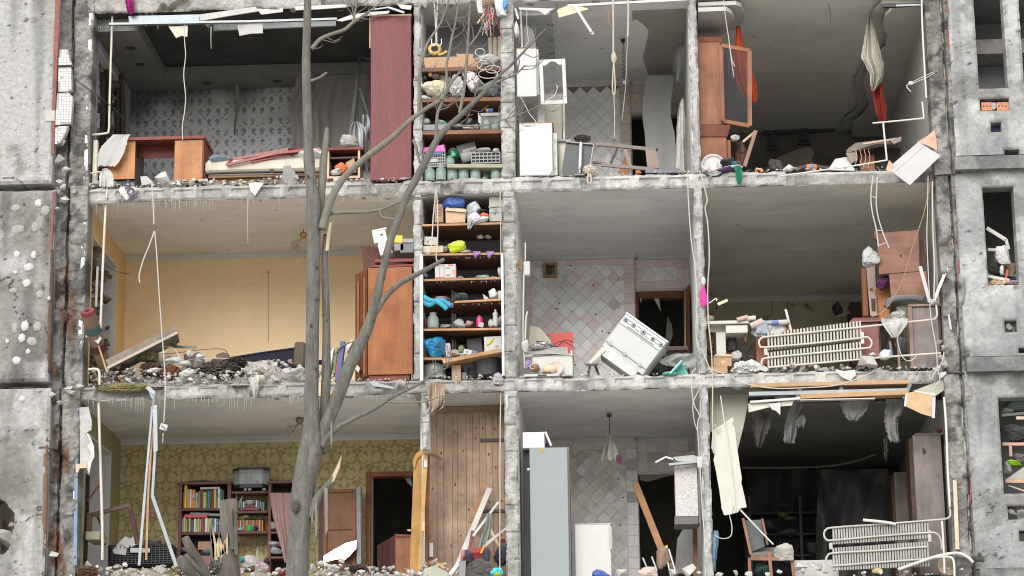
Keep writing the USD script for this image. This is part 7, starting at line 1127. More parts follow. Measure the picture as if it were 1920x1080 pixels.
t=Thing('picture_frame','broken brown frame leaning on the upper room floor edge','frame');t.part('stile',bar((1396,312,.05),(1417,245,.1),.05,.03),wood('frame_taupe',(.20,.11,.08),(.28,.17,.13)));t.part('rail',bar((1417,246,.1),(1393,266,.2),.03,.03),palewood);t=Thing('orange_tool','orange tool handle standing at the floor edge','tool');t.part('grip',cat(pb(1417,315,1429,318,.02,.06),pb(1416,318,1420,324,.02,.06),pb(1426,318,1431,322,.02,.06)),pl('orange_tool',(.60,.14,.01),.4))
t=Thing('black_tube','black tube with orange band lying on the upper room floor','tube');t.part('tube',ptube([(1485,319,.3),(1520,313,.3),(1565,318,.3)],.04,4,8),black,True);t.part('band',ptube([(1512,314.5,.3),(1531,314,.3)],.048,2,10),pl('orange_tool'),True);t.part('label',ptube([(1518,314,.3),(1526,314,.3)],.051,1,10),pl('label_blue',(.14,.17,.24)),True)
t=Thing('spotlight_rail','dark wall rail with two brackets at the far wall of the upper room','rail');t.part('rail',bar((1430,249,6.1),(1566,243,6.1),.06,.05),M('rail_dark',(.05,.05,.06),.4))
for x,y in ((1451,268),(1508,258)): t.part('bracket',cat(bar((x,y-18,6.05),(x,y+8,6.05),.12,.06),bar((x-12,y+9,6.05),(x+12,y+10,6.05),.06,.06)),M('rail_dark'))
scrap('dark_mirror','curved dark brown board lying at the back of the upper room',[(1432,318),(1460,292),(1500,275),(1520,271),(1528,284),(1522,298),(1540,320)],3.5,M('mirror_brown',(.075,.055,.042),.5),.05,.25,'board');bag('grey_bundle','grey rounded bundle before the dark board',1455,310,30,22,2.5,.3,M('bundle_dust',(.16,.155,.145),.9),29,cat_='bundle');t=Thing('plaster_block','white plaster block lying on the upper room floor edge','plaster block');t.part('block',hull([P(x,y,d)for x,y,d in((1552,319,.1),(1566,298,.15),(1588,294,.2),(1604,320,.1),(1560,318,.5),(1590,300,.5))]),plasterw);bag('plaster_lump','small plaster lump left of the black tube',1478,315,22,12,.05,.12,plasterw,30,cat_='plaster lump')
bag('dark_clutter','brown drawer pieces behind the broken frame',1388,290,26,50,.6,.4,M('clutter_brown',(.10,.055,.04),.8,.5,7),31,cat_='clutter',rough=.4);bag('grey_crumple','grey crumpled bag beside the wall unit cornice',1378,258,18,14,.3,.15,M('film_grey'),32)
rubble(1325,1660,322,ZA,.0,.6,200,73,(.015,.07),.03,label='fine rubble along the upper right room edge')
for i,(pts,lab) in enumerate((([(1356,-8),(1360,30),(1366,70),(1372,110),(1378,125)],'white wire hanging before the glazed door'),([(1366,70),(1371,110),(1376,144)],'second end of the white wire before the glazed door'))): cord('white_wire',lab,pts,ropew,.006,'wire',-.05)
cord('thin_wire','thin dark wire hanging from the upper right ceiling',[(1550,-4,.4),(1556,20,.4),(1558,44,.4)],ironb,.004,'wire')

# ================================================================ middle right room
def radiator(lab,x0,x1,rows,pipes,nf,Y,mat,finm):
    t=Thing('radiator',lab,'radiator')
    for (a0,a1,b0,b1) in rows:
        for k in range(nf):
            s=k / (nf-1);x=x0 + (x1-x0) * s;yt,yb=a0 + (a1-a0) * s,b0 + (b1-b0) * s;p,q_=P(x,yt,Y),P(x,yb,Y);dx=.5 * S()
            t.part('fin',hull([[p[0]+i*dx*3.0,Y+j,z]for i in(-1.05,1.05)for j in(-.04,.04)for z in(p[2],q_[2])]),finm)
    for pts in pipes: t.part('pipe',ptube(pts,.0135,5,8,Y-.055),mat,True)
    for (a0,a1,b0,b1) in rows[:1]:
        t.part('bracket',pb(x0-7,(a0+b0)/2+12,x0-1,b0+8,Y-.05,Y+.03),mat);t.part('bracket',pb(x1+2,(a1+b1)/2+2,x1+8,b1+6,Y-.05,Y+.03),mat)
    return t
radc=pl('radiator_cream',(.46,.44,.37),.5,var=.2);radf=pl('radiator_fin',(.36,.35,.31),.6,var=.25,dust=.6)
t=radiator('cream ribbed radiator hanging over the middle right room edge',1440,1612,[(625,603,657,638),(662,642,690,672)],[[(1755,572),(1757,590),(1752,598),(1740,600),(1700,604),(1635,611),(1540,621),(1442,631),(1428,634),(1423,641),(1425,648),(1434,651),(1520,644),(1610,634),(1626,632),(1634,640),(1632,650),(1620,653),(1530,662),(1440,671),(1429,676),(1428,684)],[(1440,689),(1530,681),(1620,673),(1680,668),(1764,662)]],29,.0,radc,radf)
t=Thing('dressing_table','cream dressing table with one drawer at the partition','table');t.part('tabletop',pb(1321,601,1405,607,.12,.6,.004),offw);t.part('apron',pb(1330,607.5,1400,622,.3,.55),creamw);t.part('drawer',pb(1361,610,1402,624,.10,.5,.004),offw);t.part('leg',pb(1343,622.5,1361,672,.25,.3,.003),offw);t.part('brown_side',pb(1396,616,1399,640,.2,.4),brownwood)
rl=[(1345,592,60,0)]
for i,(a,b,r,mt,lab) in enumerate((((1382,600,.1),(1402,594,.1),.030,fab('roll_pink',(.52,.37,.32)),'pink rolled paper on the dressing table'),((1400,598,.12),(1417,596,.12),.034,fab('roll_white',(.54,.51,.50)),'white roll with dark core on the dressing table'),((1408,612,.0),(1430,602,.0),.045,fab('roll_blush',(.50,.40,.38)),'blush roll lying at the table corner'),((1428,606,.1),(1460,604,.1),.030,fab('roll_bluegrey',(.34,.39,.43)),'blue grey roll on the bundle'),((1448,606,.09),(1462,604,.09),.034,pl('roll_blue',(.10,.13,.38)),'roll with a dark blue band on the bundle'),((1460,605,.08),(1476,604,.08),.036,paper,'white roll end right of the blue band roll'),((1472,608,.1),(1480,607,.1),.026,brownwood,'brown wooden roller end at the right of the rolls'))): obj('paper_roll',lab,'roll',tube([P(*a),P(*b)],r,12),mt,True,group='rolls on the dressing table')
cloth('white_cloth','white cloth draped behind the radiator top',[(608,1432,1472),(618,1430,1474),(630,1428,1462)],.12,fab('cloth_white2'),.03,2,33);bag('blue_grey_fabric','blue grey fabric hanging off the table bundle',1430,614,26,26,.05,.15,fab('fabric_bluegrey',(.32,.36,.42)),34,cat_='fabric');bag('black_white_fabric','grey black patterned fabric below the bundle',1424,622,30,22,.1,.15,M('fabric_pattern',(.20,.20,.21),.9,1.0,30,.5),35,cat_='fabric');obj('white_stick','white upright stick behind the radiator','stick',bar((1473,580,.1),(1483,620,.1),.03,.03),enam);bag('orange_brown_piece','orange brown wooden piece behind the radiator top',1480,619,16,22,.15,.1,brownwood,36,cat_='piece',rough=.1)
t=Thing('cardboard_box','open cardboard box under the dressing table','box');t.part('body',pb(1338,669,1372,687,.08,.35,.004),cardboard);t.part('flap',hull([P(1338,668,.06),P(1372,668,.06),P(1342,664,.2),P(1369,664,.2),P(1338,669,.09),P(1372,669,.09)]),M('flap_pale'));t.part('print',pb(1352,676,1359,682,.077,.0795),M('print_tan',(.48,.36,.25),.9));obj('wooden_box','light wooden box at the partition foot','box',pb(1325,687,1364,700,.04,.3,.003),wood('box_wood',(.34,.20,.10),(.44,.28,.16),0));bag('white_plastic_heap','white plastic and paper heap beside the cardboard box',1398,688,54,26,.05,.3,M('paper_litter',(.55,.56,.57),.6,.3,18,.5),37,cat_='plastic',rough=.45,freq=4,sub=4);bag('grey_bag_arch','grey plastic bag arching above the white heap',1380,668,22,22,.3,.15,M('film_grey'),38);t=Thing('tilted_slab','tilted pale concrete slab leaning on the heap','concrete slab');t.part('slab',hull([P(x,y,d)for x,y,d in((1403,676,.0),(1409,673,.0),(1443,692,.0),(1436,697,.0),(1408,688,.0),(1403,676,.3),(1443,690,.3),(1436,697,.3))]),rub[1])
t=Thing('desk_chair','black metal chair legs lying behind the heap','chair');t.part('leg',bar((1412,645,.5),(1390,680,.4),.03,.03),ironb);t.part('leg',bar((1400,665,.45),(1414,672,.45),.02,.02),ironb);t.part('leg',bar((1386,662,.5),(1392,676,.4),.02,.02),ironb);obj('brown_door','brown door standing on edge behind the radiator','door',pb(1418,632,1437,684,.35,.8,.004),brownwood);bag('dark_clutter','dark devices under the dressing table',1372,644,24,30,.45,.2,M('goods_dark'),39,cat_='clutter',rough=.3,freq=4);bag('dark_clutter','brown clutter behind the cream table leg',1330,640,20,50,.4,.2,M('clutter_brown'),41,cat_='clutter',rough=.3,freq=4)
t=Thing('wall_lamp','cream tube lamp on a bent arm at the partition','lamp');t.part('arm',ptube([(1328,570,-.03),(1343,559,-.03),(1344,564,-.03)],.006,2),M('nickel'));t.part('shade',bar((1346,571,-.03),(1364,563,-.03),.035,.04),pl('shade_cream',(.58,.52,.28),.5));bag('pink_cloth','hot pink cloth caught on the partition edge',1320,555,18,44,-.06,.06,fab('pink_hot2',(.55,.06,.30)),42,cat_='cloth',rough=.35);obj('white_disc','white oval plate on the partition edge above the pink cloth','plate',blob(1319,527,9,17,-.05,.04,2,.04,1,0,2,False),whiteboard,True);bag('pink_bundle','pinkish dusty bundle on the dressing table by the partition',1330,597,18,12,.2,.15,fab('bundle_pink',(.36,.30,.28)),43,cat_='bundle')
cp=wood('chest_pink',(.20,.098,.068),(.27,.142,.103),0)
t=Thing('cupboard_box','upper brown cupboard box tipped onto the pile','cupboard');t.part('body',hull([P(x,y,d)for x,y in((1644,437),(1722,431),(1724,508),(1648,514))for d in(.5,1.0)]),cp);t.part('side',hull([P(x,y,d)for x,y in((1724.5,447),(1733,450),(1734,506),(1725,509))for d in(.6,1.0)]),darkwood);t.part('hole',blob(1689,479,4,5,.495,.02,1,.1,1,0,1),black);t.part('splinter',poly([(1638,432),(1645,436),(1644,450),(1640,446)],.55,.1),cp)
t=Thing('cupboard_box','lower brown cupboard box under the tipped one','cupboard');t.part('body',hull([P(x,y,d)for x,y in((1667,514),(1737,509),(1742,556),(1671,560))for d in(.48,1.0)]),cp)
t=Thing('white_brown_door','narrow whitish door with brown inlays behind the boxes','door');t.part('leaf',poly([(1624,490),(1640,496),(1645,592),(1632,592),(1628,545)],1.1,.04),pl('door_white_pink',(.36,.28,.25)));t.part('inlay',pb(1631,540,1636,544,1.08,1.1),brownwood);t.part('inlay',pb(1634,560,1641,582,1.08,1.1),darkwood);t=Thing('orange_cabinet','orange brown cabinet front behind the maroon cabinet','cabinet');t.part('front',poly([(1643,540),(1668,533),(1668,595),(1650,600),(1646,560)],.9,.3),wood('cab_orange',(.32,.13,.05),(.41,.19,.085)));t.part('side',pb(1617,502,1626,592,1.3,1.5),brownwood)
bag('magenta_clothes','dark magenta clothes squeezed between the boxes',1655,530,24,26,.7,.2,fab('clothes_magenta',(.10,.025,.09)),44,cat_='clothes');bag('grey_plastic_bag','grey white plastic bag beside the upper cupboard box',1633,482,34,40,.5,.2,M('bag_grey_white',(.36,.37,.36),.5,.25,10,.4),45,rough=.35)
obj('grey_cushion','dark grey curved cushion on the pile','cushion',ptube([(1662,577,.4),(1668,565,.4),(1685,560,.4),(1715,559,.4),(1732,563,.4)],.045,4,10),pl('cushion_grey',(.10,.105,.115),.6),True);t=Thing('maroon_cabinet','small maroon cabinet with dusty top behind the radiator','cabinet');t.part('body',pb(1600,601,1648,670,.22,.6,.004),M('maroon_dusty',(.20,.075,.075),.6,.2,6));t.part('top',hull([P(x,y,d)for x,y,d in((1594,602,.16),(1652,599,.16),(1650,595,.6),(1600,596,.6),(1594,605,.16),(1652,602,.16))]),M('maroon_dusty'));t.part('edge',pb(1648.3,600,1651,668,.24,.6),darkwood)
t=Thing('taupe_cabinet','tall taupe cabinet with brown frame at the right jamb','cabinet');t.part('panel',pb(1713,576,1761,690,.15,.6,.003),wood('taupe_wood',(.155,.13,.125),(.215,.185,.175)));t.part('stile',pb(1705,574,1712.7,690,.13,.6,.003),wood('taupe_frame',(.20,.13,.105),(.27,.185,.15)));t.part('stile',pb(1761.3,575,1765,690,.14,.6),darkwood);t.part('top',pb(1703,570,1766,574,.12,.62,.003),wood('taupe_frame'))
cloth('white_torn_film','white torn film hanging over the radiator pipe',[(597,1652,1702),(606,1654,1702),(618,1661,1694),(632,1673,1684)],-.08,M('film_white',(.44,.44,.425),.5,.2,12,.4,trans=.2),.03,2,46,'film');t=Thing('black_fan','black round fan lying behind the torn film','fan');t.part('ring',moved(tube([[.18*math.cos(a),0,.24*math.sin(a)]for a in np.linspace(0,6.283,26)],.02,6),rot([0,1,0],30),P(1692,645,.4)),black,True);t.part('hub',blob(1690,648,26,34,.45,.1,2,.1,1),pl('hub_dark',(.06,.055,.06)));t.part('stand',bar((1668,640,.4),(1672,668,.4),.03,.03),pl('stand_lilac',(.28,.25,.29)));bag('white_appliance','white rounded appliance behind the grey cushion',1685,592,36,24,.55,.2,offw,47,cat_='appliance',rough=.1);bag('pale_blue_bag','pale blue white bag under the lower pipe',1660,665,26,20,.1,.15,M('bag_paleblue',(.46,.52,.57),.5,.2),48);obj('pale_board','pale upright panel between cushion and pipe','panel',pb(1682,575,1700,602,.62,.64),pl('panel_pale',(.38,.37,.34)));obj('white_plank','white plank leaning at the right jamb','plank',bar((1725,500,.2),(1743,566,.1),.045,.03),enam);obj('brown_strip','brown upright strip leaning beside the fan','strip',bar((1683,630,.2),(1686,688,.2),.03,.03),M('taupe_strip',(.2,.15,.14),.7))
t=Thing('taped_joint','white plaster lump where wires and pipes meet at the right jamb','plaster');t.part('lump',blob(1748,566,18,10,-.08,.1,3,.35,3),plasterw);t.part('strap',bar((1750,566,-.08),(1776,502,-.06),.04,.015),pw);t.part('strap',bar((1752,564,-.08),(1774,500,-.06),.02,.015),pw)
t=Thing('cable_ladder','two white taped cables tied like a ladder hanging from the slab','cable');t.part('cable',ptube([(1637,330,-.06),(1633,365,-.06),(1635,395,-.06),(1643,430,-.05),(1647,462,-.05)],.009,5),ropew,True);t.part('cable',ptube([(1645,332,-.06),(1643,372,-.06),(1645,400,-.06),(1655,435,-.05),(1667,465,-.05)],.009,5),ropew,True)
for a,b in (((1633,368),(1643,371)),((1641,431),(1655,433)),((1647,461),(1660,455))): t.part('tie',ptube([(*a,-.055),(*b,-.055)],.007,1),ropew)
for i,(pts,r,lab) in enumerate((([(1740,330),(1739,400),(1738,450),(1743,560),(1746,600),(1755,650),(1758,690),(1762,712),(1755,722)],.007,'left white wire running down the right jamb of the middle room'),([(1748,340),(1749,430),(1752,500),(1751,560)],.010,'thick cream wire at the right jamb of the middle room'),([(1744,345),(1732,400),(1712,460),(1690,530),(1660,580),(1636,594)],.006,'brown string slanting across the cupboard boxes'),([(1681,607),(1683,640),(1690,665),(1700,676),(1712,674),(1720,664)],.007,'white cable looping under the lower pipe'),([(1770,660),(1766,680),(1752,700),(1745,712),(1742,704)],.009,'bent grey wire at the right jamb foot'))): cord('hanging_wire',lab,pts,ropew if i!=2 else fab('string_brown',(.34,.24,.15)),r,'wire',-.09)
lumps([(1488,686,24),(1520,684,14),(1533,688,20),(1548,692,16),(1560,690,12),(1576,686,14),(1628,680,40),(1636,664,18),(1507,690,16),(1470,691,12),(1590,690,12),(1770,655,14),(1768,680,20),(1772,690,18)],-.02,49,'along the edge under the cream radiator','lumps under the cream radiator',[rub[1],rub[0],plasterw]);rubble(1325,1770,697,ZB,.0,.6,420,74,(.015,.08),.08,[.25,.4,.05,.25,.05],label='pale rubble along the middle right room edge')
scrap('cream_scrap','cream torn lining scrap hanging below the radiator',[(1566,692),(1583,696),(1603,693),(1605,703),(1594,714),(1580,708),(1571,700)],-.08,plasterw,.01)
bag('dark_pillow','dark round object at the far wall of the middle right room',1570,578,20,24,5.6,.3,M('pillow_dark',(.05,.05,.055),.8),50,cat_='object',rough=.08);obj('white_shelf','pale slanted shelf piece at the far wall','shelf',hull([P(x,y,d)for x,y in((1568,592),(1598,580),(1598,586),(1570,596))for d in(5.6,5.9)]),offw);obj('dark_wardrobe','dark wardrobe at the far wall of the middle right room','wardrobe',pb(1597,566,1626,700,5.4,6.0,.004),darkwood)
# wires down the partition between kitchens and right rooms
for i,(pts,r,lab) in enumerate((([(1312,320),(1319,345),(1326,375),(1322,390),(1327,420),(1330,480),(1327,540),(1328,600),(1334,660),(1336,720),(1336,800),(1338,850)],.009,'long cream wire running down the partition edge'),([(1289,325),(1291,380),(1296,450),(1303,500),(1307,560),(1305,620),(1309,650),(1318,660),(1330,690),(1336,700)],.008,'white wire on the kitchen side of the partition'),([(1305,690),(1298,700),(1297,730),(1302,760),(1312,780),(1308,800),(1314,900),(1317,960),(1321,1000)],.008,'white wire looping down the lower partition edge'),([(1325,692),(1340,694),(1368,706),(1400,720),(1450,728),(1510,727),(1570,722),(1620,705),(1650,690)],.008,'long white cable sagging under the middle right slab'),([(1318,720),(1306,740),(1299,760),(1302,790),(1308,808)],.007,'second loop of wire at the lower partition'))): cord('partition_wire',lab,pts,ropew if i else ropec,r,'wire',-.1)

# ================================================================ lower right room (burnt)
t=Thing('hanging_board','large cream plasterboard piece hanging by a rod','board');t.part('board',poly([(1336,806),(1350,798),(1374,781),(1376,790),(1372,793),(1378,802),(1381,830),(1386,865),(1391,897),(1390,905),(1396,930),(1400,951),(1388,953),(1384,960),(1370,964),(1358,962),(1353,950),(1349,920),(1342,880),(1338,862),(1340,850),(1334,840)],-.06,.03,.02),M('board_ivory',(.46,.452,.40),.85,.12,4,.25));t.part('rod',ptube([(1351,742,-.08),(1358,790,-.09),(1370,870,-.10),(1379,957,-.10)],.007,3),pw);t.part('torn_edge',poly([(1352,950),(1366,955),(1375,948),(1372,964),(1358,966)],-.08,.015),plasterw)
obj('rod','white rod running from the hanging board to the chair','rod',tube([P(1388,956,-.05),P(1420,990,.0),P(1450,1021,.02)],.012,6),pw);cord('board_wire','white wire curling below the hanging board',[(1366,960),(1372,985),(1370,1005),(1355,1010),(1340,1004)],ropew,.007,'wire',-.05);cord('board_wire','white wire between partition and hanging board',[(1340,795),(1346,810),(1350,800)],ropew,.006,'wire',-.08)
scrap('ceiling_sheet','olive grey ceiling panel hanging at the partition',[(1331,733),(1404,735),(1402,760),(1394,800),(1382,848),(1376,850),(1372,790),(1331,810)],.35,M('panel_olive',(.36,.355,.30),.9,.1),.03,.1,'ceiling panel')
t=Thing('ceiling_grid','torn ceiling grid of zinc profiles and tan boards over the burnt room','ceiling grid')
t.part('tan_board',bar((1406,727,.05),(1700,720,.05),.05,.3),M('board_tan',(.36,.23,.13),.9,.2));t.part('profile',bar((1404,740,.0),(1700,733,.0),.05,.12),zinc);t.part('tan_board',bar((1500,746,.02),(1702,738,.02),.06,.2),M('board_tan'));t.part('white_edge',bar((1406,755,-.02),(1500,748,-.02),.03,.1),plasterw);t.part('white_edge',bar((1500,751,-.02),(1640,748,-.02),.012,.1),plasterw)
for a,b in (((1410,730,.05),(1480,748,.05)),((1500,728,-.02),(1494,752,-.02)),((1578,726,-.02),(1572,750,-.02)),((1706,720,-.02),(1695,748,-.02)),((1430,742,.1),(1470,730,.1))): t.part('hanger',bar(a,b,.05,.04),M('profile_dark'));
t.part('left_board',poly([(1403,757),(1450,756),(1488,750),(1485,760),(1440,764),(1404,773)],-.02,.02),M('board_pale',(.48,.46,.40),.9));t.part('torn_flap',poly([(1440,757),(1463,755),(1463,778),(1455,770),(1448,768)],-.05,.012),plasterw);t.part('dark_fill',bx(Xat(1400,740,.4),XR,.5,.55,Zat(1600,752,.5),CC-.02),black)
t=Thing('torn_board','tan torn plasterboard hanging at the right jamb','board');t.part('board',poly([(1700,738),(1714,735),(1752,742),(1754,760),(1750,782),(1728,776),(1698,762)],-.07,.02,-.1),M('board_tan_light',(.46,.32,.19),.9));t.part('white_rim',cat(bar((1714,736,-.09),(1753,741,-.09),.05,.015),bar((1751,742,-.09),(1750,784,-.09),.04,.015),bar((1700,738,-.09),(1697,762,-.09),.03,.015)),plasterw);scrap('cream_lining','olive cream lining curling behind the tan board',[(1712,733),(1740,722),(1768,712),(1772,730),(1755,742)],-.02,M('panel_olive'),.02,cat_='lining')
dc=M('drip_cloth',(.22,.22,.225),.9,.35,8,.3,trans=.1)
for i,(rows,lab) in enumerate((([(752,1574,1628),(765,1577,1626),(778,1584,1616),(785,1592,1606)],'grey scalloped rag hanging from the burnt ceiling'),([(748,1662,1695),(775,1660,1692),(785,1658,1684),(805,1661,1684),(826,1668,1688)],'long grey rag hanging left of the tan board'),([(752,1484,1506),(780,1476,1498),(808,1470,1494),(828,1470,1488)],'big ragged grey cloth hanging from the grid'),([(772,1410,1440),(795,1410,1445),(815,1414,1436),(835,1418,1428)],'dark shredded cloth hanging at the left of the grid'),([(778,1500,1508),(790,1494,1510),(797,1496,1508)],'small pale rag beside the big ragged cloth'),([(800,1660,1668),(830,1658,1666),(858,1659,1662)],'thin dark strip hanging below the long rag'))): cloth('ceiling_rag',lab,rows,.25+.1*(i%3),dc if i not in(3,5)else M('rag_soot',(.045,.042,.042),.95,.4),.04,1.6,170+i,'rag',0,34,30,.9,9)
cord('curtain_rail','long pale curved curtain rail on the burnt ceiling',[(1393,877,4.8),(1480,877,4.8),(1550,874,4.6),(1600,866,4.2),(1640,852,3.6)],M('rail_pale',(.38,.38,.36),.6),.016,'rail',n=4)
gw=wood('ash_wood',(.16,.138,.125),(.225,.198,.18))
t=Thing('grey_wardrobe','tall grey wood wardrobe at the right of the burnt room','wardrobe');t.part('side_panel',pb(1718,815,1771,1078,.55,1.15,.003),gw);t.part('top',pb(1716,812.5,1773,815,.53,1.17),gw);t.part('front_edge',pb(1710,822,1717.5,1078,.7,1.15),darkwood);t.part('damage',blob(1733,846,8,12,.545,.02,3,.3),darkwood);t=Thing('grey_wardrobe','second lower grey wardrobe further back in the burnt room','wardrobe');t.part('side_panel',pb(1681,885,1714,1085,2.4,3.0,.003),gw);t.part('edge',pb(1675,890,1680.5,1085,2.5,3.0),darkwood);cloth('teal_cloth','dark teal cloth hanging between the grey wardrobes',[(915,1712,1720),(940,1710,1720),(960,1712,1718)],.9,fab('teal_dark',(.02,.07,.075)),.02,1,52);bag('red_brown_thing','red brown object on top of the tall grey wardrobe',1760,806,14,12,.6,.1,redwood,53,cat_='object')
t=Thing('chair','brown wooden chair with grey upholstery in the burnt room','chair');cw2=wood('chair_red',(.19,.085,.05),(.26,.125,.075));up=fab('uph_grey',(.11,.125,.13))
t.part('backrest',poly([(1397,975),(1427,974),(1434,1024),(1407,1036)],.12,.05,.05),up,label='grey upholstered backrest');t.part('back_post',bar((1393,972,.12),(1408,1040,.06),.035,.05),cw2);t.part('back_post',bar((1429,973,.14),(1439,1022,.12),.03,.05),cw2);t.part('seat',hull([P(x,y,d)for x,y,d in((1408,1040,.0),(1486,1042,.0),(1476,1024,.45),(1416,1028,.4),(1408,1046,.0),(1486,1048,.0))]),up);t.part('seat_rail',bar((1408,1047,-.01),(1488,1048,-.01),.05,.03),cw2)
for a,b in (((1405,1046,.02),(1406,1085,.02)),((1442,1036,-.02),(1447,1085,-.02)),((1484,1045,.05),(1489,1085,.05)),((1434,1040,.35),(1434,1080,.35))): t.part('leg',bar(a,b,.04,.04),cw2)
bag('dusty_cloth','dusty white cloth lying on the chair seat edge',1470,1034,36,32,-.04,.2,fab('cloth_dusty',(.42,.41,.38)),54,cat_='cloth',rough=.35);bag('dark_teal_bag','dark teal bag under the chair',1432,1066,34,24,.2,.3,fab('teal_deep',(.015,.05,.05)),55)
blk=M('burnt_black',(.055,.055,.056),.7,.5,4,.3);t=Thing('burnt_shelves','burnt black shelving at the back of the burnt room','shelving')
for x in (1405,1500): t.part('upright',pb(x,930,x+5,1085,4.0,4.4),blk)
for y in (960,1000,1040): t.part('shelf',pb(1396,y,1570,y+3,3.98,4.4),M('shelf_charred',(.035,.035,.035),.7,.5,6))
for i,(x,y,w,h,c,lab) in enumerate(((1468,966,20,10,(.12,.15,.03),'lime green folded item on the burnt shelves'),(1482,972,26,8,(.12,.12,.12),'grey tray on the burnt shelves'),(1470,948,30,10,(.02,.05,.055),'dark teal pile on the burnt shelves'),(1476,998,36,12,(.07,.07,.075),'grey box on the burnt shelves'),(1440,985,26,16,(.06,.06,.07),'dark violet bundle on the burnt shelves'),(1530,1028,34,22,(.05,.055,.06),'dark grey bundle low on the burnt shelves'),(1480,1052,26,18,(.03,.035,.04),'black bundle at the shelf foot'))): bag('shelf_item',lab,x,y,w,h,3.9,.3,fab('shi_%d'%i,c),180+i,cat_='bundle')
cloth('black_film','black plastic film hanging at the back of the burnt room',[(880,1540,1665),(920,1535,1668),(1000,1530,1672),(1080,1530,1675)],3.6,M('film_black',(.05,.05,.051),.6,.3,3),.10,1.3,56,'film',0,50,30,3);cloth('black_film','second black film sheet behind the hanging board',[(880,1400,1540),(960,1398,1536),(1080,1396,1534)],5.2,M('film_black'),.10,1.3,57,'film',0,40,24)
radg=pl('radiator_grey',(.36,.355,.32),.5,var=.25);t=radiator('grey dusty ribbed radiator at the bottom of the burnt room',1562,1738,[(990,975,1021,1010),(1028,1016,1070,1062)],[[(1780,950),(1782,962),(1776,972),(1740,976),(1650,983),(1565,989),(1549,993),(1545,1002),(1549,1011),(1562,1013),(1650,1005),(1735,999),(1755,1000),(1764,1012),(1766,1030)],[(1738,1025),(1650,1032),(1565,1037),(1552,1042),(1549,1052),(1556,1060),(1575,1060),(1650,1054),(1740,1048)]],36,-.02,radg,pl('radiator_fin2',(.27,.27,.255),.6,var=.3,dust=.6))
for i,(pts,r,lab) in enumerate((([(1770,745),(1774,800),(1777,880),(1781,950)],.016,'vertical white pipe at the right jamb of the burnt room'),([(1618,975),(1640,977),(1665,980),(1680,983)],.020,'short dusty pipe lying on the radiator top'),([(1766,977),(1769,1020),(1771,1075)],.014,'grey upright pipe right of the radiator'),([(1684,1068),(1720,1055),(1760,1042),(1795,1037),(1815,1045),(1825,1055)],.020,'thick pale pipe slanting at the bottom right'),([(1750,1045),(1778,1044),(1788,1052),(1790,1085)],.016,'bent pale pipe at the bottom right corner'))): cord('white_pipe',lab,pts,pw,r,'pipe',-.12,4,8)
obj('white_block','white wall block behind the lower radiator end','block',pb(1490,1050,1572,1085,.5,.8),plasterw);lumps([(1528,1060,30),(1548,1070,18),(1500,1064,26),(1506,1070,18),(1462,1072,16),(1440,1076,14),(1404,1076,18),(1380,1074,16),(1350,1076,20),(1620,1074,12),(1650,1073,14),(1700,1072,14),(1775,1068,16),(1800,1066,18)],-.04,58,'along the bottom edge of the burnt room','lumps at the burnt room edge',[rub[1],plasterw,rub[0]]);rubble(1335,1800,1078,ZC,.0,.8,420,75,(.015,.08),.08,[.25,.35,.1,.25,.05],label='pale rubble along the burnt room edge');cloth('blue_rag','faded blue rag hanging at the lower partition',[(995,1338,1346),(1010,1337,1348),(1040,1336,1344),(1070,1337,1342)],.0,fab('rag_blue',(.16,.25,.36)),.02,2,59,'rag');bag('yellow_scrap','yellowish crumpled scrap before the radiator',1645,1070,20,9,-.06,.08,M('scrap_yellow',(.38,.33,.16),.9),60,cat_='scrap');obj('round_board','round brown board behind the slanting pipe','board',moved(lathe([(0,0),(.14,0),(.14,.02),(0,.02)],20),rot([1,0,0],70),P(1778,1062,.05)),M('round_brown',(.20,.16,.11),.8))
lumps([(1762,642,16),(1770,650,20),(1764,672,22),(1772,684,26),(1760,690,18),(1776,668,20),(1768,700,24),(1780,690,18),(1752,694,12)],-.04,61,'at the right jamb foot','lumps at the right jamb');obj('foil_strip','shiny white foil strip at the right jamb','strip',bar((1777,580,-.06),(1783,618,-.06),.025,.02),enam)
B('door_strip',bar((1790,900,-.08),(1795,1030,-.08),.05,.02),M('strip_beige',(.48,.40,.30),.8),label='beige strip on the lower right jamb')

# ================================================================ inside the loggia openings
t=Thing('clothes_rack','bent white tube frame inside the tall loggia opening','rack');t.part('tube',cat(bar((1850,428,.3),(1886,450,.3),.05,.03),bar((1886,449,.3),(1891,468,.3),.04,.03)),pw);t.part('bar',bar((1852,468,.3),(1884,470,.3),.04,.03),pw);t.part('bar',bar((1852,518,.2),(1892,526,.2),.04,.03),pw);bag('white_bag','white plastic bag hung on the tube frame',1880,478,28,36,.2,.15,M('bag_white'),62,rough=.35);bag('white_bag_tail','white bag handles hanging below the bag',1878,505,8,20,.22,.06,M('bag_white'),63);obj('cardboard_piece','brown cardboard behind the white bag','cardboard',rbox(1892,505,20,26,.4,.1,8),cardboard);bag('grey_clothes','grey clothes behind the white bag',1864,495,26,46,.5,.2,fab('clothes_grey2',(.13,.13,.125)),64,cat_='clothes');obj('red_stick','pink red plastic stick in the tall opening','stick',bar((1886,522,.2),(1889,506,.2),.025,.02),pl('stick_red',(.50,.06,.08)));bag('pink_cloth','dusty pink cloth on the tall opening sill',1899,530,24,9,.1,.15,fab('cloth_dustpink',(.38,.24,.28)),65,cat_='cloth');bag('blue_thing','blue bag in the corner of the tall opening',1908,521,14,16,.3,.1,pl('bag_blue'),66)
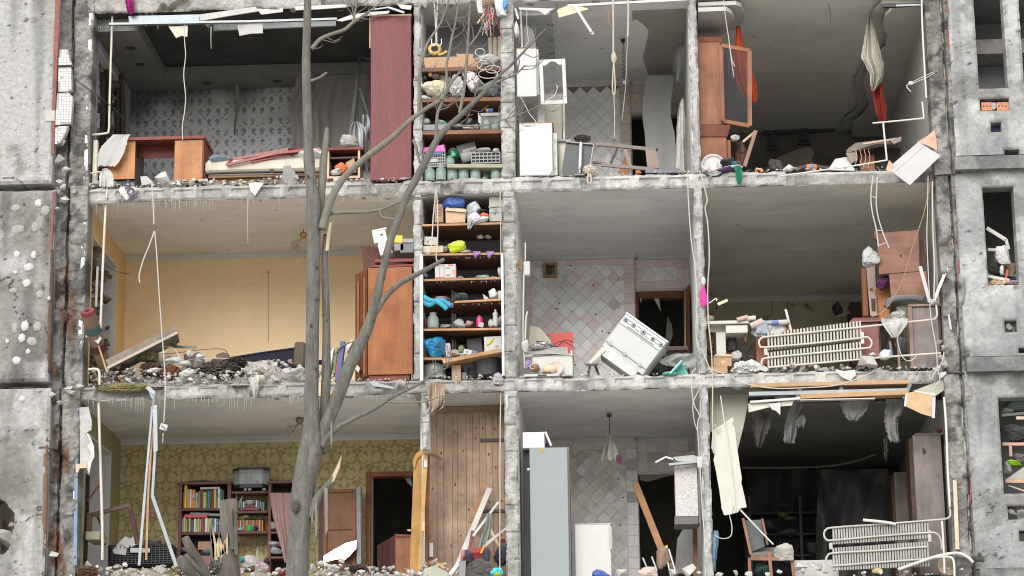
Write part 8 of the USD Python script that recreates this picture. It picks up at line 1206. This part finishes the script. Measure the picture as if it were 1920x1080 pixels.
for i,(a,b) in enumerate((((1857,532,.1),(1872,524,.3)),((1866,533,.1),(1882,526,.3)),((1878,533,.1),(1886,527,.2)))): obj('wood_block',('left wooden piece on the sill','middle wooden piece on the sill','right wooden piece on the sill')[i],'wood piece',bar(a,b,.05,.05),palewood,group='wood pieces on the tall opening sill')
obj('loggia_shelf','grey upper shelf inside the wide loggia opening','shelf',hull([P(x,y,d)for x,y,d in((1878,776,.3),(1960,768,.3),(1878,781,.3),(1960,774,.3),(1878,772,.8),(1960,765,.8))]),M('shelf_grey2',(.24,.235,.22),.8));obj('loggia_bar','pinkish wooden bar inside the wide loggia opening','bar',bar((1879,833,.3),(1960,833,.3),.04,.05),M('bar_pink',(.45,.28,.20),.8));obj('loggia_bar','upright pinkish batten below the bar','bar',bar((1894,835,.3),(1895,856,.3),.04,.04),M('bar_pink'));obj('loggia_bar','lower pinkish bar inside the wide loggia opening','bar',bar((1885,903,.2),(1960,903,.2),.04,.05),M('bar_pink'));obj('pale_bar','pale bar at the right of the upper shelf','bar',bar((1905,784,.2),(1960,784,.2),.04,.05),M('bar_pale',(.48,.38,.30),.8))
for i,(x,y,w,h,c,lab) in enumerate(((1905,758,44,26,(.14,.165,.18),'blue grey bag on the upper loggia shelf'),(1890,770,24,10,(.45,.45,.44),'white shoes on the upper loggia shelf'),(1902,812,50,34,(.035,.035,.04),'dark clothes below the upper loggia shelf'),(1912,862,26,22,(.10,.10,.10),'dark netted bag beside the lime bag'),(1902,868,32,11,(.26,.50,.02),'lime green bag in the wide loggia opening'),(1888,878,18,24,(.28,.28,.27),'grey striped packet below the lime bag'),(1914,758,14,10,(.30,.32,.24),'greenish cup on the upper loggia shelf'))): bag('loggia_item',lab,x,y,w,h,.35,.25,fab('log_%d'%i,c),190+i,cat_='bag',rough=.3)
obj('grey_sheet_board','grey curved board lying under the lime green bag','board',hull([P(x,y,d)for x,y,d in((1884,900,.3),(1925,872,.3),(1960,868,.3),(1960,902,.3),(1884,902,.3),(1925,870,.5))]),M('board_shell',(.32,.31,.27),.8));obj('thin_rod','pale thin rod below the lower pinkish bar','rod',bar((1890,910,.25),(1930,924,.25),.02,.02),M('bar_pale'))
for i,(x,y,s) in enumerate(((6,1010,60),(28,1050,44),(10,1062,40),(22,985,26))): obj('concrete_lump',('big lump in the hole of the lower left panel','white edged slab in the lower left hole','lowest lump in the lower left hole','small lump at the rim of the lower left hole')[i],'concrete lump',chunk(P(x,y,.1),s*S(),np.random.RandomState(200+i)),rub[i%3]);
obj('orange_furniture_piece','orange brown furniture panel seen through the hole','panel',poly([(-20,985),(8,975),(15,990),(5,1030),(-20,1040)],.5,.05),brownwood)
# ================================================================ bare tree and broken stump in front of the building
YT=-3.4
bark=M('bark',(.095,.091,.08),.95,.7,14,1.0,70,.15,stretch=(1,1,.22));barkU=M('bark_upper',(.135,.128,.105),.9,.4,14,.6,60,.2,stretch=(1,1,.3));twigm=M('twig_bark',(.12,.11,.105),.9,.3,20,.3);heart=wood('split_wood',(.36,.27,.16),(.5,.40,.27),2,.7,22,0);knotm=M('bark_knot',(.07,.055,.045),.95,.4,20,.8)
def limb(pts,sides=14,n=7,rough=.07,seed=0,Y=YT,taper_end=False):
    """pts: (x, y, width in pixels[, depth offset])"""
    w=np.array([P(q[0],q[1],Y+(q[3]if len(q)>3 else 0))for q in pts]);s=smoothline(w,n);k=np.linspace(0,len(w)-1,len(s));r=np.interp(k,np.arange(len(w)),[q[2]for q in pts]) * S(Y) / 2
    m=tube(s,r,sides);v=m.vertices;nb=len(s) * sides;c=np.repeat(s,sides,0);d=v[:nb] - c
    f=1 + rough * 2 * (meshkit.fbm(v[:nb]*[9,9,3]+seed*11+70,4,seed)-.5) + rough * 1.6 * np.maximum(0,meshkit.noise(v[:nb]*6+seed+90,seed+3)-.72) * 3
    if sides > 16: rg=np.abs(meshkit.noise(np.stack([np.arctan2(d[:,1],d[:,0])*5.5+.8*np.sin(v[:nb,2]*2.1),v[:nb,2]*1.6,v[:nb,2]*0],-1)+40,seed+9)-.5) * 2;f=f - .10 * np.exp(-rg*7)
    v[:nb]=c + d * f[:,None];return trimesh.Trimesh(v,m.faces,process=False)
T=Thing('bare_tree','tall bare tree with split grey trunk standing before the building','tree')
T.part('trunk',limb([(548,1500,58),(552,1250,50),(557,1085,42),(561,1000,40),(566,940,41),(573,890,43),(580,850,42),(585,815,36),(585,770,28),(584,730,26),(585,660,25),(587,560,25),(588,480,25),(588,420,27),(588,385,28),(583,340,22),(579,290,20),(576,200,17),(574,110,16),(576,40,15),(578,-60,14)],44,16,.10,1),bark,True,label='main grey trunk')
T.part('limb',limb([(590,862,24,.1),(600,826,25,.05),(615,788,25),(637,735,25),(656,685,24),(682,632,22),(697,592,20),(706,560,18),(717,510,15),(732,452,14),(747,410,14),(762,370,14),(779,338,15),(801,297,14),(825,254,12),(865,215,10),(905,176,8),(937,141,6),(960,120,5),(996,82,4),(1024,54,3)],24,12,.08,2),bark,True,label='long right limb crossing the closet')
T.part('limb',limb([(600,850,22,.15),(607,800,20,.15),(611,720,18,.1),(612,640,15,.1),(611,560,14,.1),(609,490,12,.1),(611,440,10,.1)],22,10,.08,3),bark,True,label='middle stem with its top split off')
T.part('split_wood',hull([P(x,y,YT+d)for x,y in((610,470),(616,470),(617,420),(622,416),(613,440))for d in(-.03,.04)]),heart,label='pale split wood at the middle stem')
T.part('limb',limb([(596,430,18,.1),(601,380,16,.1),(605,330,15,.1),(608,290,13,.1),(612,255,10,.1),(613,240,6,.1)],12,6,.08,4),barkU,True,label='short broken stem beside the trunk')
T.part('limb',limb([(604,430,16,-.05),(612,400,15,-.05),(625,365,14,-.05),(645,333,13),(680,300,12),(702,283,12),(735,258,11),(770,225,9),(800,203,8),(825,188,8),(838,168,7),(848,152,6),(870,127,4)],12,6,.07,5),barkU,True,label='right limb with upright forks')
fk=[([(705,584,11),(720,560,11),(745,535,11),(770,520,10),(800,505,9),(833,486,7)],'broken side branch pointing at the closet'),([(584,92,9),(600,74,8),(622,64,7),(645,56,7),(660,44,6),(680,30,5),(705,12,4),(730,-10,3)],None),([(661,44,5),(666,22,4),(671,-8,3)],None),([(582,152,6),(598,146,5),(613,136,4)],None),
      ([(607,410,8),(622,400,7),(650,398,7),(690,397,6),(720,391,5),(750,378,5),(775,371,4),(800,371,2)],None),([(748,412,4),(730,410,4),(715,405,4),(712,390,3),(708,376,2)],None),([(602,838,12),(616,818,12),(636,800,10),(665,784,8),(700,768,7),(740,742,6),(780,723,5),(815,700,4),(838,690,2)],'low thin branch before the slab'),([(722,753,4),(760,755,3),(800,752,3),(830,742,2),(862,736,1.5)],None),
      ([(839,168,6),(837,125,5),(842,100,5),(847,72,5),(855,37,4),(861,-6,3)],None),([(862,212,7),(870,168,6),(875,112,6),(877,87,5),(880,25,4),(884,-8,3)],None),([(878,88,4),(895,66,3),(907,40,2.5),(920,20,2)],None),([(817,262,7),(820,215,6),(826,200,5),(838,168,5)],None),([(786,212,8),(787,137,6),(795,100,6),(805,75,5),(827,42,4),(843,-6,3)],None),([(850,236,4),(880,236,4),(912,234,3),(945,224,3),(985,210,2),(1018,195,1.5)],None),([(905,176,4),(930,155,4),(965,140,4),(985,122,3)],None),([(775,262,6),(781,278,6),(787,305,4)],None)]
for i,(pts,lab) in enumerate(fk): T.part('branch',limb(pts,9,6,.07,10+i),barkU if i not in(0,6)else bark,True,label=lab)
r_=np.random.RandomState(77);tw=[]
for pts,_ in fk[1:3] + fk[8:15] + [([(865,215,9),(905,176,8),(960,120,5),(1024,54,3)],None),([(800,203,8),(838,168,7),(870,127,4)],None),([(740,742,6),(838,690,2)],None)]:
    for _k in range(8):
        j=r_.randint(len(pts)-1);s_=r_.rand();a=np.array(pts[j][:2]) * (1-s_) + np.array(pts[j+1][:2]) * s_;d=np.array(pts[j+1][:2],float) - pts[j][:2];an=math.atan2(d[1],d[0]) + r_.choice([-1,1]) * r_.uniform(.5,1.1);L=r_.uniform(16,46);y0=r_.uniform(-.15,.15)
        q=[(a[0],a[1],2.4,0)] + [(a[0]+math.cos(an+.25*math.sin(3*u))*L*u,a[1]+math.sin(an+.25*math.sin(3*u))*L*u-5*u*u,2.4-1.5*u,y0*u)for u in(.35,.7,1)]
        T.part('twig',limb(q,5,4,.05,40+_k),twigm,True)
        if L > 28: e=q[2];T.part('twig',limb([(e[0],e[1],1.6,e[3]),(e[0]+math.cos(an-.8)*L*.3,e[1]+math.sin(an-.8)*L*.3,1.1,e[3]),(e[0]+math.cos(an-.6)*L*.5,e[1]+math.sin(an-.6)*L*.5-2,.7,e[3])],5,3,.05,41),twigm,True)
T.part('splintered_branch',limb([(580,972,20),(592,940,18),(604,922,14),(618,906,12),(627,888,8),(634,870,4)],12,6,.1,60),bark,True,label='splintered stub branch low on the trunk');T.part('split_wood',hull([P(x,y,YT+d)for x,y in((615,910),(624,896),(634,872),(641,852),(638,874),(626,902))for d in(-.03,.03)]),heart)
for x,y0,y1,w in ((611,915,1004,7),(592,940,1010,5),(585,950,985,4),(621,770,838,4)): T.part('bark_strip',hull([P(a,y,YT-.04+d)for a,y in((x-w/2,y0),(x+w/2,y0),(x-w/2+2,y1-14),(x+w/2,y1-10),(x-1,y1))for d in(-.015,.015)]),M('bark_strip',(.16,.15,.125),.9,.4,14,.6,stretch=(1,1,.2)))
T.part('knot_hole',blob(554,950,17,28,YT-.16,.06,3,.3,3),knotm,True)
for x,y in ((594,500),(596,560),(583,610),(592,690),(606,590),(614,600),(577,330),(700,600),(690,630),(720,520)): T.part('bark_knot',blob(x,y,5,8,YT-.09,.05,int(x),.3,3,0,2),knotm,True)
# broken stump
YS=-2.6
Q=Thing('broken_stump','splintered broken tree stump with torn pale wood before the bookcase','tree stump');b3=M('bark_stump',(.08,.071,.06),.95,.5,14,.9,60,.15,stretch=(1,1,.2))
Q.part('trunk',limb([(428,1500,50),(428,1200,46),(428,1085,44),(426,1050,42),(427,1020,34),(432,1000,22)],30,10,.12,70,YS),b3,True)
Q.part('bark_slab',hull([P(x,y,YS+d)for x,y in((411,938),(438,934),(446,940),(445,1070),(424,1070),(414,1000))for d in(-.04,.10)]),M('slab_grey',(.115,.10,.085),.95,.4,12,.9,stretch=(1,1,.2)),label='tall grey bark slab of the stump')
for x0,y0,x1,y1,x2,w,m_ in ((443,1040,440,960,443,7,b3),(436,1030,432,950,434,6,b3),(398,1060,398,990,397,8,b3),(396,1010,396,970,397,4,b3),(404,1050,401,985,399,8,heart),(409,1045,408,1000,411,6,heart),(418,1040,414,1000,409,6,heart),(424,1040,424,1000,427,7,heart),(416,1055,420,1010,422,8,heart),(448,950,450,928,456,3,b3),(443,960,443,925,443,4,b3)):
    Q.part('splinter',hull([P(a,y,YS-.10+d)for a,y,q in((x0-w/2,y0,0),(x0+w/2,y0,0),(x1-w/2,(y0+y1)/2,0),(x1+w/2,(y0+y1)/2,0),(x2,y1,0))for d in(-.03,.03)]),m_,label='pale torn wood splinter' if m_ is heart else None)
for i,pts in enumerate(([(347,1008,14,-.3),(358,1030,17,-.3),(376,1060,19,-.2),(400,1110,20,-.1),(420,1180,22,0)],[(336,1046,15,-.5),(350,1066,18,-.5),(372,1100,20,-.3),(410,1200,22,0)],[(348,1040,9,-.3),(366,1062,11,-.3),(392,1090,12,-.2),(420,1160,14,0)])): Q.part('broken_limb',limb(pts,12,6,.1,75+i,YS),b3,True)
Q.part('root_moss',blob(404,1060,26,26,YS-.1,.2,5,.4,5),M('bark_crumb',(.10,.09,.075),.95,.6,24,.9))
